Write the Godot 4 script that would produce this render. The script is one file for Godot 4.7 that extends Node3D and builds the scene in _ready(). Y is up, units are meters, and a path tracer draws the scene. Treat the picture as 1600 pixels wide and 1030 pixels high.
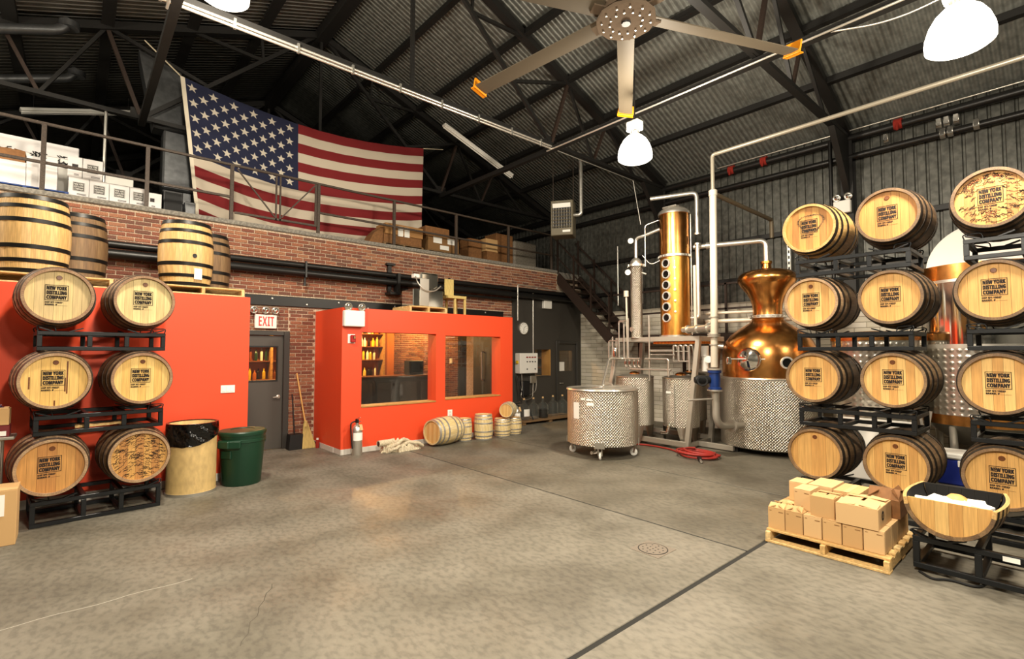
extends Node3D
# A distillery hall: x runs along the brick wall, -z runs along the corrugated wall, y is up, metres.

var M := {}
var used := {}
var cache := {}
var rng := RandomNumberGenerator.new()
var font := SystemFont.new()

const BRICK_Z := -9.6
const WALL_X := 11.15
const MEZZ := 4.0
const EAVE := 6.0
const RIDGE_X := 3.84
const SLOPE := 0.3839
const RIDGE_Y := 8.806
const BACK_Z := -20.5
const NEAR_Z := 6.0
const LEFT_X := -3.47


func _ready() -> void:
	rng.seed = 7
	font.font_names = PackedStringArray(["Droid Sans"])
	font.font_weight = 700
	# camera
	var cam := Camera3D.new()
	cam.name = "camera"
	cam.position = Vector3(0, 1.75, 0)
	cam.rotation_degrees = Vector3(2.592, -41.25, 0)
	cam.fov = 67.06
	cam.near = 0.05
	cam.far = 100.0
	add_child(cam)
	# environment
	var we := WorldEnvironment.new()
	we.name = "environment"
	var env := Environment.new()
	env.background_mode = Environment.BG_COLOR
	env.background_color = Color(0.02, 0.02, 0.022)
	env.tonemap_mode = Environment.TONE_MAPPER_LINEAR
	env.tonemap_exposure = 1.0
	env.sdfgi_enabled = true
	env.ssao_enabled = true
	env.ssil_enabled = true
	we.environment = env
	add_child(we)
	materials()
	# six hanging lamps and an added one light the hall; each lamp carries its own light
	high_bay(Vector3(5.98, 4.52, -4.13), "glowing glass high bay lamp hanging below the orange fan blade tip")
	high_bay(Vector3(5.72, 4.42, -0.6), "large glowing glass high bay lamp at the top right, above the barrel racks", 15.0)
	high_bay(Vector3(1.06, 5.47, -5.80), "glowing high bay lamp at the top edge, beside the conduit in front of the flag", 23.0)
	high_bay(Vector3(0.9, 4.5, -0.7), "high bay lamp out of frame above the camera on the left row", 33.0)
	high_bay(Vector3(0.9, 4.5, 2.9), "high bay lamp out of frame behind the camera on the left row", 11.0)
	high_bay(Vector3(5.72, 4.5, 2.9), "high bay lamp out of frame behind the camera on the right row", 11.0)
	high_bay(Vector3(-2.6, 5.2, -8.8), "added unseen fill lamp out of frame on the left, over the mezzanine edge", 14.0)  # added to brighten the dark left roof slope; no lamp known there
	shell()
	roof()
	red_rooms()
	bar_room()
	dark_wall()
	mezzanine()
	left_side()
	booth_front()
	stills()
	right_side()
	overhead()
	for o in get_children():
		if o is Node3D and not o is MeshInstance3D and o.has_meta("settle"):
			settle(o)


# ------------------------------------------------------------------ helpers
class MB:
	var v := PackedVector3Array()
	var n := PackedVector3Array()
	var u := PackedVector2Array()
	var c := PackedColorArray()
	var x := Transform3D()
	var col := Color(1, 1, 1)
	var tinted := false

	func t3(a: Vector3, b: Vector3, d: Vector3, na: Vector3, nb: Vector3, nd: Vector3, ua := Vector2(), ub := Vector2(), ud := Vector2()) -> void:
		if (d - a).cross(b - a).dot(na + nb + nd) < 0.0:
			var s := b
			b = d
			d = s
			s = nb
			nb = nd
			nd = s
			var w := ub
			ub = ud
			ud = w
		v.append(x * a)
		v.append(x * b)
		v.append(x * d)
		n.append((x.basis * na).normalized())
		n.append((x.basis * nb).normalized())
		n.append((x.basis * nd).normalized())
		u.append(ua)
		u.append(ub)
		u.append(ud)
		if tinted:
			c.append(col)
			c.append(col)
			c.append(col)

	func q(a: Vector3, b: Vector3, d: Vector3, e: Vector3, out: Vector3, uv := []) -> void:
		var m := (d - a).cross(b - a)
		if m.length_squared() < 1e-16:
			m = (e - a).cross(d - a)
		m = m.normalized()
		if m.dot(out) < 0.0:
			m = -m
		if uv.size() == 4:
			t3(a, b, d, m, m, m, uv[0], uv[1], uv[2])
			t3(a, d, e, m, m, m, uv[0], uv[2], uv[3])
		else:
			t3(a, b, d, m, m, m)
			t3(a, d, e, m, m, m)

	func sq(a: Vector3, b: Vector3, d: Vector3, e: Vector3, na: Vector3, nb: Vector3, nd: Vector3, ne: Vector3, ua := Vector2(), ub := Vector2(), ud := Vector2(), ue := Vector2()) -> void:
		t3(a, b, d, na, nb, nd, ua, ub, ud)
		t3(a, d, e, na, nd, ne, ua, ud, ue)

	func box(at: Vector3, size: Vector3, bev := 0.0, turn := Basis()) -> MB:
		var h := size * 0.5
		bev = minf(bev, minf(h.x, minf(h.y, h.z)) * 0.9)
		var i := h - Vector3(bev, bev, bev)
		for k in 3:
			var k1 := (k + 1) % 3
			var k2 := (k + 2) % 3
			for s in [-1.0, 1.0]:
				var p := []
				for e in [[-1, -1], [1, -1], [1, 1], [-1, 1]]:
					var w := Vector3()
					w[k] = s * h[k]
					w[k1] = e[0] * i[k1]
					w[k2] = e[1] * i[k2]
					p.append(at + turn * w)
				var o := Vector3()
				o[k] = s
				q(p[0], p[1], p[2], p[3], turn * o)
		if bev > 0.0:
			for k in 3:
				var k1 := (k + 1) % 3
				var k2 := (k + 2) % 3
				for s in [-1.0, 1.0]:
					for t in [-1.0, 1.0]:
						var p := []
						for e in [[-1, 0], [1, 0], [1, 1], [-1, 1]]:
							var w := Vector3()
							w[k] = e[0] * i[k]
							w[k1] = s * (h[k1] if e[1] == 0 else i[k1])
							w[k2] = t * (i[k2] if e[1] == 0 else h[k2])
							p.append(at + turn * w)
						var o := Vector3()
						o[k1] = s
						o[k2] = t
						q(p[0], p[1], p[2], p[3], turn * o)
			for a in [-1.0, 1.0]:
				for b in [-1.0, 1.0]:
					for d in [-1.0, 1.0]:
						var o := turn * Vector3(a, b, d).normalized()
						t3(at + turn * Vector3(a * h.x, b * i.y, d * i.z), at + turn * Vector3(a * i.x, b * h.y, d * i.z), at + turn * Vector3(a * i.x, b * i.y, d * h.z), o, o, o)
		return self

	# a box given by its two corners
	func bx(x0: float, x1: float, y0: float, y1: float, z0: float, z1: float, bev := 0.0) -> MB:
		return box(Vector3(x0 + x1, y0 + y1, z0 + z1) * 0.5, Vector3(absf(x1 - x0), absf(y1 - y0), absf(z1 - z0)), bev)

	# a square bar from a to b
	func bar(a: Vector3, b: Vector3, w: float, h := 0.0, bev := 0.0) -> MB:
		var z := (b - a).normalized()
		var up := Vector3.UP if absf(z.y) < 0.95 else Vector3.RIGHT
		var xx := up.cross(z).normalized()
		return box((a + b) * 0.5, Vector3(w, h if h > 0.0 else w, (b - a).length()), bev, Basis(xx, z.cross(xx), z))

	# profile of (radius, height) from the bottom of the axis to its top, turned about y
	func lathe(p: Array, segs := 24, a0 := 0.0, a1 := TAU) -> MB:
		var m := p.size() - 1
		var ns := []
		for k in m:
			var d: Vector2 = p[k + 1] - p[k]
			ns.append(Vector2(d.y, -d.x).normalized())
		for k in m:
			var pa: Vector2 = p[k]
			var pb: Vector2 = p[k + 1]
			if (pb - pa).length_squared() < 1e-12:
				continue
			var n0: Vector2 = ns[k]
			var n1: Vector2 = ns[k]
			if k > 0 and ns[k - 1].dot(ns[k]) > 0.75:
				n0 = (ns[k - 1] + ns[k]).normalized()
			if k < m - 1 and ns[k + 1].dot(ns[k]) > 0.75:
				n1 = (ns[k + 1] + ns[k]).normalized()
			for s in segs:
				var f := a0 + (a1 - a0) * s / segs
				var g := a0 + (a1 - a0) * (s + 1) / segs
				var e := Vector3(cos(f), 0, sin(f))
				var h := Vector3(cos(g), 0, sin(g))
				var uf := f * maxf(pa.x, pb.x)
				var ug := g * maxf(pa.x, pb.x)
				var A := e * pa.x + Vector3(0, pa.y, 0)
				var B := h * pa.x + Vector3(0, pa.y, 0)
				var C := h * pb.x + Vector3(0, pb.y, 0)
				var D := e * pb.x + Vector3(0, pb.y, 0)
				var nA := e * n0.x + Vector3(0, n0.y, 0)
				var nB := h * n0.x + Vector3(0, n0.y, 0)
				var nC := h * n1.x + Vector3(0, n1.y, 0)
				var nD := e * n1.x + Vector3(0, n1.y, 0)
				if pa.x > 1e-6:
					t3(A, B, C, nA, nB, nC, Vector2(uf, pa.y), Vector2(ug, pa.y), Vector2(ug, pb.y))
				if pb.x > 1e-6:
					t3(A, C, D, nA, nC, nD, Vector2(uf, pa.y), Vector2(ug, pb.y), Vector2(uf, pb.y))
		return self

	func tube(p: Array, r: float, sides := 8, shut := false) -> MB:
		var m := p.size()
		var rings := []
		var dirs := []
		var first := Vector3()
		var last := Vector3()
		var side := Vector3()
		for k in m:
			var d: Vector3
			if shut:
				d = (p[(k + 1) % m] - p[(k + m - 1) % m]).normalized()
			else:
				d = (p[mini(k + 1, m - 1)] - p[maxi(k - 1, 0)]).normalized()
			if k == 0:
				side = d.cross(Vector3.UP if absf(d.y) < 0.9 else Vector3.RIGHT).normalized()
			else:
				side = (side - d * side.dot(d)).normalized()
			var w := d.cross(side)
			var ring := []
			var dd := []
			for s in sides:
				var f := TAU * s / sides
				var o := side * cos(f) + w * sin(f)
				dd.append(o)
				ring.append(p[k] + o * r)
			rings.append(ring)
			dirs.append(dd)
			if k == 0:
				first = -d
			last = d
		for k in (m if shut else m - 1):
			var k2 := (k + 1) % m
			for s in sides:
				var s2 := (s + 1) % sides
				sq(rings[k][s], rings[k][s2], rings[k2][s2], rings[k2][s], dirs[k][s], dirs[k][s2], dirs[k2][s2], dirs[k2][s])
		if not shut:
			for s in range(1, sides - 1):
				t3(rings[0][0], rings[0][s], rings[0][s + 1], first, first, first)
				t3(rings[m - 1][0], rings[m - 1][s], rings[m - 1][s + 1], last, last, last)
		return self

	# outline in x, y pushed along z from z0 to z1
	func prism(o: PackedVector2Array, z0: float, z1: float) -> MB:
		var f := Geometry2D.triangulate_polygon(o)
		for k in range(0, f.size(), 3):
			for e in [[z0, Vector3(0, 0, -1)], [z1, Vector3(0, 0, 1)]]:
				t3(Vector3(o[f[k]].x, o[f[k]].y, e[0]), Vector3(o[f[k + 1]].x, o[f[k + 1]].y, e[0]), Vector3(o[f[k + 2]].x, o[f[k + 2]].y, e[0]), e[1], e[1], e[1])
		var s := -1.0 if Geometry2D.is_polygon_clockwise(o) else 1.0
		for k in o.size():
			var a := o[k]
			var b := o[(k + 1) % o.size()]
			var d := (b - a) * s
			q(Vector3(a.x, a.y, z0), Vector3(b.x, b.y, z0), Vector3(b.x, b.y, z1), Vector3(a.x, a.y, z1), Vector3(d.y, -d.x, 0))
		return self

	func add(t: Transform3D, a: Array) -> MB:
		var pv: PackedVector3Array = a[0]
		var pn: PackedVector3Array = a[1]
		for k in range(0, pv.size(), 3):
			t3(t * pv[k], t * pv[k + 1], t * pv[k + 2], t.basis * pn[k], t.basis * pn[k + 1], t.basis * pn[k + 2])
		return self

	func mesh() -> ArrayMesh:
		var a := []
		a.resize(Mesh.ARRAY_MAX)
		a[Mesh.ARRAY_VERTEX] = v
		a[Mesh.ARRAY_NORMAL] = n
		a[Mesh.ARRAY_TEX_UV] = u
		if tinted:
			a[Mesh.ARRAY_COLOR] = c
		var m := ArrayMesh.new()
		m.add_surface_from_arrays(Mesh.PRIMITIVE_TRIANGLES, a)
		return m


func numbered(called: String) -> String:
	used[called] = used.get(called, -1) + 1
	return called if used[called] == 0 else "%s_%03d" % [called, used[called]]


func tag(o, label: String, category: String, group := ""):
	o.set_meta("label", label)
	o.set_meta("category", category)
	if group:
		o.set_meta("group", group)
	return o


# a thing with parts; without a place its origin is moved to its base at the end
func thing(called: String, label: String, category: String, group := "", at = null, turn := 0.0) -> Node3D:
	var o := Node3D.new()
	o.name = numbered(called)
	add_child(o)
	if at == null:
		o.set_meta("settle", 1)
	else:
		o.position = at
		o.rotation.y = turn
	return tag(o, label, category, group)


func part(called: String, b: MB, m: Material, parent: Node3D, at := Transform3D()) -> MeshInstance3D:
	var o := MeshInstance3D.new()
	o.name = called
	o.mesh = b.mesh()
	o.material_override = m
	o.transform = at
	parent.add_child(o, true)
	return o


func shared(called: String, mesh: Mesh, m: Material, parent: Node3D, at := Transform3D()) -> MeshInstance3D:
	var o := MeshInstance3D.new()
	o.name = called
	o.mesh = mesh
	o.material_override = m
	o.transform = at
	parent.add_child(o, true)
	return o


# a thing that is one mesh, given in world coordinates
func obj(called: String, b: MB, m: Material, label: String, category: String, group := "") -> MeshInstance3D:
	var o := solo(called, b, m)
	return tag(o, label, category, group)


func solo(called: String, b: MB, m: Material) -> MeshInstance3D:
	var lo := b.v[0]
	var hi := b.v[0]
	for p in b.v:
		lo = lo.min(p)
		hi = hi.max(p)
	var base := Vector3((lo.x + hi.x) / 2, lo.y, (lo.z + hi.z) / 2)
	for k in b.v.size():
		b.v[k] -= base
	var o := MeshInstance3D.new()
	o.name = numbered(called)
	o.mesh = b.mesh()
	o.material_override = m
	o.position = base
	add_child(o)
	return o


func struct(called: String, b: MB, m: Material) -> MeshInstance3D:
	var o := solo(called, b, m)
	o.set_meta("kind", "structure")
	return o


func structure(called: String) -> Node3D:
	var o := Node3D.new()
	o.name = numbered(called)
	o.set_meta("kind", "structure")
	add_child(o)
	return o


func settle(o: Node3D) -> void:
	o.remove_meta("settle")
	var lo := Vector3(1e9, 1e9, 1e9)
	var hi := -lo
	for m in o.find_children("*", "MeshInstance3D", true, false):
		var t: Transform3D = m.transform
		var up = m.get_parent()
		while up != o:
			t = up.transform * t
			up = up.get_parent()
		var a: AABB = t * m.mesh.get_aabb()
		lo = lo.min(a.position)
		hi = hi.max(a.end)
	var base := Vector3((lo.x + hi.x) / 2, lo.y, (lo.z + hi.z) / 2)
	for k in o.get_children():
		k.position -= base
	o.position += base


func at(x: float, y: float, z: float, turn := 0.0) -> Transform3D:
	return Transform3D(Basis(Vector3.UP, turn), Vector3(x, y, z))


# a polyline with rounded corners
func bend(p: Array, r := 0.08, steps := 5) -> Array:
	var o := [p[0]]
	for k in range(1, p.size() - 1):
		var a: Vector3 = p[k - 1] - p[k]
		var b: Vector3 = p[k + 1] - p[k]
		var w := minf(r, minf(a.length(), b.length()) * 0.49)
		var s: Vector3 = p[k] + a.normalized() * w
		var e: Vector3 = p[k] + b.normalized() * w
		for i in steps + 1:
			var t := float(i) / steps
			o.append(s.lerp(p[k], t).lerp(p[k].lerp(e, t), t))
	o.append(p[-1])
	return o


func V(x: float, y: float, z: float) -> Vector3:
	return Vector3(x, y, z)


# flat lettering of a width and height, in the x-y plane of t, facing its +z
func letters(b: MB, s: String, t: Transform3D, w: float, h: float) -> void:
	if not cache.has(s):
		var tm := TextMesh.new()
		tm.text = s
		tm.font = font
		tm.font_size = 48
		tm.pixel_size = 0.01
		tm.depth = 0.0
		var ar := tm.surface_get_arrays(0)
		var pv: PackedVector3Array = ar[Mesh.ARRAY_VERTEX]
		var pn: PackedVector3Array = ar[Mesh.ARRAY_NORMAL]
		var ix = ar[Mesh.ARRAY_INDEX]
		var ov := PackedVector3Array()
		var on := PackedVector3Array()
		if ix == null or ix.size() == 0:
			ix = range(pv.size())
		for k in ix:
			ov.append(pv[k])
			on.append(Vector3(0, 0, 1))
		cache[s] = [ov, on, tm.get_aabb()]
	var e = cache[s]
	var box: AABB = e[2]
	var sc := Vector3(w / box.size.x, h / box.size.y, 1.0)
	var c := box.get_center()
	var t2 := t * Transform3D(Basis.from_scale(sc), Vector3(-c.x * sc.x, -c.y * sc.y, 0))
	b.add(t2, e)


# the same lettering, fattened by a few shifted copies
func bold(b: MB, s: String, c: Vector3, w: float, h: float, k: float) -> void:
	for e in [V(-k, -k, 0), V(k, -k, 0.0001), V(-k, k, 0.0002), V(k, k, 0.0003)]:
		letters(b, s, Transform3D(Basis(), c + e), w - 2 * k, h - 2 * k)


func frame_lines(b: MB, t: Transform3D, w: float, h: float, k: float) -> void:
	for s in [-1, 1]:
		for r in [[Vector3(0, s * h / 2, 0), Vector3(w + k, k, 0)], [Vector3(s * w / 2, 0, 0), Vector3(k, h + k, 0)]]:
			var o: Vector3 = r[0]
			var z: Vector3 = r[1] / 2
			b.q(t * (o + V(-z.x, -z.y, 0)), t * (o + V(z.x, -z.y, 0)), t * (o + V(z.x, z.y, 0)), t * (o + V(-z.x, z.y, 0)), t.basis.z)


func flat(b: MB, t: Transform3D, w: float, h: float) -> void:
	b.q(t * V(-w / 2, -h / 2, 0), t * V(w / 2, -h / 2, 0), t * V(w / 2, h / 2, 0), t * V(-w / 2, h / 2, 0), t.basis.z)


# ------------------------------------------------------------------ materials
func mat(color: Color, rough := 0.7, metal := 0.0, more := {}) -> StandardMaterial3D:
	var m := StandardMaterial3D.new()
	m.albedo_color = color
	m.roughness = rough
	m.metallic = metal
	for k in more:
		m.set(k, more[k])
	return m


func noise_tex(side: int, freq: float, lo: Color, hi: Color, octaves := 5, s := 1, mid = null) -> NoiseTexture2D:
	var f := FastNoiseLite.new()
	f.seed = s
	f.noise_type = FastNoiseLite.TYPE_SIMPLEX_SMOOTH
	f.frequency = freq
	f.fractal_octaves = octaves
	var g := Gradient.new()
	g.set_color(0, lo)
	g.set_color(1, hi)
	g.set_offset(0, 0.2)
	g.set_offset(1, 0.8)
	if mid != null:
		g.add_point(0.5, mid)
	var t := NoiseTexture2D.new()
	t.width = side
	t.height = side
	t.seamless = true
	t.noise = f
	t.color_ramp = g
	return t


func tri(t: Texture2D, scale: Vector3, world := false) -> Dictionary:
	return {"albedo_texture": t, "uv1_triplanar": true, "uv1_world_triplanar": world, "uv1_scale": scale}


func grey(a: float) -> Color:
	return Color(a, a, a)


func materials() -> void:
	var grain := noise_tex(512, 0.012, grey(0.82), grey(1.0), 4, 3)
	var headgrain := noise_tex(512, 0.012, grey(0.90), grey(1.0), 4, 17)
	var mottle := noise_tex(512, 0.02, grey(0.74), grey(1.0), 5, 5)
	var soft := noise_tex(256, 0.02, grey(0.88), grey(1.0), 4, 9)
	var floor_big := noise_tex(1024, 0.0075, Color(0.80, 0.785, 0.75), Color(1.0, 0.99, 0.97), 6, 11, Color(0.92, 0.91, 0.885))
	var floor_fine := noise_tex(1024, 0.012, grey(0.86), grey(1.0), 9, 12, grey(0.96))
	var rough_map := noise_tex(512, 0.01, grey(0.55), grey(1.0), 5, 14)
	M.concrete = mat(Color(0.475, 0.457, 0.415), 0.85, 0.0, {"albedo_texture": floor_big, "uv1_triplanar": true, "uv1_world_triplanar": true, "uv1_scale": V(0.11, 0.11, 0.11), "detail_enabled": true, "detail_blend_mode": BaseMaterial3D.BLEND_MODE_MUL, "detail_albedo": floor_fine, "detail_uv_layer": BaseMaterial3D.DETAIL_UV_2, "uv2_triplanar": true, "uv2_world_triplanar": true, "uv2_scale": V(1.3, 1.3, 0.8), "roughness_texture": rough_map})
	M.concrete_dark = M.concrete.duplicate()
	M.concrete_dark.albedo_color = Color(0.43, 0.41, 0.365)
	M.joint = mat(Color(0.12, 0.115, 0.10), 0.9)
	M.cement = mat(Color(0.56, 0.54, 0.50), 0.85, 0.0, tri(mottle, V(2, 2, 2), true))
	var bc := [Color(0.56, 0.335, 0.25), Color(0.62, 0.385, 0.285), Color(0.52, 0.305, 0.235), Color(0.65, 0.44, 0.325), Color(0.47, 0.31, 0.25)]
	M.bricks = []
	for c in bc:
		M.bricks.append(mat(c, 0.85, 0.0, tri(mottle, V(6, 6, 6))))
	M.brick_tint = mat(Color(1, 1, 1), 0.85, 0.0, {"vertex_color_use_as_albedo": true, "albedo_texture": mottle, "uv1_triplanar": true, "uv1_scale": V(5, 5, 5)})
	M.mortar = mat(Color(0.82, 0.73, 0.63), 0.9, 0.0, tri(mottle, V(3, 3, 3), true))
	M.whiteblock = mat(Color(0.80, 0.77, 0.70), 0.6, 0.0, {"vertex_color_use_as_albedo": true})
	M.whiteblocks = [mat(Color(0.80, 0.77, 0.70), 0.6), mat(Color(0.77, 0.74, 0.67), 0.6), mat(Color(0.82, 0.79, 0.73), 0.6)]
	M.whitejoint = mat(Color(0.55, 0.52, 0.46), 0.8)
	M.red = mat(Color(0.855, 0.275, 0.125), 0.5)
	M.dark = mat(Color(0.225, 0.21, 0.19), 0.5)
	M.door = mat(Color(0.27, 0.255, 0.235), 0.45)
	M.doorframe = mat(Color(0.20, 0.19, 0.175), 0.5)
	M.base = mat(Color(0.80, 0.78, 0.74), 0.6)
	M.white = mat(Color(0.90, 0.89, 0.86), 0.45)
	M.paper = mat(Color(0.92, 0.91, 0.88), 0.8)
	M.black = mat(Color(0.05, 0.05, 0.055), 0.5)
	M.rubber = mat(Color(0.035, 0.035, 0.04), 0.7)
	M.ink = mat(Color(0.11, 0.075, 0.055), 0.9)
	M.greyink = mat(Color(0.22, 0.205, 0.205), 0.9)
	M.redink = mat(Color(0.55, 0.12, 0.06), 0.9)
	M.rack = mat(Color(0.075, 0.085, 0.095), 0.38, 0.2)
	M.steelpaint = mat(Color(0.15, 0.14, 0.13), 0.5, 0.3)
	M.darkpipe = mat(Color(0.11, 0.105, 0.10), 0.38, 0.3)
	M.trussm = mat(Color(0.095, 0.088, 0.08), 0.55, 0.3)
	M.rust = mat(Color(0.215, 0.155, 0.12), 0.6, 0.2, tri(mottle, V(4, 4, 4)))
	M.railm = mat(Color(0.31, 0.26, 0.22), 0.6, 0.2, tri(mottle, V(4, 4, 4)))
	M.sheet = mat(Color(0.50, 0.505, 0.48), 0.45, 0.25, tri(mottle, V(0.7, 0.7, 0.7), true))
	M.sheet_brightened = mat(Color(0.68, 0.68, 0.665), 0.45, 0.2, tri(soft, V(0.7, 0.7, 0.7), true))  # left slope sheet, colour lightened to make up for weak lamplight there
	M.wallsheet = mat(Color(0.36, 0.36, 0.335), 0.45, 0.35, tri(mottle, V(0.7, 0.7, 0.7), true))
	M.deck = mat(Color(0.12, 0.12, 0.12), 0.9)
	M.drainm = mat(Color(0.47, 0.43, 0.38), 0.65, 0.2)
	M.galv = mat(Color(0.78, 0.77, 0.74), 0.32, 0.9)
	M.duct = mat(Color(0.36, 0.365, 0.37), 0.4, 0.7, tri(soft, V(1.5, 1.5, 1.5)))
	M.conduit = mat(Color(0.88, 0.86, 0.82), 0.32, 0.85)
	M.whitepipe = mat(Color(0.78, 0.74, 0.67), 0.35, 0.1)
	M.steel = mat(Color(0.83, 0.81, 0.77), 0.3, 0.85)
	M.brushed = mat(Color(0.72, 0.70, 0.66), 0.38, 0.95)
	M.frame_grey = mat(Color(0.66, 0.63, 0.58), 0.42, 0.4)
	# quilted stainless steel
	var im := Image.create(64, 64, false, Image.FORMAT_RGBA8)
	for y in 64:
		for x in 64:
			var a := absf(sin(PI * (x + y) / 32.0)) * absf(sin(PI * (x - y) / 32.0))
			im.set_pixel(x, y, grey(pow(a, 0.6)))
	im.bump_map_to_normal_map(7.0)
	var qn := ImageTexture.create_from_image(im)
	M.quilt = mat(Color(0.76, 0.73, 0.68), 0.34, 1.0, {"normal_enabled": true, "normal_texture": qn, "normal_scale": 1.0, "uv1_scale": V(10.5, 10.5, 10.5)})
	var im2 := Image.create(64, 64, false, Image.FORMAT_RGBA8)
	for y in 64:
		for x in 64:
			var d := Vector2(x - 31.5, y - 31.5).length() / 32.0
			im2.set_pixel(x, y, grey(clampf(0.5 + 0.5 * cos(minf(d * 1.1, 1.0) * PI), 0, 1)))
	im2.bump_map_to_normal_map(10.0)
	M.dimple = mat(Color(0.78, 0.76, 0.72), 0.3, 1.0, {"normal_enabled": true, "normal_texture": ImageTexture.create_from_image(im2), "normal_scale": 0.4, "uv1_scale": V(11, 11, 11)})
	var cop := noise_tex(256, 0.03, grey(0.86), grey(1.0), 4, 21)
	M.copper = mat(Color(0.95, 0.67, 0.375), 0.23, 1.0, tri(cop, V(1.0, 1.0, 1.0)))
	M.copper_satin = mat(Color(0.90, 0.64, 0.31), 0.34, 1.0, tri(cop, V(3.0, 0.5, 3.0)))
	M.glass = mat(Color(0.9, 0.92, 0.91, 0.006), 0.02, 0.0, {"transparency": BaseMaterial3D.TRANSPARENCY_ALPHA})
	M.bottleglass = mat(Color(0.8, 0.88, 0.86, 0.02), 0.03, 0.0, {"transparency": BaseMaterial3D.TRANSPARENCY_ALPHA})
	M.portglass = mat(Color(0.05, 0.045, 0.04), 0.06, 0.0)
	M.ring = mat(Color(0.90, 0.89, 0.86), 0.22, 0.6)
	M.chrome = mat(Color(0.92, 0.91, 0.89), 0.08, 1.0)
	# woods: the grain runs along local z for staves, along y for head boards
	M.stave = {"pale": [], "grey": [], "brown": [], "mini": []}
	var tones := {"pale": [Color(0.83, 0.67, 0.42), Color(0.79, 0.62, 0.37), Color(0.86, 0.71, 0.48)], "grey": [Color(0.64, 0.51, 0.38), Color(0.60, 0.46, 0.34), Color(0.68, 0.56, 0.42)], "brown": [Color(0.48, 0.37, 0.25), Color(0.43, 0.33, 0.23), Color(0.53, 0.42, 0.29)], "mini": [Color(0.86, 0.76, 0.54), Color(0.83, 0.72, 0.49), Color(0.88, 0.79, 0.60)]}
	for k in tones:
		for c in tones[k]:
			M.stave[k].append(mat(c, 0.62, 0.0, tri(grain, V(9, 9, 0.5))))
	M.head = {"gold": [], "bleached": [], "pale": [], "amber": [], "mini": []}
	var heads := {"gold": [Color(0.84, 0.66, 0.385), Color(0.79, 0.595, 0.33), Color(0.86, 0.70, 0.43), Color(0.82, 0.635, 0.365)], "bleached": [Color(0.89, 0.80, 0.57), Color(0.83, 0.73, 0.51), Color(0.91, 0.82, 0.61), Color(0.80, 0.70, 0.50)], "pale": [Color(0.90, 0.75, 0.45), Color(0.86, 0.69, 0.38), Color(0.93, 0.80, 0.52), Color(0.88, 0.72, 0.42)], "amber": [Color(0.80, 0.60, 0.32), Color(0.72, 0.50, 0.26), Color(0.84, 0.67, 0.40), Color(0.76, 0.55, 0.29)], "mini": [Color(0.84, 0.68, 0.42), Color(0.81, 0.64, 0.38), Color(0.86, 0.72, 0.47), Color(0.83, 0.66, 0.40)]}
	for k in heads:
		for c in heads[k]:
			M.head[k].append(mat(c, 0.6, 0.0, tri(headgrain, V(8, 0.45, 8))))
	M.char = mat(Color(0.07, 0.065, 0.06), 0.8)
	M.hoop = {"black": mat(Color(0.13, 0.125, 0.12), 0.4, 0.6), "rusty": mat(Color(0.34, 0.27, 0.22), 0.5, 0.5, tri(mottle, V(5, 5, 5))), "brown": mat(Color(0.20, 0.165, 0.13), 0.5, 0.5, tri(mottle, V(5, 5, 5))), "zinc": mat(Color(0.74, 0.73, 0.71), 0.35, 0.75)}
	M.pallet = [mat(Color(0.88, 0.73, 0.48), 0.7, 0.0, tri(grain, V(4, 4, 4))), mat(Color(0.84, 0.68, 0.43), 0.7, 0.0, tri(grain, V(4, 4, 4))), mat(Color(0.91, 0.78, 0.55), 0.7, 0.0, tri(grain, V(4, 4, 4)))]
	M.oldpallet = [mat(Color(0.55, 0.42, 0.27), 0.8, 0.0, tri(grain, V(4, 4, 4))), mat(Color(0.50, 0.38, 0.24), 0.8, 0.0, tri(grain, V(4, 4, 4)))]
	M.bluepallet = [mat(Color(0.09, 0.20, 0.42), 0.6), mat(Color(0.11, 0.23, 0.46), 0.6)]
	M.card = [mat(Color(0.76, 0.61, 0.41), 0.8), mat(Color(0.73, 0.58, 0.385), 0.8), mat(Color(0.79, 0.65, 0.46), 0.8)]
	M.carddark = mat(Color(0.52, 0.35, 0.19), 0.8, 0.0, tri(soft, V(3, 3, 3)))
	M.whitebox = mat(Color(0.86, 0.845, 0.84), 0.65)
	M.oak = mat(Color(0.72, 0.53, 0.28), 0.6, 0.0, tri(grain, V(1, 6, 6)))
	M.bar_oak = mat(Color(0.44, 0.25, 0.12), 0.35, 0.0, tri(grain, V(1, 6, 6)))
	M.amberwall = mat(Color(0.72, 0.40, 0.12), 0.6)
	M.green = mat(Color(0.035, 0.20, 0.125), 0.42)
	M.drum = mat(Color(0.80, 0.68, 0.45), 0.6, 0.0, tri(soft, V(3, 1.2, 3)))
	M.bag = mat(Color(0.02, 0.02, 0.022), 0.16)
	M.straw = mat(Color(0.82, 0.72, 0.44), 0.8, 0.0, tri(grain, V(14, 1, 14)))
	M.broomwood = mat(Color(0.84, 0.66, 0.38), 0.5)
	M.orange = mat(Color(0.90, 0.55, 0.06), 0.45)
	M.blade = mat(Color(0.36, 0.325, 0.27), 0.6, 0.1, {"metallic_specular": 0.3})
	M.hub = mat(Color(0.40, 0.345, 0.29), 0.9, 0.0, {"metallic_specular": 0.1})
	M.yellow = mat(Color(0.86, 0.72, 0.08), 0.5)
	M.blue = mat(Color(0.04, 0.14, 0.50), 0.4)
	M.bluevalve = mat(Color(0.05, 0.18, 0.42), 0.4)
	M.hose = mat(Color(0.62, 0.17, 0.14), 0.5)
	M.tarp = mat(Color(0.86, 0.80, 0.68), 0.75, 0.0, tri(mottle, V(4, 4, 4)))
	M.heater = mat(Color(0.40, 0.37, 0.30), 0.5, 0.2)
	M.wrap = mat(Color(0.55, 0.52, 0.47), 0.18, 0.1, tri(mottle, V(3, 3, 3)))
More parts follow.
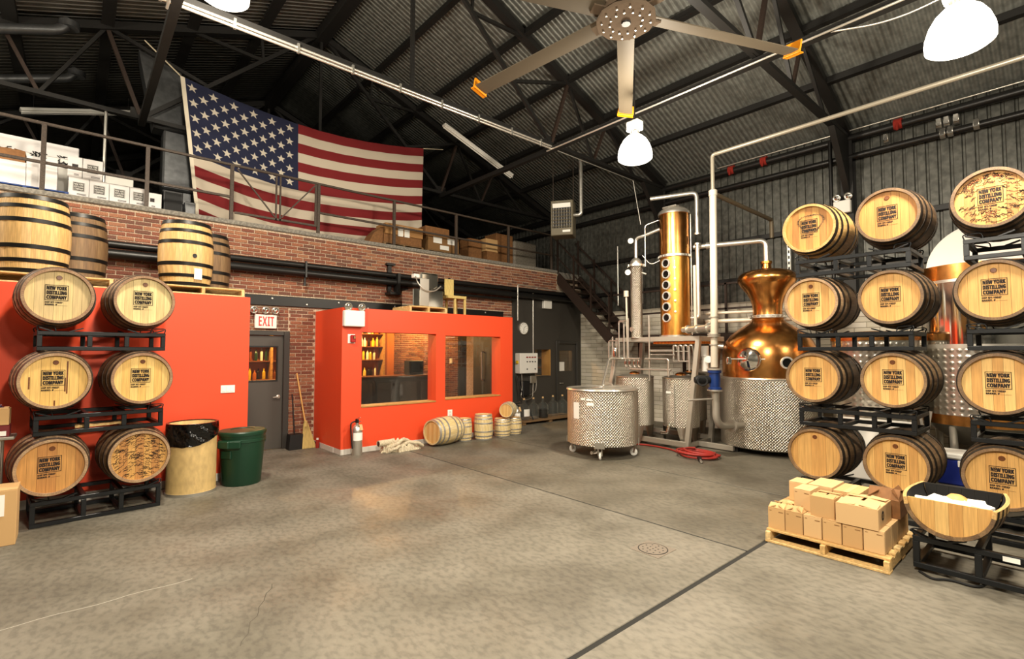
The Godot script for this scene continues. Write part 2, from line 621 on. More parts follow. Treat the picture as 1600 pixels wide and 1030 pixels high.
	M.liquid = mat(Color(0.08, 0.04, 0.025), 0.05)
	M.tarpbrown = mat(Color(0.50, 0.36, 0.2), 0.8)


func emit(color: Color, energy: float, base := Color(1, 1, 1)) -> StandardMaterial3D:
	return mat(base, 0.3, 0.0, {"emission_enabled": true, "emission": color, "emission_energy_multiplier": energy})


func omni(called: String, p: Vector3, color: Color, energy: float, size: float, parent: Node3D = null) -> OmniLight3D:
	var l := OmniLight3D.new()
	l.name = called
	l.position = p
	l.light_color = color
	l.light_energy = energy
	l.light_size = size
	l.omni_range = 40.0
	l.omni_attenuation = 2.0
	l.shadow_enabled = true
	if parent == null:
		add_child(l, true)
	else:
		parent.add_child(l, true)
	return l


func high_bay(p: Vector3, label: String, energy := 19.0) -> void:
	var t := thing("high_bay_lamp", label, "lamp", "", p)
	if not M.has("globe"):
		M.globe = emit(Color(1.0, 0.96, 0.87), 7.0)
		cache.globe = MB.new().lathe([Vector2(0, -0.035), Vector2(0.12, -0.03), Vector2(0.21, -0.012), Vector2(0.24, 0.01), Vector2(0.243, 0.06), Vector2(0.235, 0.12), Vector2(0.21, 0.2), Vector2(0.165, 0.28), Vector2(0.11, 0.335), Vector2(0.06, 0.36), Vector2(0, 0.365)], 32).mesh()
	shared("glass_globe", cache.globe, M.globe, t)
	part("neck", MB.new().lathe([Vector2(0, 0.365), Vector2(0.06, 0.365), Vector2(0.065, 0.41), Vector2(0.04, 0.42), Vector2(0, 0.42)], 16), M.galv, t)
	part("ballast_housing", MB.new().box(V(0, 0.49, 0), V(0.15, 0.14, 0.2), 0.012), M.white, t)
	part("hanger_rod", MB.new().tube([V(0, 0.56, 0), V(0, 1.32, 0)], 0.012, 6), M.steelpaint, t)
	# the prismatic globe throws most of its light downwards
	omni("lamp_light", V(0, 0.13, 0), Color(1.0, 0.95, 0.865), energy * 0.5, 0.2, t)
	var s := SpotLight3D.new()
	s.name = "lamp_beam"
	s.position = V(0, -0.045, 0)
	s.rotation.x = -PI / 2
	s.light_color = Color(1.0, 0.95, 0.865)
	s.light_energy = energy * 0.55
	s.light_size = 0.2
	s.spot_range = 40.0
	s.spot_attenuation = 2.0
	s.spot_angle = 84.0
	s.spot_angle_attenuation = 0.5
	s.shadow_enabled = true
	t.add_child(s, true)


# ------------------------------------------------------------------ the shell of the hall
func brick_mesh(key: String, size: Vector3) -> ArrayMesh:
	if not cache.has(key):
		var b := MB.new()
		var h := size / 2
		var e := 0.004
		# the face looks along +z; edges are rounded off
		b.q(V(-h.x + e, -h.y + e, h.z), V(h.x - e, -h.y + e, h.z), V(h.x - e, h.y - e, h.z), V(-h.x + e, h.y - e, h.z), V(0, 0, 1))
		for s in [-1, 1]:
			b.q(V(s * (h.x - e), -h.y + e, h.z), V(s * (h.x - e), h.y - e, h.z), V(s * h.x, h.y, h.z - e), V(s * h.x, -h.y, h.z - e), V(s, 0, 1))
			b.q(V(-h.x + e, s * (h.y - e), h.z), V(h.x - e, s * (h.y - e), h.z), V(h.x, s * h.y, h.z - e), V(-h.x, s * h.y, h.z - e), V(0, s, 1))
			b.q(V(s * h.x, -h.y, h.z - e), V(s * h.x, h.y, h.z - e), V(s * h.x, h.y, -h.z), V(s * h.x, -h.y, -h.z), V(s, 0, 0))
			b.q(V(-h.x, s * h.y, h.z - e), V(h.x, s * h.y, h.z - e), V(h.x, s * h.y, -h.z), V(-h.x, s * h.y, -h.z), V(0, s, 0))
		cache[key] = b.mesh()
		cache[key + "_arrays"] = [b.v, b.n]
	return cache[key]


# Lays bricks in running bond over rectangles [u0, u1, y0, y1] of a wall face; the `most` bricks that look largest are parts, the rest one mesh.
func lay_bricks(parent: Node3D, face: Transform3D, rects: Array, length: float, height: float, joint: float, mats: Array, tint_mat: Material, tints: Array, most: int, eye: Vector3, called := "brick") -> void:
	var key := "brick_%d_%d" % [int(length * 1000), int(height * 1000)]
	brick_mesh(key, V(length - joint, height - joint, 0.05))
	var places := []
	for r in rects:
		var row := int(floor(r[2] / height))
		while row * height < r[3] - 0.012:
			var y0 := maxf(row * height, r[2])
			var y1 := minf((row + 1) * height, r[3])
			var u := floorf(r[0] / length) * length - (length * 0.5 if row % 2 else 0.0)
			while u < r[1]:
				var a := maxf(u, r[0])
				var b := minf(u + length, r[1])
				if b - a > joint * 3 and y1 - y0 > joint * 2:
					places.append([a, b, y0, y1])
				u += length
			row += 1
	var order := []
	for k in places.size():
		var p = places[k]
		order.append([(face * V((p[0] + p[1]) / 2, (p[2] + p[3]) / 2, 0)).distance_squared_to(eye), k])
	order.sort_custom(func(x, y): return x[0] < y[0])
	var rest := MB.new()
	rest.tinted = true
	for i in order.size():
		var p = places[order[i][1]]
		var sx: float = (p[1] - p[0] - joint) / (length - joint)
		var sy: float = (p[3] - p[2] - joint) / (height - joint)
		var t := face * Transform3D(Basis.from_scale(V(sx, sy, 1)), V((p[0] + p[1]) / 2, (p[2] + p[3]) / 2, -0.025 + rng.randf_range(-0.003, 0.003)))
		if i < most:
			shared(called, cache[key], mats[rng.randi() % mats.size()], parent, t)
		else:
			rest.col = tints[rng.randi() % tints.size()]
			rest.add(t, cache[key + "_arrays"])
	if rest.v.size():
		var o := part(called + "work", rest, tint_mat, parent)
		o.set_meta("kind", "stuff")


func brick_tints() -> Array:
	var o := []
	for m in M.bricks:
		o.append(m.albedo_color.srgb_to_linear())
	return o


func shell() -> void:
	# floor: concrete slabs with sawn joints between them
	var fl := structure("floor")
	part("subfloor", MB.new().bx(LEFT_X, WALL_X, -0.3, -0.02, BACK_Z, NEAR_Z), M.joint, fl)
	var xs := [LEFT_X, 4.489, 4.511, 6.517, 6.537, WALL_X]
	for k in 3:
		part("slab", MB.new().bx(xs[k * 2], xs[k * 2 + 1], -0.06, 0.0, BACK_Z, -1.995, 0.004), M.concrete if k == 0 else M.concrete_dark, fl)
	part("slab", MB.new().bx(LEFT_X, WALL_X, -0.06, 0.0, -1.958, NEAR_Z, 0.006), M.concrete, fl)
	for x in [4.5, 6.527]:
		part("joint_filler", MB.new().bx(x - 0.013, x + 0.013, -0.05, -0.003, BACK_Z, -1.995), M.joint, fl)
	part("joint_filler", MB.new().bx(LEFT_X, WALL_X, -0.05, -0.006, -1.997, -1.956), M.joint, fl)
	for q in [[V(-0.42, 0, -4.54), V(0.73, 0, -4.58), 0.007, Color(0.66, 0.64, 0.59)], [V(1.168, 0, -4.078), V(0.789, 0, -3.356), 0.005, Color(0.3, 0.28, 0.24)]]:
		var pts := []
		for k in 13:
			pts.append(q[0].lerp(q[1], k / 12.0) + V(0.012 * sin(k * 2.1), 0, 0.012 * sin(k * 1.3)))
		var sb := MB.new()
		for k in 12:
			var w: Vector3 = (pts[k + 1] - pts[k]).cross(Vector3.UP).normalized() * float(q[2]) * 0.5
			sb.q(pts[k] - w + V(0, 0.0008, 0), pts[k + 1] - w + V(0, 0.0008, 0), pts[k + 1] + w + V(0, 0.0008, 0), pts[k] + w + V(0, 0.0008, 0), Vector3.UP)
		part("scratch", sb, mat(q[3], 0.9), fl)
	# brick wall across the back with the dark painted end
	var w := structure("wall_back")
	var z := BRICK_Z
	for r in [[LEFT_X, 2.0, 0, MEZZ], [2.0, 2.9, 2.09, MEZZ], [2.9, 3.6, 0, MEZZ], [3.6, 7.2, 2.55, MEZZ], [7.2, 8.42, 0, MEZZ], [8.42, WALL_X, 3.4, MEZZ]]:
		part("mortar_bed", MB.new().bx(r[0], r[1], r[2], r[3] - 0.03, z - 0.3, z - 0.012), M.mortar, w)
	for r in [[8.42, 9.24, 0, 3.4], [9.24, 9.8, 0, 1.1], [9.24, 9.8, 1.82, 3.4], [9.8, 10.12, 0, 3.4], [10.12, 10.9, 2.0, 3.4], [10.9, WALL_X, 0, 3.4]]:
		part("painted_panel", MB.new().bx(r[0], r[1], r[2], r[3], z - 0.3, z + 0.002), M.dark, w)
	part("coping", MB.new().bx(LEFT_X, 10.1, MEZZ - 0.045, MEZZ + 0.035, z - 0.32, z + 0.03, 0.012), M.cement, w)
	var rects := [[1.87, 2.94, 2.14, 2.56], [2.945, 3.43, 0.0, 2.56], [-1.3, 8.42, 2.78, MEZZ - 0.05], [-1.3, 1.86, 2.5, 2.78], [8.42, 10.1, 3.42, MEZZ - 0.05], [7.3, 8.42, 2.52, 2.78]]
	lay_bricks(w, Transform3D(Basis(), V(0, 0, z)), rects, 0.212, 0.0665, 0.0135, M.bricks, M.brick_tint, brick_tints(), 300, V(0, 1.75, 0))
	# dark steel lintel with its bolts
	var li := thing("steel_lintel", "long dark steel lintel bolted across the brick wall above the exit door", "lintel")
	part("channel", MB.new().bx(1.9, 8.1, 2.585, 2.77, z - 0.01, z + 0.035, 0.008), M.darkpipe, li)
	for k in 9:
		part("bolt", MB.new().bx(2.62 + k * 0.61, 2.655 + k * 0.61, 2.70 - 0.075 * (k % 2), 2.735 - 0.075 * (k % 2), z + 0.035, z + 0.05, 0.008), M.galv, li)
	# corrugated wall on the right above painted block
	var wr := structure("wall_right")
	part("backing", MB.new().bx(WALL_X + 0.03, WALL_X + 0.25, 0, EAVE + 0.2, BACK_Z, NEAR_Z), M.deck, wr)
	part("block_bed", MB.new().bx(WALL_X - 0.07, WALL_X + 0.04, 0, 2.86, z - 0.02, NEAR_Z), M.whitejoint, wr)
	var wf := Transform3D(Basis(Vector3.UP, -PI / 2), V(WALL_X - 0.08, 0, 0))
	var wt := []
	for m in M.whiteblocks:
		wt.append(m.albedo_color.srgb_to_linear())
	lay_bricks(wr, wf, [[-9.58, -1.5, 0.0, 2.86]], 0.40, 0.105, 0.008, M.whiteblocks, mat(Color(1, 1, 1), 0.6, 0.0, {"vertex_color_use_as_albedo": true}), wt, 300, V(9.0, 1.6, -6.5), "block")
	var k := 0
	var z0 := BACK_Z
	while z0 < NEAR_Z - 0.01:
		var z1 := minf(z0 + 0.96, NEAR_Z)
		part("sheet", wall_sheet(z0, z1, 2.84, EAVE + 0.1), M.wallsheet, wr)
		z0 = z1
	# plain walls that close the hall behind the mezzanine, on the left and behind the camera
	var wl := structure("wall_left")
	part("backing", MB.new().bx(LEFT_X - 0.25, LEFT_X, 0, EAVE + 0.2, BACK_Z, NEAR_Z), M.wallsheet, wl)
	var we := structure("wall_end")
	part("backing", MB.new().bx(LEFT_X, WALL_X, 0, MEZZ, BACK_Z - 0.25, BACK_Z), M.deck, we)
	var ribs := MB.new()
	var gx := LEFT_X
	while gx < WALL_X:
		ribs.bx(gx, gx + 0.05, MEZZ, 9.0 - absf(gx - RIDGE_X) * SLOPE, BACK_Z - 0.01, BACK_Z + 0.03)
		gx += 0.25
	part("rib", ribs, M.wallsheet, we).set_meta("kind", "stuff")
	part("gable", MB.new().prism(PackedVector2Array([Vector2(LEFT_X, MEZZ), Vector2(WALL_X, MEZZ), Vector2(WALL_X, EAVE + 0.1), Vector2(RIDGE_X, RIDGE_Y + 0.15), Vector2(LEFT_X, EAVE + 0.1)]), BACK_Z - 0.25, BACK_Z), M.wallsheet, we)
	var wn := structure("wall_front")
	part("gable", MB.new().prism(PackedVector2Array([Vector2(LEFT_X, 0), Vector2(WALL_X, 0), Vector2(WALL_X, EAVE + 0.1), Vector2(RIDGE_X, RIDGE_Y + 0.15), Vector2(LEFT_X, EAVE + 0.1)]), NEAR_Z, NEAR_Z + 0.25), M.wallsheet, wn)


func wall_sheet(z0: float, z1: float, y0: float, y1: float) -> MB:
	var b := MB.new()
	var x := WALL_X
	var p := 0.16
	var n := int(round((z1 - z0) / p))
	for k in n:
		var a := z0 + (z1 - z0) * k / n
		var e := (z1 - z0) / n
		var pts := [[0.0, 0.0], [0.66, 0.0], [0.74, 0.032], [0.92, 0.032], [1.0, 0.0]]
		for i in 4:
			var za: float = a + e * pts[i][0]
			var zb: float = a + e * pts[i + 1][0]
			var xa: float = x - 0.04 + pts[i][1]
			var xb: float = x - 0.04 + pts[i + 1][1]
			b.q(V(xa, y0, za), V(xb, y0, zb), V(xb, y1, zb), V(xa, y1, za), V(-1, 0, 0))
	return b


func roof() -> void:
	var c := structure("ceiling")
	for s in [-1.0, 1.0]:
		var run: float = (WALL_X if s > 0 else -LEFT_X) - s * RIDGE_X
		run = absf((WALL_X if s > 0 else LEFT_X) - RIDGE_X)
		# roof deck above the sheets keeps daylight out
		var nrm := V(s * SLOPE, 1, 0).normalized()
		var a := V(RIDGE_X, RIDGE_Y + 0.06, 0)
		var e := V(RIDGE_X + s * (run + 0.3), RIDGE_Y + 0.06 - SLOPE * (run + 0.3), 0)
		var d := (e - a).normalized()
		part("roof_deck", MB.new().box(V((a.x + e.x) / 2, (a.y + e.y) / 2, (BACK_Z + NEAR_Z) / 2) + nrm * 0.1, V((e - a).length(), 0.16, NEAR_Z - BACK_Z + 0.6), 0.0, Basis(d * s, nrm, (d * s).cross(nrm))), M.deck, c)
		var z0 := BACK_Z
		while z0 < NEAR_Z - 0.01:
			var z1 := minf(z0 + 0.875, NEAR_Z)
			part("sheet", roof_sheet(s, run, z0, z1), M.sheet if s > 0 else M.sheet_brightened, c)
			z0 = z1
	# roof steel: trusses, purlins, ties
	var names := {-18.6: "dark steel roof truss farthest back in the roof above the mezzanine", -14.65: "dark steel roof truss deep behind the flag in the rear roof", -10.7: "dark steel roof truss above the mezzanine behind the flag's top edge", -6.75: "dark steel roof truss whose bottom chord carries the pair of bright conduits", -2.8: "dark steel roof truss passing above the ceiling fan", 1.15: "dark steel roof truss overhead behind the camera"}
	for z in names:
		truss(z, names[z])
	var px := [[5.05, "first"], [6.22, "second"], [7.42, "third"], [8.57, "fourth"], [9.68, "fifth"]]
	for s in [1, -1]:
		for k in px.size():
			var x: float = RIDGE_X + s * (px[k][0] - RIDGE_X)
			var y: float = RIDGE_Y - absf(x - RIDGE_X) * SLOPE - 0.09
			var wd := 0.045 if s > 0 else 0.075
			var b := MB.new().bx(x - wd, x + wd, y - 0.085, y + 0.03, BACK_Z + 0.02, NEAR_Z - 0.02)
			b.bx(x - wd - 0.025, x + wd, y - 0.09, y - 0.075, BACK_Z + 0.02, NEAR_Z - 0.02)
			obj("roof_purlin", b, M.trussm, "%s purlin down from the ridge, under the %s roof slope" % [px[k][1], "right" if s > 0 else "left"], "purlin", "roof purlins")
	obj("ridge_beam", MB.new().bx(RIDGE_X - 0.12, RIDGE_X + 0.12, RIDGE_Y - 0.30, RIDGE_Y - 0.05, BACK_Z + 0.02, NEAR_Z - 0.02, 0.01), M.trussm, "wide dark ridge beam along the peak of the roof", "beam")
	for x in [[6.95, "dark horizontal tie running along the hall from the truss above the lamp"], [0.75, "dark horizontal tie running along the left side of the trusses"]]:
		var tie := thing("roof_tie", x[1], "beam")
		part("angle", MB.new().bx(x[0] - 0.05, x[0] + 0.05, 5.70, 5.79, -10.7, NEAR_Z - 0.02), M.trussm, tie)
		part("conduit", MB.new().tube([V(x[0] - 0.075, 5.71, -6.8), V(x[0] - 0.075, 5.71, NEAR_Z - 0.1)], 0.016, 8), M.conduit, tie)
	# wall columns carrying the trusses on the right
	for z in [[-2.8, "dark steel wall column beside the emergency light"], [-6.75, "dark steel wall column behind the tall copper column"]]:
		var co := thing("steel_column", z[1], "column")
		var zz: float = z[0]
		part("web", MB.new().bx(WALL_X - 0.26, WALL_X - 0.05, 2.86, 5.75, zz - 0.02, zz + 0.02), M.trussm, co)
		for f in [[-0.27, -0.25], [-0.07, -0.05]]:
			part("flange", MB.new().bx(WALL_X + f[0], WALL_X + f[1], 2.86, 5.75, zz - 0.1, zz + 0.1), M.trussm, co)
		part("haunch", MB.new().prism(PackedVector2Array([Vector2(WALL_X - 0.27, 4.75), Vector2(WALL_X - 0.27, 5.8), Vector2(WALL_X - 1.1, 5.8)]), zz - 0.05, zz + 0.05), M.trussm, co)


func roof_sheet(s: float, run: float, z0: float, z1: float) -> MB:
	var b := MB.new()
	var p := 0.0972 if s > 0 else 0.125
	var n := int(round((z1 - z0) / p))
	var seg := 6
	var nrm := V(-s * SLOPE, -1, 0).normalized()
	var am := 0.0125 if s > 0 else 0.02
	for k in n * seg:
		var f := float(k) / seg
		var g := float(k + 1) / seg
		var za := z0 + (z1 - z0) * f / n
		var zb := z0 + (z1 - z0) * g / n
		var ha := am * cos(TAU * f)
		var hb := am * cos(TAU * g)
		var na := (nrm + V(0, 0, am * TAU / p * sin(TAU * f))).normalized()
		var nb := (nrm + V(0, 0, am * TAU / p * sin(TAU * g))).normalized()
		var x1 := RIDGE_X + s * (run + 0.02)
		var y1 := RIDGE_Y - SLOPE * (run + 0.02)
		b.sq(V(RIDGE_X, RIDGE_Y + ha, za), V(RIDGE_X, RIDGE_Y + hb, zb), V(x1, y1 + hb, zb), V(x1, y1 + ha, za), na, nb, nb, na)
	return b


func truss(z: float, label: String) -> void:
	var t := thing("roof_truss", label, "truss", "roof trusses")
	var cy := 5.84
	var ry := RIDGE_Y - 0.2
	var under := func(x: float) -> float: return RIDGE_Y - 0.16 - absf(x - RIDGE_X) * SLOPE
	part("bottom_chord", MB.new().bar(V(LEFT_X + 0.05, cy, z), V(WALL_X - 0.06, cy, z), 0.11, 0.07), M.trussm, t)
	for s in [-1.0, 1.0]:
		var X := func(d: float) -> float: return RIDGE_X + s * d
		part("rafter", MB.new().bar(V(X.call(0.0), under.call(RIDGE_X), z), V(X.call(7.1), under.call(X.call(7.1)), z), 0.16, 0.13), M.trussm, t)
		var node := V(X.call(3.1), cy, z)
		# main diagonal from the ridge to the chord node, with its struts
		part("diagonal", MB.new().bar(V(X.call(0.1), ry, z), node, 0.06, 0.07), M.trussm, t)
		var top := V(X.call(3.6), under.call(X.call(3.6)), z)
		part("strut", MB.new().bar(node, top, 0.06, 0.06), M.rust, t)
		var mid := V(X.call(1.15), lerpf(ry, cy, 1.05 / 3.0), z)
		part("strut", MB.new().bar(mid, V(X.call(2.42), under.call(X.call(2.42)), z), 0.05, 0.06), M.trussm, t)
		var m2 := V(X.call(2.1), lerpf(ry, cy, 2.0 / 3.0), z)
		part("strut", MB.new().bar(m2, top, 0.05, 0.06), M.trussm, t)
		part("strut", MB.new().bar(V(X.call(1.15), lerpf(ry, cy, 1.05 / 3.0), z), V(X.call(1.2), under.call(X.call(1.2)), z), 0.045, 0.045), M.trussm, t)
		# lower web towards the eave
		part("strut", MB.new().bar(top, V(X.call(4.4), cy, z), 0.05, 0.05), M.trussm, t)
		part("strut", MB.new().bar(V(X.call(4.4), cy, z), V(X.call(4.85), under.call(X.call(4.85)), z), 0.05, 0.05), M.rust, t)
		part("strut", MB.new().bar(V(X.call(4.85), under.call(X.call(4.85)), z), V(X.call(5.9), cy, z), 0.05, 0.05), M.trussm, t)
		part("gusset_plate", MB.new().box(node + V(0, 0.06, 0), V(0.3, 0.2, 0.02)), M.trussm, t)
	part("hanger", MB.new().bar(V(RIDGE_X, ry, z), V(RIDGE_X, cy, z), 0.055), M.trussm, t)


# ------------------------------------------------------------------ the red enclosures and the rooms behind the brick wall
func red_rooms() -> void:
	# left enclosure below the barrels
	var e := structure("wall_enclosure")
	part("front_panel", MB.new().bx(LEFT_X, 1.86, 0.1, 2.53, -7.92, -7.8), M.red, e)
	part("side_panel", MB.new().bx(1.74, 1.86, 0.1, 2.53, BRICK_Z, -7.92), M.red, e)
	part("deck", MB.new().bx(LEFT_X, 1.85, 2.40, 2.52, BRICK_Z, -7.86), M.tarpbrown, e)
	struct("baseboard_enclosure", MB.new().bx(LEFT_X, 1.865, 0.0, 0.1, -7.93, -7.79), M.base)
	# the booth with two window openings
	var b := structure("wall_booth")
	var x0 := 3.43
	var x1 := 7.32
	var za := -8.63
	var zf := -8.33
	var y1 := 2.52
	for r in [[x0, 3.79, 0.09, y1], [3.79, 5.325, 0.09, 0.775], [3.79, 5.325, 2.105, y1], [5.325, 5.54, 0.09, y1], [5.54, 6.97, 0.09, 0.80], [5.54, 6.97, 2.08, y1], [6.97, x1, 0.09, y1]]:
		part("front_panel", MB.new().bx(r[0], r[1], r[2], r[3], za, zf), M.red, b)
	part("side_panel", MB.new().bx(x0, x0 + 0.12, 0.09, y1, BRICK_Z, za), M.red, b)
	part("side_panel", MB.new().bx(x1 - 0.12, x1, 0.09, y1, BRICK_Z, za), M.red, b)
	part("lining", MB.new().bx(x1 - 0.135, x1 - 0.12, 0.09, y1 - 0.12, BRICK_Z, za - 0.1), M.black, b)
	part("lining_edge", MB.new().bx(x1 - 0.14, x1 - 0.12, 0.09, y1 - 0.12, za - 0.1, za), M.base, b)
	part("push_bar", MB.new().tube(bend([V(x1 - 0.135, 1.1, -9.2), V(x1 - 0.2, 1.1, -9.2), V(x1 - 0.2, 1.75, -9.2), V(x1 - 0.135, 1.75, -9.2)], 0.03), 0.014, 6), M.brushed, b)
	part("roof_panel", MB.new().bx(x0 + 0.12, x1 - 0.12, y1 - 0.12, y1 - 0.01, BRICK_Z, za), M.tarpbrown, b)
	var bb := structure("baseboard_booth")
	part("front_board", MB.new().bx(x0, x1 + 0.005, 0.0, 0.09, za, zf + 0.008), M.base, bb)
	part("side_board", MB.new().bx(x0 - 0.008, x0 + 0.11, 0.0, 0.09, BRICK_Z, za), M.base, bb)
	for k in 2:
		var r: Array = [[3.79, 5.325, 0.775, 2.105], [5.54, 6.97, 0.80, 2.08]][k]
		var wn := structure("window_%d" % (k + 1))
		part("sill", MB.new().bx(r[0], r[1], r[2], r[2] + 0.025, za, zf + 0.012, 0.004), M.oak, wn)
		part("pane", MB.new().bx(r[0], r[1], r[2] + 0.025, r[3], -8.50, -8.494), M.glass, wn)


func bar_room() -> void:
	# a room under the mezzanine, seen through the booth windows and the exit door
	var z0 := -14.4
	var w := structure("wall_bar")
	part("mortar_bed", MB.new().bx(1.0, WALL_X, 0, 3.2, z0 - 0.2, z0 - 0.012), M.mortar, w)
	lay_bricks(w, Transform3D(Basis(), V(0, 0, z0)), [[7.55, 11.1, 0.0, 2.9]], 0.212, 0.0665, 0.0135, M.bricks, M.brick_tint, brick_tints(), 0, V(0, 1.75, 0))
	part("side_panel", MB.new().bx(1.0, 1.2, 0, 3.2, z0, BRICK_Z - 0.3), M.dark, w)
	part("partition", MB.new().bx(9.05, 9.2, 0, 3.2, -11.6, BRICK_Z - 0.3), M.dark, w)
	struct("ceiling_bar", MB.new().bx(1.0, WALL_X, 3.0, 3.15, z0, BRICK_Z - 0.3), M.deck)
	# counter
	var c := thing("bar_counter", "dark panelled bar counter with an oak top seen through the left booth window", "counter")
	part("front", MB.new().bx(3.4, 8.35, 0.0, 1.03, -13.3, -12.85), M.black, c)
	part("top", MB.new().bx(3.35, 8.4, 1.03, 1.08, -13.4, -12.78, 0.01), M.bar_oak, c)
	for k in 7:
		part("panel", MB.new().bx(3.55 + k * 0.69, 4.1 + k * 0.69, 0.15, 0.9, -12.85, -12.835, 0.006), M.doorframe, c)
	part("foot_rail", MB.new().tube([V(3.4, 0.2, -12.72), V(8.3, 0.2, -12.72)], 0.02, 8), M.brushed, c)
	# shelving with bottles
	var s := thing("back_bar", "oak back bar shelving against the far wall, holding rows of bottles", "shelf")
	part("back_panel", MB.new().bx(2.2, 7.15, 0, 2.9, z0 + 0.0, z0 + 0.03), M.amberwall, s)
	var ys := [1.02, 1.52, 1.92, 2.3]
	for y in ys:
		part("shelf", MB.new().bx(2.25, 7.1, y - 0.03, y, z0 + 0.03, z0 + 0.32, 0.004), M.bar_oak, s)
	for x in [2.25, 3.9, 5.5, 7.12]:
		part("upright", MB.new().bx(x - 0.03, x + 0.03, 0, 2.9, z0 + 0.03, z0 + 0.34), M.oak, s)
	part("end_pillar", MB.new().bx(7.2, 7.5, 0, 2.9, z0, z0 + 0.25), M.amberwall, s)
	var tones := [Color(0.45, 0.22, 0.05), Color(0.85, 0.72, 0.35), Color(0.75, 0.78, 0.72), Color(0.12, 0.22, 0.12), Color(0.62, 0.33, 0.09), Color(0.9, 0.86, 0.75), Color(0.14, 0.08, 0.05), Color(0.82, 0.66, 0.12)]
	var tint_names := ["brown", "pale gold", "clear", "dark green", "amber", "cream", "nearly black", "yellow"]
	var bm := []
	for c2 in tones:
		bm.append(mat(c2, 0.12))
	for k in 3:
		cache["bottle%d" % k] = MB.new().lathe([[Vector2(0, 0), Vector2(0.038, 0), Vector2(0.04, 0.01), Vector2(0.04, 0.19), Vector2(0.034, 0.215), Vector2(0.015, 0.24), Vector2(0.014, 0.30), Vector2(0, 0.30)], [Vector2(0, 0), Vector2(0.045, 0), Vector2(0.046, 0.15), Vector2(0.03, 0.19), Vector2(0.014, 0.21), Vector2(0.016, 0.26), Vector2(0, 0.26)], [Vector2(0, 0), Vector2(0.033, 0), Vector2(0.034, 0.23), Vector2(0.013, 0.27), Vector2(0.013, 0.33), Vector2(0, 0.33)]][k], 10).mesh()
	var desc := ["lowest", "second", "third", "top"]
	for r in 4:
		var x := 2.4 if r != 2 else 5.65
		var lim := 7.0
		while x < lim:
			var pick := rng.randi() % bm.size()
			var skip: bool = (x > 4.55 and x < 5.65) or (r == 3 and x < 5.6)
			if not skip and absf(x - 5.5) > 0.06 and absf(x - 3.9) > 0.06:
				var o := MeshInstance3D.new()
				o.name = numbered("liquor_bottle")
				o.mesh = cache["bottle%d" % (rng.randi() % 3)]
				o.material_override = bm[pick]
				o.position = V(x, ys[r], z0 + 0.2 + rng.randf_range(-0.05, 0.05))
				add_child(o)
				tag(o, "%s liquor bottle in the row on the %s shelf of the back bar" % [tint_names[pick], desc[r]], "bottle", "bottles on the %s shelf of the back bar" % desc[r])
			x += rng.randf_range(0.1, 0.15)
	# a dark till on the counter, the dark door frame and the pale post seen in the right window
	var till := thing("register", "dark boxy till on the far end of the bar counter", "till")
	part("body", MB.new().bx(7.35, 7.85, 1.08, 1.5, -13.25, -12.95, 0.02), M.black, till)
	part("screen", MB.new().bx(7.42, 7.78, 1.16, 1.45, -12.95, -12.94), M.portglass, till)
	var dr := structure("door_bar")
	part("leaf", MB.new().bx(10.2, 11.1, 0, 2.6, z0 + 0.0, z0 + 0.06), M.black, dr)
	part("frame", MB.new().bx(10.1, 10.2, 0, 2.7, z0, z0 + 0.12), M.rubber, dr)
	part("pull_handle", MB.new().tube(bend([V(10.75, 1.1, z0 + 0.06), V(10.75, 1.1, z0 + 0.12), V(10.75, 1.9, z0 + 0.12), V(10.75, 1.9, z0 + 0.06)], 0.03), 0.015, 6), M.brushed, dr)
	obj("thermostat", MB.new().bx(9.75, 9.85, 1.35, 1.53, z0, z0 + 0.03, 0.006), M.white, "small white wall control on the far bricks seen through the right booth window", "control")
	# warm pendant lights of the bar
	var lm := emit(Color(1.0, 0.72, 0.35), 8.0)
	for k in 4:
		var x: float = [2.7, 4.3, 6.3, 8.6][k]
		var p := V(x, 2.72, z0 + 1.0)
		var t := thing("pendant_lamp", "small warm pendant lamp %s in the bar room" % ["above the left end of the shelves", "above the middle of the shelves", "above the counter", "in front of the far bricks"][k], "lamp", "", p)
		part("shade_glow", MB.new().lathe([Vector2(0, -0.06), Vector2(0.05, -0.04), Vector2(0.06, 0), Vector2(0.04, 0.05), Vector2(0, 0.06)], 12), lm, t)
		part("cord", MB.new().tube([V(0, 0.06, 0), V(0, 0.28, 0)], 0.005, 5), M.black, t)
		omni("pendant_light", V(0, 0, 0), Color(1.0, 0.77, 0.46), 6.0, 0.05, t)
	# exit door with its window
	var d := structure("door_1")
	var z := BRICK_Z
	part("frame", MB.new().bx(1.95, 2.05, 0, 2.13, z - 0.12, z + 0.03, 0.006), M.doorframe, d)
	part("frame", MB.new().bx(2.86, 2.96, 0, 2.13, z - 0.12, z + 0.03, 0.006), M.doorframe, d)
	part("frame", MB.new().bx(2.05, 2.86, 2.05, 2.13, z - 0.12, z + 0.03, 0.006), M.doorframe, d)
	for r in [[2.05, 2.86, 0.01, 1.22], [2.05, 2.86, 1.86, 2.045], [2.05, 2.13, 1.22, 1.86], [2.775, 2.86, 1.22, 1.86]]:
		part("leaf", MB.new().bx(r[0], r[1], r[2], r[3], z - 0.07, z - 0.02), M.door, d)
	for r in [[2.13, 2.775, 1.22, 1.245], [2.13, 2.775, 1.835, 1.86], [2.13, 2.15, 1.245, 1.835], [2.755, 2.775, 1.245, 1.835]]:
		part("glazing_bead", MB.new().bx(r[0], r[1], r[2], r[3], z - 0.075, z - 0.01), M.black, d)
	part("pane", MB.new().bx(2.15, 2.755, 1.245, 1.835, z - 0.048, z - 0.042), M.glass, d)
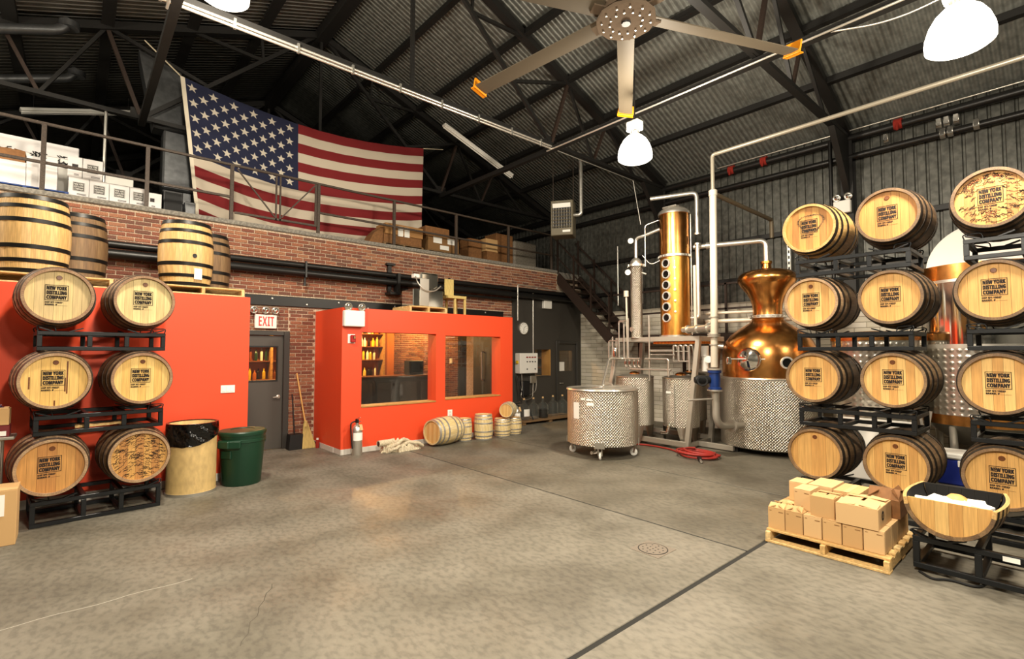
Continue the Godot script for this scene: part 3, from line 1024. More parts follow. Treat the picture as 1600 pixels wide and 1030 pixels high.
	var kn := part("lock_plate", MB.new().lathe([Vector2(0, 0), Vector2(0.036, 0), Vector2(0.036, 0.012), Vector2(0.02, 0.02), Vector2(0.018, 0.05), Vector2(0, 0.05)], 16), M.steel, d, Transform3D(Basis(Vector3.RIGHT, PI / 2), V(2.79, 0.94, z - 0.02)))
	part("lever", MB.new().tube([V(2.79, 0.94, z + 0.02), V(2.69, 0.935, z + 0.022)], 0.011, 8), M.steel, d)


func dark_wall() -> void:
	var z := BRICK_Z
	# pass-through window and door to a warm back room
	var w := structure("window_3")
	part("frame", MB.new().bx(9.78, 9.82, 1.1, 1.82, z - 0.3, z + 0.012), M.oak, w)
	part("frame", MB.new().bx(9.24, 9.8, 1.08, 1.11, z - 0.3, z + 0.012), M.doorframe, w)
	part("pane", MB.new().bx(9.24, 9.78, 1.11, 1.82, z - 0.15, z - 0.145), M.glass, w)
	var d := structure("door_2")
	part("frame", MB.new().bx(10.04, 10.14, 0, 2.06, z - 0.1, z + 0.03, 0.006), M.doorframe, d)
	part("frame", MB.new().bx(10.88, 10.97, 0, 2.06, z - 0.1, z + 0.03, 0.006), M.doorframe, d)
	part("frame", MB.new().bx(10.14, 10.88, 1.98, 2.06, z - 0.1, z + 0.03, 0.006), M.doorframe, d)
	for r in [[10.14, 10.88, 0.01, 1.21], [10.14, 10.88, 1.79, 1.975], [10.14, 10.2, 1.21, 1.79], [10.73, 10.88, 1.21, 1.79]]:
		part("leaf", MB.new().bx(r[0], r[1], r[2], r[3], z - 0.07, z - 0.02), M.dark, d)
	part("pane", MB.new().bx(10.2, 10.73, 1.21, 1.79, z - 0.048, z - 0.042), M.glass, d)
	part("notice", MB.new().bx(10.22, 10.42, 1.22, 1.47, z - 0.04, z - 0.036), M.paper, d)
	part("door_handle", MB.new().tube([V(10.2, 0.88, z - 0.02), V(10.2, 0.88, z + 0.03), V(10.3, 0.88, z + 0.035)], 0.014, 8), M.steel, d)
	var sh := thing("store_shelf", "warm lit shelf of small goods seen through the pass-through window", "shelf")
	part("back_panel", MB.new().bx(9.21, 11.1, 0.6, 2.6, -11.55, -11.5), M.amberwall, sh)
	for k in 4:
		part("board", MB.new().bx(9.21, 11.1, 0.95 + k * 0.3, 0.98 + k * 0.3, -11.5, -11.2), M.bar_oak, sh)
	var gc := [Color(0.6, 0.15, 0.08), Color(0.8, 0.7, 0.4), Color(0.2, 0.12, 0.08), Color(0.75, 0.4, 0.1)]
	var gm := []
	for c in gc:
		gm.append(mat(c, 0.5))
	var cup := MB.new().lathe([Vector2(0, 0), Vector2(0.05, 0), Vector2(0.055, 0.14), Vector2(0.03, 0.19), Vector2(0.025, 0.22), Vector2(0, 0.22)], 10).mesh()
	for k in 12:
		var o := MeshInstance3D.new()
		o.name = numbered("jar")
		o.mesh = cup
		o.material_override = gm[k % 4]
		o.position = V(9.5 + (k % 6) * 0.25, 1.28 if k < 6 else 0.98, -11.35)
		add_child(o)
		tag(o, "small %s jar on the %s board of the shelf behind the pass-through window" % [["red", "cream", "dark", "orange"][k % 4], "upper" if k < 6 else "lower"], "jar", "jars behind the pass-through window, %s board" % ("upper" if k < 6 else "lower"))
	var t := thing("pendant_lamp", "small warm lamp in the back room behind the pass-through window", "lamp", "", V(10.0, 2.4, -10.6))
	part("shade_glow", MB.new().lathe([Vector2(0, -0.06), Vector2(0.05, -0.04), Vector2(0.06, 0), Vector2(0.04, 0.05), Vector2(0, 0.06)], 12), emit(Color(1.0, 0.75, 0.4), 5.0), t)
	part("cord", MB.new().tube([V(0, 0.06, 0), V(0, 0.6, 0)], 0.005, 5), M.black, t)
	omni("pendant_light", V(0, 0, 0), Color(1.0, 0.76, 0.45), 2.2, 0.05, t)
	# clock
	var c := thing("wall_clock", "round white wall clock with black hands on the dark painted wall", "clock")
	var face := Transform3D(Basis(Vector3.RIGHT, PI / 2), V(8.8, 2.37, z))
	part("case", MB.new().lathe([Vector2(0, 0.0), Vector2(0.17, 0.0), Vector2(0.17, 0.035), Vector2(0.15, 0.04), Vector2(0.148, 0.03)], 32), M.brushed, c, face)
	part("dial", MB.new().lathe([Vector2(0, 0.0), Vector2(0.15, 0.0), Vector2(0.15, 0.03), Vector2(0, 0.03)], 32), M.paper, c, face)
	var nums := MB.new()
	for k in range(1, 13):
		letters(nums, str(k), Transform3D(Basis(), V(8.8 + sin(TAU * k / 12) * 0.118, 2.37 + cos(TAU * k / 12) * 0.118, z + 0.032)), 0.03 if k > 9 else 0.017, 0.03)
	part("numerals", nums, M.black, c)
	part("hand", MB.new().bar(V(8.8, 2.37, z + 0.035), V(8.87, 2.43, z + 0.035), 0.012, 0.003), M.black, c)
	part("hand", MB.new().bar(V(8.8, 2.37, z + 0.037), V(8.795, 2.255, z + 0.037), 0.009, 0.003), M.black, c)
	# control panel
	var p := thing("control_panel", "white electrical control box with buttons beside the red booth's right end", "control box")
	part("box", MB.new().bx(8.52, 9.15, 1.2, 1.72, z, z + 0.2, 0.012), M.white, p)
	for k in 4:
		part("red_lamp", MB.new().bx(8.73 + k * 0.095, 8.79 + k * 0.095, 1.6, 1.63, z + 0.2, z + 0.21), M.redink, p)
		part("selector", MB.new().lathe([Vector2(0, 0), Vector2(0.016, 0), Vector2(0.014, 0.02), Vector2(0, 0.02)], 10), M.black, p, Transform3D(Basis(Vector3.RIGHT, PI / 2), V(8.76 + k * 0.095, 1.5, z + 0.2)))
	for k in 2:
		part("push_button", MB.new().lathe([Vector2(0, 0), Vector2(0.018, 0), Vector2(0.014, 0.02), Vector2(0, 0.02)], 10), M.black, p, Transform3D(Basis(Vector3.RIGHT, PI / 2), V(8.76 + k * 0.285, 1.31, z + 0.2)))
	part("side_switch", MB.new().bx(8.49, 8.52, 1.45, 1.53, z + 0.06, z + 0.14, 0.008), M.yellow, p)
	var j := thing("junction_box", "grey and black junction boxes with looped cables under the white control box", "control box")
	part("grey_box", MB.new().bx(8.98, 9.2, 0.93, 1.13, z + 0.003, z + 0.1, 0.01), M.brushed, j)
	part("black_box", MB.new().bx(8.68, 8.92, 0.62, 1.0, z + 0.003, z + 0.14, 0.015), M.black, j)
	part("cable", MB.new().tube(bend([V(8.68, 1.2, z + 0.08), V(8.68, 0.8, z + 0.1), V(8.6, 0.6, z + 0.12), V(8.75, 0.5, z + 0.12), V(9.05, 0.55, z + 0.1), V(9.1, 0.93, z + 0.07)], 0.1), 0.012, 6), M.brushed, j)
	part("cable", MB.new().tube(bend([V(9.18, 1.2, z + 0.05), V(9.25, 1.0, z + 0.05), V(9.2, 0.7, z + 0.06), V(8.9, 0.6, z + 0.06)], 0.1), 0.01, 6), M.brushed, j)
	obj("walking_cane", MB.new().tube([V(8.5, 1.15, z + 0.09), V(8.5, 0.7, -9.3), V(8.465, 0.1, -8.86)], 0.014, 6), M.black, "black rubber hose end leaning from the wall onto the carboy pallet", "hose")
	emergency("emergency_light", V(9.645, 2.93, z), 0.30, 0.22, "white emergency light with two heads high on the dark painted wall", 0.0)
	# conduits down the dark wall
	obj("wall_conduit", MB.new().tube(bend([V(8.44, 2.55, z + 0.2), V(8.44, 3.47, z + 0.2), V(10.1, 3.42, z + 0.2)], 0.04), 0.012, 6), M.conduit, "thin conduit rising beside the brick edge and turning along the dark wall", "conduit")
	obj("wall_conduit", MB.new().tube(bend([V(9.14, 1.72, z + 0.03), V(9.14, 3.4, z + 0.03), V(9.25, 3.46, z + 0.1)], 0.04), 0.016, 6), M.conduit, "bright vertical conduit rising from the white control box", "conduit")


# an emergency light: a white box with two round lamp heads on top
func emergency(called: String, p: Vector3, w: float, h: float, label: String, turn: float) -> void:
	var t := thing(called, label, "emergency light", "", p, turn)
	part("box", MB.new().bx(-w / 2, w / 2, 0, h, 0, 0.1, 0.012), M.white, t)
	for s in [-0.3, 0.36]:
		var b := MB.new().lathe([Vector2(0, 0), Vector2(0.03, 0), Vector2(0.066, 0.05), Vector2(0.07, 0.085), Vector2(0.062, 0.09), Vector2(0.05, 0.06), Vector2(0.0, 0.05)], 18)
		var hd := part("lamp_head", b, M.galv, t, Transform3D(Basis(Vector3.RIGHT, PI / 2 + 0.15), V(s * w, h + 0.075, 0.0)))
		part("lens", MB.new().lathe([Vector2(0, 0.055), Vector2(0.055, 0.07), Vector2(0.03, 0.082), Vector2(0, 0.086)], 14), M.chrome, hd)


# ------------------------------------------------------------------ cartons and pallets
# a carton standing on its base; o: open (flaps up), logo (printed mark on the +z face), tape
func carton(p: Vector3, size: Vector3, turn: float, m: Material, label: String, group := "", o := {}) -> Node3D:
	var t := thing("carton", label, "box", group, p, turn)
	var h := size / 2
	if o.get("open", false):
		var b := MB.new()
		var k := 0.006
		b.bx(-h.x, h.x, 0, k, -h.z, h.z)
		b.bx(-h.x, h.x, k, size.y, h.z - k, h.z)
		b.bx(-h.x, h.x, k, size.y, -h.z, -h.z + k)
		b.bx(-h.x, -h.x + k, k, size.y, -h.z + k, h.z - k)
		b.bx(h.x - k, h.x, k, size.y, -h.z + k, h.z - k)
		part("body", b, m, t)
		var f := minf(size.x, size.z) * 0.45
		for s in [-1.0, 1.0]:
			var a: float = o.get("flap", 0.5) * (1.0 if s > 0 else 0.7)
			part("flap", MB.new().bar(V(s * h.x * 0.99, size.y, 0), V(s * h.x - s * cos(a) * f, size.y + sin(a) * f, 0), size.z * 0.97, 0.005), m, t)
			part("flap", MB.new().bar(V(0, size.y + 0.002, s * h.z), V(0, size.y + 0.01 + sin(a * 0.8) * f, s * (h.z - cos(a * 0.8) * f)), size.x * 0.94, 0.005), m, t)
	else:
		part("body", MB.new().bx(-h.x, h.x, 0, size.y - 0.004, -h.z, h.z, 0.004), m, t)
		for s in [-1.0, 1.0]:
			part("flap", MB.new().bx(minf(s * h.x, s * 0.002), maxf(s * h.x, s * 0.002), size.y - 0.004, size.y + 0.001, -h.z + 0.002, h.z - 0.002), m, t)
		if o.get("tape", true):
			part("tape", MB.new().bx(-0.022, 0.022, size.y + 0.001, size.y + 0.002, -h.z, h.z), M.card[2] if m != M.whitebox else M.paper, t)
	if o.has("logo"):
		var w: float = o.logo
		var c := Transform3D(Basis(), V(o.get("lx", 0.0), size.y * 0.53, h.z + 0.0012))
		var back := MB.new()
		flat(back, c, w, w)
		part("printed_mark", back, M.greyink, t)
		if w > 0.09:
			var tx := MB.new()
			var c2 := Transform3D(Basis(), c.origin + V(0, 0, 0.0008))
			frame_lines(tx, c2, w * 0.92, w * 0.92, w * 0.025)
			var lines := ["NEW YORK", "DISTILLING", "COMPANY"]
			for k in 3:
				letters(tx, lines[k], Transform3D(Basis(), c2.origin + V(0, (1 - k) * w * 0.27, 0)), w * 0.78, w * 0.19)
			part("printed_name", tx, M.paper, t)
		var sm := MB.new()
		for k in 2:
			flat(sm, Transform3D(Basis(), V(o.get("lx", 0.0) + w * 0.25, size.y * (0.16 - 0.05 * k), h.z + 0.0012)), w * 0.8, 0.008)
		part("printed_lines", sm, M.greyink, t)
	if o.get("marks", false):
		var mk := MB.new()
		flat(mk, Transform3D(Basis(), V(h.x * 0.55, size.y * 0.84, h.z + 0.001)), h.x * 0.55, 0.008)
		flat(mk, Transform3D(Basis(), V(-h.x * 0.7, size.y * 0.86, h.z + 0.001)), h.x * 0.25, 0.006)
		part("printed_lines", mk, M.tarpbrown, t)
	return t


# a timber pallet, its long boards along local x, centred on its base
func pallet(p: Vector3, size: Vector3, turn: float, mats: Array, label: String, group := "") -> Node3D:
	var t := thing("pallet", label, "pallet", group, p, turn)
	var h := size / 2
	var th := 0.02
	for k in 3:
		var x := (k - 1) * (h.x - 0.022)
		part("stringer", MB.new().bx(x - 0.02, x + 0.02, th, size.y - th, -h.z, h.z, 0.003), mats[k % mats.size()], t)
	var n := int(round(size.z / 0.155))
	for k in n:
		var z := -h.z + (k + 0.5) * size.z / n
		part("deck_board", MB.new().bx(-h.x, h.x, size.y - th, size.y, z - 0.05, z + 0.05, 0.003), mats[(k * 2 + 1) % mats.size()], t)
	for k in 3:
		var z := (k - 1) * (h.z - 0.05)
		part("bottom_board", MB.new().bx(-h.x, h.x, 0, th, z - 0.05, z + 0.05, 0.003), mats[k % mats.size()], t)
	return t


# ------------------------------------------------------------------ mezzanine
func flag() -> void:
	var W := 1140
	var H := 600
	var im := Image.create(W, H, false, Image.FORMAT_RGBA8)
	for k in 13:
		im.fill_rect(Rect2i(0, int(H * k / 13.0), W, int(H / 13.0) + 1), Color(0.46, 0.07, 0.085) if k % 2 == 0 else Color(0.77, 0.72, 0.645))
	var cw := int(W * 0.41)
	var ch := int(H * 7 / 13.0)
	im.fill_rect(Rect2i(0, 0, cw, ch), Color(0.08, 0.105, 0.22))
	var r := H * 0.0335
	for j in 9:
		for i in (6 if j % 2 == 0 else 5):
			var c := Vector2(cw * (1 + 2 * i + (j % 2)) / 12.0, ch * (j + 1) / 10.0)
			var poly := PackedVector2Array()
			for k in 10:
				poly.append(c + Vector2(sin(TAU * k / 10), -cos(TAU * k / 10)) * (r if k % 2 == 0 else r * 0.4))
			for y in range(int(c.y - r), int(c.y + r) + 2):
				for x in range(int(c.x - r), int(c.x + r) + 2):
					if Geometry2D.is_point_in_polygon(Vector2(x + 0.5, y + 0.5), poly):
						im.set_pixel(x, y, Color(0.78, 0.745, 0.68))
	im.fill_rect(Rect2i(0, 0, 16, H), Color(0.86, 0.82, 0.74))
	var m := mat(Color(1, 1, 1), 0.85, 0.0, {"albedo_texture": ImageTexture.create_from_image(im), "texture_repeat": false, "backlight_enabled": true, "backlight": Color(0.12, 0.12, 0.12), "cull_mode": BaseMaterial3D.CULL_DISABLED})
	var nx := 90
	var ny := 50
	var P := []
	for j in ny + 1:
		var row := []
		for i in nx + 1:
			var u := float(i) / nx
			var v := float(j) / ny
			var top := 6.72 - 0.34 * 4.0 * u * (1.0 - u) * 0.82 + 0.04 * u
			var x := 1.27 + 5.03 * u + 0.30 * v * pow(1.0 - u, 3.0)
			var y := top - 2.56 * v
			var fold := sin(u * 9.0 + v * 3.0) * 0.045 * (0.4 + v) + sin(u * 34.0 - v * 13.0) * 0.018 * v * (1.0 - u * 0.6) + sin(u * 60.0) * 0.006 * (1.0 - v) + sin((u * 1.6 + v) * 22.0) * 0.02 * maxf(0.0, v - 0.45) * 2.0
			var z := -10.5 + fold
			if y < 4.07:
				z += (4.07 - y) * 0.8
				y = 4.07 + 0.015 * sin(u * 40.0)
			row.append(V(x, y, z))
		P.append(row)
	var N := []
	for j in ny + 1:
		var row := []
		for i in nx + 1:
			var a: Vector3 = P[j][mini(i + 1, nx)] - P[j][maxi(i - 1, 0)]
			var b: Vector3 = P[mini(j + 1, ny)][i] - P[maxi(j - 1, 0)][i]
			row.append(b.cross(a).normalized())
		N.append(row)
	var b := MB.new()
	for j in ny:
		for i in nx:
			var uv := func(ii: int, jj: int) -> Vector2: return Vector2(float(ii) / nx, float(jj) / ny)
			b.sq(P[j][i], P[j][i + 1], P[j + 1][i + 1], P[j + 1][i], N[j][i], N[j][i + 1], N[j + 1][i + 1], N[j + 1][i], uv.call(i, j), uv.call(i + 1, j), uv.call(i + 1, j + 1), uv.call(i, j + 1))
	var f := thing("flag", "large flag with white stars on blue and red stripes, hung above the brick wall", "flag")
	part("cloth", b, m, f)
	part("hanging_rope", MB.new().tube([V(1.27, 6.72, -10.5), V(0.75, 7.2, -10.6)], 0.012, 6), M.tarp, f)
	part("hanging_rope", MB.new().tube([V(6.3, 6.76, -10.5), V(6.95, 6.95, -10.62)], 0.01, 6), M.tarp, f)


func mezzanine() -> void:
	var fl := structure("floor_mezzanine")
	part("slab", MB.new().bx(LEFT_X, 10.12, 3.84, MEZZ, BACK_Z, BRICK_Z - 0.3), M.cement, fl)
	part("slab", MB.new().bx(10.12, WALL_X, 3.84, MEZZ, BACK_Z, BRICK_Z), M.cement, fl)
	# railing
	var z := -9.72
	var r := thing("railing", "rusty steel guard railing along the top of the brick wall", "railing")
	for x in [-1.62, -0.43, 0.78, 1.98, 3.49, 5.12, 6.75, 8.4, 10.0]:
		part("post", MB.new().bx(x - 0.028, x + 0.028, MEZZ + 0.03, 5.03, z - 0.028, z + 0.028, 0.004), M.railm, r)
		part("base_plate", MB.new().bx(x - 0.06, x + 0.06, MEZZ + 0.035, MEZZ + 0.05, z - 0.05, z + 0.05, 0.003), M.railm, r)
	part("top_rail", MB.new().bx(-2.4, 10.05, 5.02, 5.06, z - 0.02, z + 0.02, 0.004), M.railm, r)
	part("middle_rail", MB.new().bx(-2.4, 1.98, 4.45, 4.49, z - 0.02, z + 0.02, 0.004), M.railm, r)
	part("middle_rail", MB.new().bx(3.49, 10.05, 4.45, 4.49, z - 0.02, z + 0.02, 0.004), M.railm, r)
	var g := thing("railing_gate", "hinged railing gate with diagonal braces in front of the flag", "gate")
	var zg := z + 0.05
	part("frame", MB.new().bx(2.02, 3.44, 4.17, 4.21, zg - 0.015, zg + 0.015, 0.003), M.railm, g)
	part("frame", MB.new().bx(3.40, 3.44, 4.21, 5.0, zg - 0.015, zg + 0.015, 0.003), M.railm, g)
	for x in [2.7, 2.77]:
		part("stile", MB.new().bx(x - 0.014, x + 0.014, 4.17, 5.0, zg - 0.015, zg + 0.015, 0.003), M.railm, g)
	part("brace", MB.new().bar(V(2.05, 4.97, zg), V(2.68, 4.23, zg), 0.022), M.railm, g)
	part("brace", MB.new().bar(V(3.40, 4.97, zg), V(2.79, 4.23, zg), 0.022), M.railm, g)
	flag()
	# white cartons on the old pallet at the edge
	pallet(V(0.4, MEZZ + 0.03, -10.15), V(1.15, 0.075, 0.45), 0, M.oldpallet, "thin worn pallet under the row of white printed cartons on the mezzanine")
	var xs := [[-0.154, 0.083, "leftmost"], [0.087, 0.322, "second"], [0.327, 0.577, "third"], [0.582, 0.80, "fourth"]]
	for k in 4:
		carton(V((xs[k][0] + xs[k][1]) / 2, 4.107, -10.08), V(xs[k][1] - xs[k][0], 0.29, 0.26), 0, M.whitebox, "white carton with a grey printed mark, %s in the bottom row on the mezzanine edge" % xs[k][2], "white printed cartons", {"logo": 0.135})
	carton(V(0.905, 4.107, -10.08), V(0.19, 0.25, 0.26), 0, M.whitebox, "white carton turned narrow side out at the right end of the row", "white printed cartons", {"logo": 0.06, "lx": -0.03})
	carton(V(-0.086, 4.40, -10.08), V(0.165, 0.31, 0.26), 0, M.whitebox, "white carton with a small mark, on the left of the upper pair", "white printed cartons", {"logo": 0.07})
	carton(V(0.12, 4.40, -10.08), V(0.235, 0.31, 0.26), 0, M.whitebox, "white carton with a large mark, on the right of the upper pair", "white printed cartons", {"logo": 0.135, "lx": 0.0})
	carton(V(0.46, 4.107, -10.42), V(0.36, 0.5, 0.3), 0, M.paper, "tall greyish carton standing behind the row of white printed cartons", "", {"logo": 0.12, "lx": 0.08})
	# left group on the blue pallet
	pallet(V(-0.62, MEZZ + 0.03, -10.3), V(0.95, 0.12, 0.8), 0, M.bluepallet, "blue pallet under the plain white cartons on the mezzanine")
	carton(V(-0.80, 4.15, -10.1), V(0.37, 0.33, 0.3), 0, M.whitebox, "plain white carton under the open brown box on the blue pallet", "plain white cartons")
	carton(V(-0.445, 4.15, -10.1), V(0.33, 0.45, 0.3), 0, M.whitebox, "taller plain white carton on the right end of the blue pallet", "plain white cartons")
	carton(V(-0.76, 4.48, -10.1), V(0.26, 0.17, 0.26), 0, M.carddark, "small open brown carton on top of a plain white carton", "", {"open": true, "flap": 0.15})
	var bp := thing("printed_crate", "large pale carton printed with dark plant sprays behind the railing at the left edge", "box")
	part("body", MB.new().bx(-1.3, -0.06, 4.15, 4.98, -11.0, -10.45, 0.01), M.paper, bp)
	part("lid_band", MB.new().bx(-1.31, -0.05, 4.78, 5.0, -11.01, -10.44, 0.01), M.whitebox, bp)
	var spr := MB.new()
	for k in 70:
		var cx: float = [-0.92, -0.52, -0.2][k % 3] + rng.randf_range(-0.09, 0.09)
		var cy := 4.72 + rng.randf_range(-0.08, 0.1)
		var a := rng.randf_range(0, TAU)
		flat(spr, Transform3D(Basis(V(0, 0, 1), a), V(cx, cy, -10.438)), 0.05, 0.016)
	part("printed_spray", spr, M.black, bp)
	obj("support_pole", MB.new().tube([V(0.27, 4.0, -10.72), V(0.27, 5.81, -10.72)], 0.025, 10), M.galv, "thin shiny pole standing behind the white cartons on the mezzanine", "pole")
	var bc := thing("speaker_cabinet", "black speaker cabinet at the foot of the silver duct beside the flag", "speaker")
	part("cabinet", MB.new().bx(1.05, 1.33, 4.03, 4.52, -10.5, -10.2, 0.01), M.black, bc)
	part("grille", MB.new().bx(1.07, 1.31, 4.06, 4.49, -10.2, -10.19, 0.004), M.rubber, bc)
	obj("grey_case", MB.new().bx(1.36, 1.52, 4.03, 4.38, -10.45, -10.2, 0.012), M.duct, "small grey case between the black speaker and the flag's edge", "case")
	# sheet metal duct
	var d := thing("ventilation_duct", "big dull silver ventilation duct rising beside the flag's left edge", "duct")
	part("riser", MB.new().bx(1.1, 1.6, 4.75, 5.85, -11.4, -10.95, 0.03), M.duct, d)
	part("foot", MB.new().bx(1.12, 1.58, 4.0, 4.75, -11.35, -11.0, 0.02), M.duct, d)
	part("hood", MB.new().prism(PackedVector2Array([Vector2(0.95, 5.85), Vector2(1.6, 5.85), Vector2(1.35, 7.0), Vector2(0.7, 7.2)]), -11.35, -11.0), M.duct, d)
	# cartons and pallets at the far right mezzanine, some card darkened for dim light
	pallet(V(5.45, MEZZ + 0.03, -10.1), V(0.98, 0.12, 0.5), 0, M.oldpallet, "worn pallet under the flat brown bundles at the flag's right corner")
	var tr := thing("flat_bundle", "stack of flattened brown cartons under a cardboard tray with two paper sheets", "box")
	part("bundle", MB.new().bx(4.98, 5.92, 4.15, 4.34, -10.34, -9.9, 0.01), M.carddark, tr)
	part("tray", MB.new().bx(5.0, 5.94, 4.34, 4.58, -10.34, -9.88, 0.008), mat(Color(0.62, 0.45, 0.26), 0.8), tr)
	for k in 2:
		part("paper_sheet", MB.new().bx(5.3 + k * 0.16, 5.43 + k * 0.16, 4.32, 4.54, -9.88, -9.875), M.paper, tr)
	var cl := MB.new()
	cl.prism(PackedVector2Array([Vector2(4.62, 4.04), Vector2(4.96, 4.04), Vector2(4.99, 4.5), Vector2(4.9, 4.46), Vector2(4.75, 4.3)]), -10.3, -9.95)
	obj("dark_cloth", cl, M.carddark, "dark cloth sloping off the left of the cardboard tray on the mezzanine", "cloth")
	pallet(V(6.55, MEZZ + 0.03, -10.15), V(0.95, 0.12, 0.5), 0, M.oldpallet, "worn pallet under the dark stack with white labels")
	var ds := thing("dark_stack", "dark wrapped flat stack with three white labels behind the railing", "box")
	part("lower", MB.new().bx(6.12, 7.0, 4.15, 4.5, -10.38, -9.95, 0.01), M.tarpbrown, ds)
	part("upper", MB.new().bx(6.08, 6.75, 4.5, 4.72, -10.38, -10.0, 0.01), M.carddark, ds)
	for q in [[6.26, 6.5, 4.33, 4.47], [6.66, 6.92, 4.34, 4.48], [6.45, 6.7, 4.19, 4.29]]:
		part("label", MB.new().bx(q[0], q[1], q[2], q[3], -9.95, -9.945), M.paper, ds)
	pallet(V(8.0, MEZZ + 0.03, -10.5), V(0.9, 0.1, 0.8), 0, M.oldpallet, "worn pallet under the brown cartons near the stairs")
	carton(V(7.72, 4.13, -10.45), V(0.42, 0.55, 0.4), 0, M.carddark, "brown carton on the left of the group near the mezzanine stairs", "brown mezzanine cartons")
	carton(V(8.2, 4.13, -10.3), V(0.38, 0.26, 0.36), 0, M.carddark, "lower brown carton in the middle of the group near the mezzanine stairs", "brown mezzanine cartons")
	carton(V(8.17, 4.39, -10.3), V(0.4, 0.33, 0.36), 0, M.card[1], "brown carton stacked on another near the mezzanine stairs", "brown mezzanine cartons")
	carton(V(8.82, 4.035, -10.62), V(0.6, 0.95, 0.5), 0, M.carddark, "tall brown carton beside the plastic wrapped load on the mezzanine", "brown mezzanine cartons")
	var wl := thing("wrapped_load", "pallet load wrapped in shiny grey plastic at the right end of the mezzanine", "pallet load")
	part("wrapping", MB.new().bx(9.12, 10.0, 4.12, 4.88, -10.9, -10.3, 0.05), M.wrap, wl)
	part("base", MB.new().bx(9.1, 10.02, 4.03, 4.12, -10.92, -10.28, 0.01), M.tarpbrown, wl)
	# pipes along the brick
	var zp := BRICK_Z + 0.12
	obj("black_pipe", MB.new().tube([V(LEFT_X, 3.36, zp), V(10.6, 3.36, zp)], 0.055, 12), M.darkpipe, "upper black pipe running along the brick wall", "pipe")
	obj("black_pipe", MB.new().tube([V(LEFT_X, 3.215, zp + 0.02), V(10.6, 3.215, zp + 0.02)], 0.07, 12), M.darkpipe, "lower and thicker black pipe running along the brick wall", "pipe")
	obj("black_pipe", MB.new().tube(bend([V(5.08, 3.08, zp + 0.02), V(7.0, 3.08, zp + 0.02), V(8.42, 3.08, zp + 0.02)], 0.1), 0.03, 10), M.darkpipe, "thin third black pipe below the pair, ending at the bracket", "pipe")
	var br := thing("pipe_bracket", "dark steel bracket clamped around the black pipes on the brick wall", "bracket")
	part("upright", MB.new().bx(4.9, 4.98, 2.98, 3.62, BRICK_Z, BRICK_Z + 0.06), M.darkpipe, br)
	part("upright", MB.new().bx(5.03, 5.09, 2.98, 3.4, BRICK_Z + 0.06, BRICK_Z + 0.25), M.darkpipe, br)
	part("arm", MB.new().bx(4.86, 5.1, 2.95, 3.0, BRICK_Z, BRICK_Z + 0.25), M.darkpipe, br)
	part("arm", MB.new().bx(4.86, 5.05, 3.58, 3.62, BRICK_Z, BRICK_Z + 0.1), M.darkpipe, br)
	for x in [[3.17, "small hanging valve below the black pipes above the exit door"], [6.35, "pipe strap holding the black pipes above the booth"]]:
		var s := thing("pipe_strap", x[1], "bracket")
		var px: float = x[0]
		part("strap", MB.new().bx(px - 0.015, px + 0.015, 3.13, 3.43, zp + 0.05, zp + 0.1), M.darkpipe, s)
		part("nipple", MB.new().lathe([Vector2(0, 2.98), Vector2(0.03, 2.98), Vector2(0.02, 3.06), Vector2(0.02, 3.14), Vector2(0, 3.14)], 10), M.steelpaint, s, at(px, 0, zp + 0.02))
	# steel stairs down from the mezzanine along the right wall
	var st := thing("steel_stairs", "dark rusty steel stairs running down from the mezzanine along the right wall", "stairs")
	var a := V(10.13, 3.86, -9.62)
	var b := V(10.13, 2.08, -7.8)
	for x in [10.13, 11.0]:
		part("stringer", MB.new().bar(V(x, a.y, a.z), V(x, b.y, b.z), 0.05, 0.26), M.rust, st)
		part("handrail", MB.new().bar(V(x, 4.95, -9.7), V(x, 3.17, -7.82), 0.035), M.rust, st)
		part("middle_rail", MB.new().bar(V(x, 4.5, -9.7), V(x, 2.7, -7.82), 0.025), M.rust, st)
		for k in 4:
			var f := k / 3.0
			var p := V(x, lerpf(3.95, 2.1, f), lerpf(-9.6, -7.82, f))
			part("post", MB.new().bx(x - 0.02, x + 0.02, p.y, p.y + 1.05, p.z - 0.02, p.z + 0.02), M.rust, st)
	for k in 9:
		var f := (k + 0.5) / 9.0
		var p := a.lerp(b, f)
		part("tread", MB.new().bx(10.15, 10.98, p.y - 0.02, p.y + 0.02, p.z - 0.12, p.z + 0.12), M.rust, st)
	var pl := thing("landing", "dark steel landing with guard rails along the right wall behind the stills", "platform")
	part("deck", MB.new().bx(10.1, 11.05, 2.05, 2.1, -7.68, -3.9), M.rust, pl)
	part("edge_beam", MB.new().bx(10.08, 10.14, 1.98, 2.15, -7.68, -3.9, 0.006), M.rust, pl)
	for zz in [-7.2, -6.0, -4.8, -3.92]:
		part("post", MB.new().bx(10.09, 10.13, 2.15, 3.2, zz - 0.022, zz + 0.022), M.rust, pl)
		part("leg", MB.new().bx(10.5, 10.56, 0, 2.05, zz - 0.03, zz + 0.03), M.rust, pl)
	for y in [3.17, 2.65]:
		part("rail", MB.new().bx(10.09, 10.13, y - 0.02, y + 0.02, -7.66, -3.9), M.rust, pl)


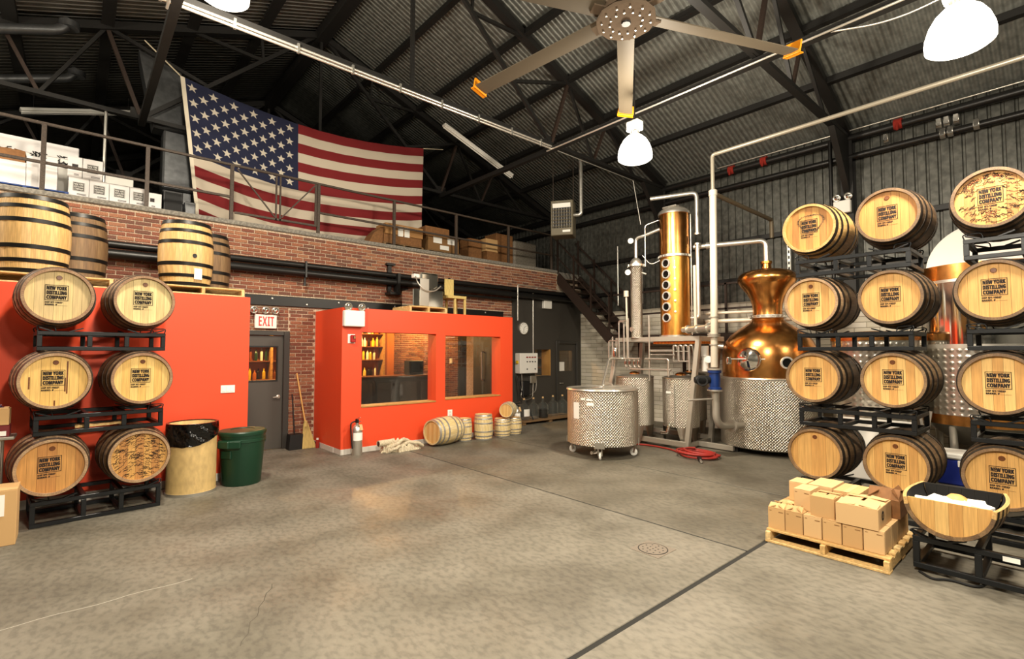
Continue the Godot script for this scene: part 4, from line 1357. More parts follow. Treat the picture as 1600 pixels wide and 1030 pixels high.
# ------------------------------------------------------------------ barrels and racks
# A barrel lies along local z with its front head at +z; T places it. o: stencil, head (tone), stave (tone), hoop, plug, signed, bung
func barrel(called: String, label: String, group: String, place: Transform3D, standing: bool, L: float, Rb: float, Rh: float, o := {}) -> Node3D:
	var t := thing(called, label, "barrel", group, place.origin)
	t.transform.basis = place.basis
	var T := Transform3D(Basis(Vector3.RIGHT, -PI / 2), V(0, L / 2, 0)) if standing else Transform3D(Basis(), V(0, Rb, 0))
	var h := L / 2
	var n: int = o.get("n", 26)
	var key := "stave_%d_%d_%d" % [int(L * 100), int(Rb * 1000), n]
	var rad := func(z: float) -> float: return Rb - (Rb - Rh) * pow(absf(z) / h, 2.0)
	var th := 0.026 * Rb / 0.33
	var rec := 0.03 * L / 0.88
	if not cache.has(key):
		var b := MB.new()
		var a := PI / n
		var m := 10
		for k in m:
			var z0 := -h + L * k / m
			var z1 := -h + L * (k + 1) / m
			var r0: float = rad.call(z0)
			var r1: float = rad.call(z1)
			for s in [-1, 1]:
				var e := V(cos(a * s), sin(a * s), 0)
				var c := V(1, 0, 0)
				var ne := V(cos(a * s * 1.6), sin(a * s * 1.6), 0)
				b.sq(c * r0 + V(0, 0, z0), c * r1 + V(0, 0, z1), e * (r1 - 0.003) + V(0, 0, z1), e * (r0 - 0.003) + V(0, 0, z0), c, c, ne, ne)
		for s in [-1, 1]:
			for f in [[-1, 0], [0, 1]]:
				var e0 := V(cos(a * f[0]), sin(a * f[0]), 0)
				var e1 := V(cos(a * f[1]), sin(a * f[1]), 0)
				b.q(e0 * Rh + V(0, 0, h * s), e1 * Rh + V(0, 0, h * s), e1 * (Rh - th) + V(0, 0, h * s), e0 * (Rh - th) + V(0, 0, h * s), V(0, 0, s))
				b.q(e0 * (Rh - th) + V(0, 0, h * s), e1 * (Rh - th) + V(0, 0, h * s), e1 * (Rh - th) + V(0, 0, (h - rec * 1.6) * s), e0 * (Rh - th) + V(0, 0, (h - rec * 1.6) * s), V(-1, 0, 0))
		cache[key] = b.mesh()
		# hoops
		var hz := [0.468, 0.34, 0.165]
		for i in 3:
			var zc: float = hz[i] * L
			var w: float = [0.05, 0.042, 0.046][i] * L / 0.88
			var g := MB.new()
			var za := zc - w / 2
			var zb := minf(zc + w / 2, h - 0.002)
			var ra: float = rad.call(za) + 0.0035
			var rb: float = rad.call(zb) + 0.0035
			g.lathe([Vector2(ra - 0.005, za), Vector2(ra, za), Vector2(rb, zb), Vector2(rb - 0.005, zb)], 40)
			cache[key + "_hoop%d" % i] = g.mesh()
		# head boards
		var R := Rh - th
		var nb := 7
		var w := 2.0 * R / nb
		for i in nb:
			var x0 := -R + w * i + 0.0008
			var x1 := -R + w * (i + 1) - 0.0008
			var poly := PackedVector2Array()
			for k in 7:
				var x := lerpf(x0, x1, k / 6.0)
				poly.append(Vector2(x, sqrt(maxf(0.0, R * R - x * x))))
			for k in 7:
				var x := lerpf(x1, x0, k / 6.0)
				var y := sqrt(maxf(0.0, R * R - x * x))
				if y > 0.0005:
					poly.append(Vector2(x, -y))
			cache[key + "_board%d" % i] = MB.new().prism(poly, h - rec - 0.018, h - rec - 0.0006 * ((i * 3) % 4)).mesh()
		var disc := MB.new().lathe([Vector2(0, 0), Vector2(R, 0), Vector2(R, 0.015), Vector2(0, 0.015)], 30)
		cache[key + "_disc"] = disc.mesh()
	var sm: Array = M.stave[o.get("stave", "grey")]
	var twist: float = o.get("twist", 0.0)
	for k in n:
		shared("stave", cache[key], sm[(k * 7 + k * k + int(twist * 10)) % sm.size()], t, T * Transform3D(Basis(V(0, 0, 1), twist + TAU * k / n), Vector3()))
	var hm: Material = M.hoop[o.get("hoop", "brown")]
	for s in [0.0, PI]:
		for i in 3:
			shared("hoop", cache[key + "_hoop%d" % i], hm, t, T * Transform3D(Basis(Vector3.UP, s) * Basis(Vector3.RIGHT, PI / 2), Vector3()))
	var hd: Array = M.head[o.get("head", "gold")]
	var shift := rng.randi() % 5
	for i in 7:
		shared("head_board", cache[key + "_board%d" % i], hd[(i * i + shift * i + shift) % hd.size()], t, T)
	shared("back_head", cache[key + "_disc"], hd[0], t, T * Transform3D(Basis(Vector3.RIGHT, -PI / 2), V(0, 0, -h + rec)))
	var zf := h - rec + 0.0016
	if o.get("plug", false):
		part("head_plug", MB.new().lathe([Vector2(0, 0), Vector2(0.024, 0), Vector2(0.02, 0.006), Vector2(0, 0.006)], 16), M.bar_oak, t, T * Transform3D(Basis(Vector3.RIGHT, PI / 2), V(0, Rh * 0.66, zf - 0.002)))
	if o.get("stencil", false):
		if not cache.has("stencil"):
			var g := MB.new()
			var lines := ["NEW YORK", "DISTILLING", "COMPANY"]
			frame_lines(g, Transform3D(Basis(), V(0, 0, 0)), 0.172, 0.153, 0.005)
			for k in 3:
				bold(g, lines[k], V(0, 0.047 - k * 0.047, 0), 0.154, 0.038, 0.0018)
			bold(g, "DSP NY-15027", V(-0.02, -0.098, 0), 0.132, 0.017, 0.0008)
			bold(g, "BARREL #", V(-0.04, -0.122, 0), 0.092, 0.016, 0.0008)
			flat(g, Transform3D(Basis(), V(0.047, -0.129, 0)), 0.075, 0.002)
			cache.stencil = g.mesh()
		shared("stencil", cache.stencil, M.ink, t, T * Transform3D(Basis(), V(o.get("sx", 0.0), o.get("sy", 0.035), zf)))
	if o.get("signed", 0):
		var g := MB.new()
		var r2 := RandomNumberGenerator.new()
		r2.seed = o.signed
		for k in 230:
			var rr := (Rh - th - 0.02) * sqrt(r2.randf())
			var aa := r2.randf() * TAU
			var c := Vector2(cos(aa), sin(aa)) * rr
			if o.get("stencil", false) and absf(c.x) < 0.1 and c.y > -0.1 and c.y < 0.13:
				continue
			var dir := r2.randf_range(-0.35, 0.35) + (0.5 if c.x < 0 else -0.2)
			var prev := Vector3()
			for i in 6:
				var along := (i - 2.5) * 0.0085
				var up := r2.randf_range(-0.008, 0.008)
				var w := V(c.x + along * cos(dir) - up * sin(dir), c.y + along * sin(dir) + up * cos(dir), zf)
				if i > 0:
					var d := (w - prev).normalized() * 0.002
					var s := V(-d.y, d.x, 0)
					g.q(prev - s, w - s, w + s, prev + s, V(0, 0, 1))
				prev = w
		part("signatures", g, M.ink, t, T)
		if o.get("stencil", false):
			var rd := MB.new()
			letters(rd, "DAY", Transform3D(Basis(V(0, 0, 1), -0.25), V(0.06, 0.195, zf)), 0.055, 0.026)
			for k in 9:
				var aa := 2.45 - k * 0.085
				flat(rd, Transform3D(Basis(V(0, 0, 1), aa - 1.2 + (k % 3) * 0.5), V(cos(aa) * 0.205, sin(aa) * 0.205, zf)), 0.022, 0.004)
			for k in 8:
				flat(rd, Transform3D(Basis(V(0, 0, 1), 0.6 + (k % 3) * 0.6), V(-0.06 + k * 0.016, -0.135 - 0.02 * (k % 2), zf)), 0.018, 0.003)
			part("red_writing", rd, M.redink, t, T)
	if o.has("bung"):
		part("bung_hole", MB.new().lathe([Vector2(0, 0), Vector2(0.024, 0), Vector2(0.024, 0.004), Vector2(0, 0.003)], 14), M.black, t, T * Transform3D(Basis(V(0, 0, 1), o.bung) * Basis(V(0, 0, 1), -PI / 2), V(cos(o.bung), sin(o.bung), 0) * (Rb - 0.001) + V(0, 0, o.get("bung_z", -0.06))))
	return t


# a two-barrel steel rack, long side along local x, front at +z
func barrel_rack(p: Vector3, turn: float, label: String, o := {}) -> Node3D:
	var t := thing("barrel_rack", label, "barrel rack", o.get("group", "barrel racks"), p, turn)
	var L: float = o.get("L", 1.08)
	var D := 0.62
	var H: float = o.get("H", 0.235)
	var k := 0.042
	var l := L / 2
	for s in [-1.0, 1.0]:
		var z: float = s * (D / 2)
		part("top_rail", MB.new().bx(-l, l, H - k, H, z - k / 2, z + k / 2, 0.004), M.rack, t)
		part("bottom_rail", MB.new().bx(-l, l, 0.0, k, z - k / 2, z + k / 2, 0.004), M.rack, t)
		for x in [-l + k / 2, -l * 0.24, l * 0.34, l - k / 2]:
			part("post", MB.new().bx(x - k / 2, x + k / 2, k, H - k, z - k / 2, z + k / 2, 0.003), M.rack, t)
		for e in [-1.0, 1.0]:
			var x: float = e * (l + 0.008)
			part("guard_rod", MB.new().tube(bend([V(x - e * 0.02, H - 0.01, z), V(x, H + 0.05, z), V(x - e * 0.14, H + 0.05, z + 0.0), V(x - e * 0.15, H - 0.01, z)], 0.025, 3), 0.006, 5), M.rack, t)
	for x in [-l + k / 2, -l * 0.24, l * 0.34, l - k / 2]:
		for y in [k / 2, H - k / 2]:
			part("cross_rail", MB.new().bx(x - k / 2, x + k / 2, y - k / 2, y + k / 2, -D / 2 + k / 2, D / 2 - k / 2, 0.003), M.rack, t)
	for c in [-0.355, 0.355]:
		for s in [-1.0, 1.0]:
			for e in [-1.0, 1.0]:
				part("cradle_pad", MB.new().bar(V(c + e * 0.17, H + 0.035, s * D / 2), V(c + e * 0.06, H - 0.005, s * D / 2), 0.05, 0.012), M.rack, t)
	return t


func left_side() -> void:
	# rack stack in front of the red enclosure, three tiers of two
	var cx := 0.215
	var z := -7.26
	var turn := 0.085
	var stack := Transform3D(Basis(Vector3.UP, turn), V(cx, 0, z))
	for k in 3:
		barrel_rack(V(cx, 0.0 if k == 0 else 0.86 * k + 0.045, z), turn, "black steel two-barrel rack, %s of the left stack" % ["bottom", "middle", "top"][k], {"group": "barrel racks on the left", "H": 0.255 if k == 0 else 0.2})
	var tone := ["amber", "pale", "bleached"]
	var lab := [["barrel with amber head and dark plug, bottom left of the left stack", "barrel whose head is covered in signatures, bottom right of the left stack"], ["barrel with dark drips down its head, middle left of the left stack", "clean pale headed barrel, middle right of the left stack"], ["grey weathered barrel, top left of the left stack", "grey weathered barrel, top right of the left stack"]]
	for k in 3:
		for i in 2:
			var o := {"stave": "grey", "head": tone[k], "hoop": "rusty", "stencil": not (k == 0 and i == 1), "plug": true, "twist": k * 0.07 + i * 0.05, "sy": 0.03, "sx": -0.015}
			if k == 0 and i == 1:
				o.signed = 5
				o.plug = false
			var b := barrel("whiskey_barrel", lab[k][i], "barrels in the left stack", stack * Transform3D(Basis(), V(-0.395 + i * 0.715, 0.275 + 0.86 * k, 0)), false, 0.88, 0.325, 0.278, o)
			if k == 1 and i == 0:
				var st := MB.new()
				for q in [[0.09, 0.13, 0.33], [-0.19, 0.02, 0.12], [0.075, 0.0, 0.14], [0.0, -0.21, 0.06]]:
					st.bx(q[0] - 0.006, q[0] + 0.006, q[1] - q[2] * 0.8, q[1] + q[2] * 0.2, 0.409, 0.4108)
				part("resin_drip", st, M.bar_oak, b, Transform3D(Basis(), V(0, 0.325, 0)))
	var lb2 := thing("loose_board", "pale loose piece of barrel wood lying inside the middle rack on the left", "board")
	part("board", MB.new().prism(PackedVector2Array([Vector2(-0.08, -0.1), Vector2(0.36, -0.08), Vector2(0.2, 0.03), Vector2(-0.08, 0.08)]), -0.012, 0.012), M.pallet[0], lb2, Transform3D(Basis(Vector3.RIGHT, PI / 2), V(0.1, 0.96, -7.1)))
	part("printed_line", MB.new().bx(0.06, 0.24, 0.972, 0.9735, -7.14, -7.11), M.ink, lb2)
	# pallets and standing barrels on the enclosure
	pallet(V(-0.21, 2.53, -8.45), V(1.08, 0.125, 1.2), 0, M.pallet, "new timber pallet under the left pair of standing barrels", "pallets on the enclosure")
	pallet(V(1.29, 2.53, -8.45), V(1.02, 0.115, 1.2), 0, M.pallet, "new timber pallet above the red panel's right end", "pallets on the enclosure")
	var up := [[V(-0.42, 2.655, -8.22), "large standing barrel nearest the left edge, on the enclosure", 0.92, 0.345], [V(-0.03, 2.655, -8.78), "darker standing barrel half hidden behind the large one at left", 0.9, 0.33], [V(1.13, 2.645, -8.22), "standing barrel with a bung hole and paper tag above the red panel", 0.9, 0.33], [V(1.47, 2.645, -8.78), "standing barrel half hidden behind the one with the paper tag", 0.88, 0.325]]
	for k in 4:
		var u: Array = up[k]
		var b := barrel("standing_barrel", u[1], "standing barrels on the enclosure", Transform3D(Basis(Vector3.UP, 0.2 * k), u[0]), true, u[2], u[3], u[3] - 0.047, {"stave": "pale" if k % 2 == 0 else "brown", "hoop": "black", "head": "pale", "twist": 0.03 * k})
		if k >= 2:
			# the bung hole faces the camera
			var dir := V(-u[0].x, 0, -u[0].z).normalized()
			dir = dir.rotated(Vector3.UP, -0.15 if k == 3 else 0.3)
			var loc: Vector3 = b.transform.basis.inverse() * dir
			part("bung_hole", MB.new().lathe([Vector2(0, 0), Vector2(0.028, 0), Vector2(0.028, 0.004), Vector2(0, 0.003)], 16), M.black, b, Transform3D(Basis(Quaternion(Vector3.UP, loc)), loc * (u[3] - 0.001) + V(0, u[2] * 0.46, 0)))
			if k == 2:
				var dir2: Vector3 = loc.rotated(Vector3.UP, 0.16)
				part("paper_tag", MB.new().box(Vector3(), V(0.10, 0.15, 0.003)), M.paper, b, Transform3D(Basis(Quaternion(V(0, 0, 1), dir2)), dir2 * 0.319 + V(0, u[2] * 0.19, 0)))
	# fibre drum with a bin liner
	var d := thing("fibre_drum", "tan fibre drum with a black bin liner folded over its rim", "drum", "", V(1.14, 0, -7.40))
	part("body", MB.new().lathe([Vector2(0, 0), Vector2(0.27, 0), Vector2(0.275, 0.01), Vector2(0.275, 0.03), Vector2(0.268, 0.035), Vector2(0.268, 0.86), Vector2(0.255, 0.86), Vector2(0.255, 0.1), Vector2(0, 0.1)], 40), M.drum, d)
	part("base_hoop", MB.new().lathe([Vector2(0.268, 0.0), Vector2(0.278, 0.0), Vector2(0.278, 0.035), Vector2(0.268, 0.035)], 40), M.galv, d)
	part("lid_liner", MB.new().lathe([Vector2(0.255, 0.80), Vector2(0.2, 0.82), Vector2(0, 0.815)], 32), M.paper, d)
	var lb := MB.new()
	var seg := 72
	for k in seg:
		var ring := []
		for e in [k, k + 1]:
			var a = TAU * e / seg
			var low := 0.665 + 0.07 * sin(a * 1.0 + 2.3) + 0.01 * sin(a * 3) + 0.003 * sin(a * 11)
			var r0 := 0.283 + 0.006 * sin(a * 11.0) + 0.004 * sin(a * 23.0)
			var col := []
			for q in 7:
				var f := q / 6.0
				col.append(V(cos(a), 0, sin(a)) * (lerpf(0.279, r0, sin(f * PI)) + 0.004 * sin(a * 19 + f * 6)) + V(0, lerpf(0.872, low, f), 0))
			ring.append(col)
		for q in 6:
			var nn := []
			for w in [[0, q], [1, q], [1, q + 1], [0, q + 1]]:
				var p: Vector3 = ring[w[0]][w[1]]
				var a2 := atan2(p.z, p.x)
				nn.append((V(p.x, 0, p.z).normalized() + V(-p.z, 0, p.x).normalized() * (0.35 * sin(a2 * 19.0 + w[1] * 1.3) + 0.25 * sin(a2 * 7.0)) + V(0, 0.5 * sin(a2 * 9.0 + w[1] * 1.7), 0)).normalized())
			lb.sq(ring[0][q], ring[1][q], ring[1][q + 1], ring[0][q + 1], nn[0], nn[1], nn[2], nn[3])
		lb.q(ring[0][0], ring[1][0], ring[1][0] * V(0.9, 1, 0.9), ring[0][0] * V(0.9, 1, 0.9), Vector3.UP)
	part("bin_liner", lb, M.bag, d)
	# green bin
	var g := thing("green_bin", "dark green lidded rubbish bin beside the tan drum", "bin", "", V(1.727, 0, -7.48))
	part("body", MB.new().lathe([Vector2(0, 0), Vector2(0.225, 0), Vector2(0.235, 0.02), Vector2(0.272, 0.56), Vector2(0.285, 0.565), Vector2(0.285, 0.6), Vector2(0.277, 0.605), Vector2(0.282, 0.66), Vector2(0, 0.66)], 36), M.green, g)
	part("lid", MB.new().lathe([Vector2(0.27, 0.655), Vector2(0.292, 0.655), Vector2(0.294, 0.69), Vector2(0.28, 0.705), Vector2(0.15, 0.715), Vector2(0.14, 0.705), Vector2(0, 0.71)], 36), M.green, g)
	for a in [2.1, -1.0]:
		part("handle", MB.new().bx(-0.09, 0.09, 0.5, 0.6, 0.27, 0.325, 0.012), M.green, g, Transform3D(Basis(Vector3.UP, a), Vector3()))
		part("panel", MB.new().bx(-0.08, 0.08, 0.36, 0.47, 0.24, 0.272, 0.01), M.green, g, Transform3D(Basis(Vector3.UP, a), Vector3()))
	var dirc := V(-1.66, 0, 7.5).normalized()
	part("handle", MB.new().bx(-0.07, 0.07, 0.5, 0.6, 0.265, 0.315, 0.012), M.green, g, Transform3D(Basis(Quaternion(V(0, 0, 1), dirc)) * Basis(Vector3.UP, -0.3), Vector3()))
	# switch plate on the red panel
	var sw := thing("switch_plate", "white four-gang switch plate on the left red panel", "switch")
	part("plate", MB.new().bx(1.515, 1.69, 1.185, 1.29, -7.8, -7.79, 0.003), M.white, sw)
	for k in 3:
		part("rocker", MB.new().bx(1.532 + k * 0.051, 1.57 + k * 0.051, 1.205, 1.27, -7.79, -7.786, 0.002), M.paper, sw)
	# things at the left edge
	var tb := thing("work_table", "narrow metal table at the left edge carrying small boxes", "table")
	part("top", MB.new().bx(-1.1, -0.42, 0.90, 0.93, -7.15, -6.84, 0.006), M.brushed, tb)
	for x in [-1.06, -0.52]:
		for zz in [-7.12, -6.87]:
			part("leg", MB.new().tube([V(x, 0, zz), V(x, 0.9, zz)], 0.014, 8), M.brushed, tb)
	carton(V(-0.60, 0.93, -6.98), V(0.28, 0.11, 0.2), 0, mat(Color(0.42, 0.09, 0.10), 0.6), "small dark red box with a white label on the table at the left edge", "", {"tape": false})
	obj("paper_label", MB.new().bx(-0.65, -0.48, 0.94, 0.985, -6.879, -6.876), M.paper, "white paper label on the front of the dark red box", "label")
	carton(V(-0.60, 1.045, -6.98), V(0.27, 0.15, 0.2), 0, M.card[0], "small open tan carton on top of the dark red box", "", {"open": true, "flap": 0.1})
	obj("purple_wrap", heap(V(-0.60, 1.15, -6.98), V(0.11, 0.075, 0.08), 4, 0.4), mat(Color(0.25, 0.16, 0.30), 0.5), "crumpled purple wrapping sticking out of the tan carton", "wrapping")
	carton(V(-0.53, 0.0, -6.62), V(0.34, 0.5, 0.34), 0, M.card[0], "tall cardboard carton with a white sheet on the floor at the left edge", "", {"tape": true})
	obj("paper_label", MB.new().bx(-0.69, -0.44, 0.27, 0.46, -6.449, -6.446), M.paper, "white sheet stuck to the tall carton at the left edge", "label")


# a rumpled heap with its base at p
func heap(p: Vector3, r: Vector3, s: int, rough: float) -> MB:
	var f := FastNoiseLite.new()
	f.seed = s
	f.noise_type = FastNoiseLite.TYPE_SIMPLEX
	f.fractal_type = FastNoiseLite.FRACTAL_RIDGED
	f.frequency = 1.1
	f.fractal_octaves = 3
	var b := MB.new()
	var nu := 48
	var nv := 16
	var P := []
	for j in nv + 1:
		var row := []
		for i in nu:
			var a := TAU * i / nu
			var e := PI / 2 * j / nv
			var d := V(cos(a) * cos(e), sin(e), sin(a) * cos(e))
			var k := 1.0 + rough * f.get_noise_3dv(d * 1.6) - rough * 0.2
			row.append(p + d * r * V(k, maxf(k * 1.1, 0.2), k))
		P.append(row)
	for j in nv:
		for i in nu:
			var i2 := (i + 1) % nu
			var c: Vector3 = (P[j][i] + P[j + 1][i2]) / 2 - p
			b.q(P[j][i], P[j][i2], P[j + 1][i2], P[j + 1][i], c / (r * r))
	return b


# ------------------------------------------------------------------ by the exit door and along the booth
func extinguisher(p: Vector3, label: String, turn: float) -> void:
	var t := thing("fire_extinguisher", label, "extinguisher", "", p, turn)
	part("tank", MB.new().lathe([Vector2(0, 0), Vector2(0.085, 0), Vector2(0.09, 0.012), Vector2(0.09, 0.40), Vector2(0.082, 0.45), Vector2(0.055, 0.49), Vector2(0.028, 0.51), Vector2(0.026, 0.54), Vector2(0, 0.54)], 28), M.steel, t)
	part("label_band", MB.new().lathe([Vector2(0.0905, 0.25), Vector2(0.0912, 0.25), Vector2(0.0912, 0.38), Vector2(0.0905, 0.38)], 28, 0.3, 2.9), M.paper, t)
	part("valve", MB.new().bx(-0.02, 0.02, 0.54, 0.6, -0.03, 0.03, 0.006), M.black, t)
	part("handle", MB.new().bar(V(-0.01, 0.6, -0.03), V(-0.02, 0.64, 0.11), 0.02, 0.008), M.brushed, t)
	part("handle", MB.new().bar(V(0.0, 0.57, -0.03), V(0.0, 0.57, 0.1), 0.02, 0.008), M.brushed, t)
	part("hose", MB.new().tube(bend([V(-0.03, 0.57, 0), V(-0.13, 0.55, 0.0), V(-0.125, 0.3, 0.02), V(-0.11, 0.12, 0.03)], 0.06), 0.012, 8), M.black, t)
	part("inspection_tag", MB.new().box(V(0.02, 0.47, 0.085), V(0.06, 0.1, 0.003), 0.0, Basis(Vector3.RIGHT, -0.3)), M.card[2], t)


func booth_front() -> void:
	var z := BRICK_Z
	# exit sign with three lamp heads
	var e := thing("exit_sign", "white exit sign with red letters and three round lamps above the grey door", "sign")
	part("box", MB.new().bx(2.36, 2.72, 2.17, 2.415, z + 0.0, z + 0.06, 0.008), M.white, e)
	var tx := MB.new()
	letters(tx, "EXIT", Transform3D(Basis(), V(2.545, 2.297, z + 0.0615)), 0.255, 0.17)
	part("lettering", tx, mat(Color(0.93, 0.22, 0.20), 0.5), e)
	for x in [2.335, 2.525, 2.69]:
		var hd := part("lamp_head", MB.new().lathe([Vector2(0, 0), Vector2(0.03, 0), Vector2(0.062, 0.04), Vector2(0.064, 0.07), Vector2(0.055, 0.074), Vector2(0.045, 0.05), Vector2(0, 0.045)], 18), M.galv, e, Transform3D(Basis(Vector3.RIGHT, PI / 2 + 0.1), V(x, 2.495, z + 0.02)))
		part("lens", MB.new().lathe([Vector2(0, 0.05), Vector2(0.05, 0.058), Vector2(0.03, 0.07), Vector2(0, 0.074)], 14), M.chrome, hd)
		part("arm", MB.new().tube([V(x, 2.49, z + 0.02), V(lerpf(x, 2.54, 0.2), 2.41, z + 0.03)], 0.012, 6), M.galv, e)
	# broom and dustpan
	var b := thing("broom", "straw broom with a pale wooden handle leaning on the brick beside the door", "broom")
	var top := V(3.085, 1.36, z + 0.06)
	var foot := V(3.2, 0.42, z + 0.24)
	part("handle", MB.new().tube([top, foot], 0.014, 8), M.broomwood, b)
	var hb := MB.new()
	var axis := (top - foot).normalized()
	for k in 26:
		var f := (k - 12.5) / 12.5
		for l in 2:
			var zz := (l - 0.5) * 0.035
			hb.bar(foot + V(f * 0.028, 0.03, zz * 0.6), foot + V(0.045 + f * 0.115, -0.415 + 0.006 * (k % 3), 0.06 + zz), 0.011, 0.02)
	part("straw", hb, M.straw, b)
	part("binding", MB.new().lathe([Vector2(0, -0.03), Vector2(0.035, -0.03), Vector2(0.032, 0.07), Vector2(0, 0.09)], 14), M.straw, b, Transform3D(Basis(), foot))
	var d := thing("dustpan", "black lobby dustpan with an upright handle between the door and the broom", "dustpan")
	part("handle", MB.new().tube([V(3.01, 0.98, z + 0.06), V(3.035, 0.2, z + 0.16)], 0.012, 8), M.black, d)
	part("pan", MB.new().prism(PackedVector2Array([Vector2(-0.13, 0), Vector2(0.13, 0), Vector2(0.11, 0.27), Vector2(-0.11, 0.27)]), -0.09, 0.09), M.black, d, at(3.03, 0, z + 0.2))
	var rt := thing("bottle_carrier", "small dark carrier with a red item on the floor by the booth's corner", "carrier")
	part("tray", MB.new().bx(3.24, 3.4, 0.0, 0.1, -9.42, -9.3, 0.01), M.black, rt)
	part("can", MB.new().lathe([Vector2(0, 0), Vector2(0.032, 0), Vector2(0.034, 0.1), Vector2(0.025, 0.14), Vector2(0.02, 0.15), Vector2(0, 0.15)], 12), M.redink, rt, at(3.375, 0.0, -9.24))
	part("can_cap", MB.new().lathe([Vector2(0, 0.15), Vector2(0.022, 0.15), Vector2(0.022, 0.18), Vector2(0, 0.18)], 12), M.white, rt, at(3.375, 0.0, -9.24))
	# fittings on the booth
	var zf := -8.33
	emergency("emergency_light", V(3.615, 2.19, zf), 0.37, 0.275, "white emergency light with two heads on the corner of the red booth", 0.0)
	var fa := thing("fire_alarm", "red fire alarm strobe on a white plate on the booth's front", "alarm")
	part("plate", MB.new().bx(3.53, 3.66, 1.9, 2.06, zf, zf + 0.012, 0.004), M.white, fa)
	part("horn", MB.new().bx(3.565, 3.655, 1.915, 2.045, zf + 0.012, zf + 0.06, 0.012), mat(Color(0.62, 0.04, 0.03), 0.4), fa)
	part("strobe", MB.new().bx(3.6, 3.64, 1.98, 2.03, zf + 0.06, zf + 0.085, 0.008), M.chrome, fa)
	var ol := thing("outlet_plate", "white outlet plate low on the booth between the windows", "outlet")
	part("plate", MB.new().bx(5.6, 5.71, 0.44, 0.6, zf, zf + 0.01, 0.003), M.white, ol)
	for y in [0.49, 0.555]:
		part("socket", MB.new().bx(5.635, 5.675, y - 0.02, y + 0.02, zf + 0.01, zf + 0.012, 0.001), M.base, ol)
	extinguisher(V(3.66, 0, -8.19), "steel fire extinguisher on the floor in front of the booth's left corner", 0.2)
	extinguisher(V(7.5, 0, -8.4), "steel fire extinguisher standing at the booth's right end beside the small barrels", 0.2)
	# canvas tarp
	var tp := thing("canvas_tarp", "crumpled pale canvas tarp with a rolled end heaped on the floor against the booth", "tarp")
	var fn := FastNoiseLite.new()
	fn.seed = 4
	fn.frequency = 2.6
	fn.fractal_octaves = 3
	var nx := 90
	var nz := 44
	var hgt := func(i: int, j: int) -> Vector3:
		var u := float(i) / nx
		var v := float(j) / nz
		var px := lerpf(4.0, 4.86, u)
		var pz := lerpf(-8.29, -7.84, v)
		var wob := fn.get_noise_2d(px * 2.0, pz * 2.0)
		var edge := 0.82 + 0.35 * fn.get_noise_2d(px * 3.0 + 9.0, pz * 3.0)
		var away := Vector2((u - 0.52) * 2.0, (v - 0.45) * 2.0).length()
		var env := clampf((edge - away) * 2.2, 0.0, 1.0)
		var fold := 0.034 * (1.0 + sin(pz * 30.0 + px * 7.0 + wob * 6.0)) + 0.026 * (1.0 + sin(px * 19.0 - pz * 16.0 + wob * 5.0))
		var hump := 0.10 * exp(-pow((u - 0.42) * 3.4, 2.0)) * (1.0 - v * 0.7)
		return V(px + 0.02 * wob, 0.004 + sqrt(env) * (0.035 + fold + hump) if env > 0.0 else -0.01, pz + 0.03 * wob)
	var cb := MB.new()
	var gp := []
	for j in nz + 1:
		var row := []
		for i in nx + 1:
			row.append(hgt.call(i, j))
		gp.append(row)
	for j in nz:
		for i in nx:
			if maxf(maxf(gp[j][i].y, gp[j][i + 1].y), maxf(gp[j + 1][i].y, gp[j + 1][i + 1].y)) > 0.0:
				cb.q(gp[j][i], gp[j][i + 1], gp[j + 1][i + 1], gp[j + 1][i], Vector3.UP)
	for q in [[4.22, 4.66, 0.15, -8.02, 0.034, 0.05], [4.34, 4.80, 0.11, -7.95, 0.03, -0.04], [4.15, 4.5, 0.08, -7.92, 0.028, 0.04]]:
		var pts := []
		for k in 9:
			var f := k / 8.0
			pts.append(V(lerpf(q[0], q[1], f), maxf(0.03, q[2] * (0.5 + 0.75 * sin(f * PI)) + 0.012 * sin(k * 2.3)), q[3] + q[5] * sin(f * 6.0)))
		part("fold", MB.new().tube(bend(pts, 0.03, 2), q[4], 10), M.tarp, tp)
	part("folds", cb, M.tarp, tp)
	part("rolled_end", MB.new().tube([V(3.99, 0.16, -8.06), V(4.3, 0.16, -8.1)], 0.055, 14), M.tarp, tp)
	part("roll_hollow", MB.new().lathe([Vector2(0, 0), Vector2(0.042, 0), Vector2(0.042, 0.004), Vector2(0, 0.004)], 16), M.black, tp, Transform3D(Basis(V(0, 0, 1), PI / 2), V(3.99, 0.16, -8.06)))
	# little barrels
	var mo := {"stave": "mini", "head": "mini", "hoop": "zinc", "n": 20}
	barrel("small_barrel", "larger grey hooped barrel lying on its side beside the tarp", "", Transform3D(Basis(Vector3.UP, -PI / 2 + 0.2), V(5.32, 0, -8.02)), false, 0.66, 0.262, 0.225, mo)
	var std := [[V(5.83, 0, -8.08), 0.44, 0.155, "small standing barrel half hidden behind the lying barrel"], [V(6.23, 0, -7.98), 0.5, 0.195, "tallest small standing barrel in the row along the booth"], [V(6.74, 0, -8.0), 0.37, 0.18, "squat small standing barrel under the lying one at the booth's right"], [V(7.1, 0, -8.03), 0.36, 0.165, "small standing barrel next to the second extinguisher"]]
	for s in std:
		barrel("small_barrel", s[3], "small barrels along the booth", Transform3D(Basis(Vector3.UP, s[0].x * 3.0), s[0]), true, s[1], s[2], s[2] * 0.86, mo)
	barrel("small_barrel", "small barrel lying on top of two standing ones at the booth's right end", "small barrels along the booth", Transform3D(Basis(Vector3.UP, -1.0), V(6.93, 0.368, -8.02)), false, 0.36, 0.165, 0.138, mo)
	# on the booth roof: a pallet, a shiny machine and a rough wooden stand
	pallet(V(5.2, 2.52, -8.75), V(0.85, 0.12, 0.7), 0, M.pallet, "timber pallet on the booth roof under the shiny machine")
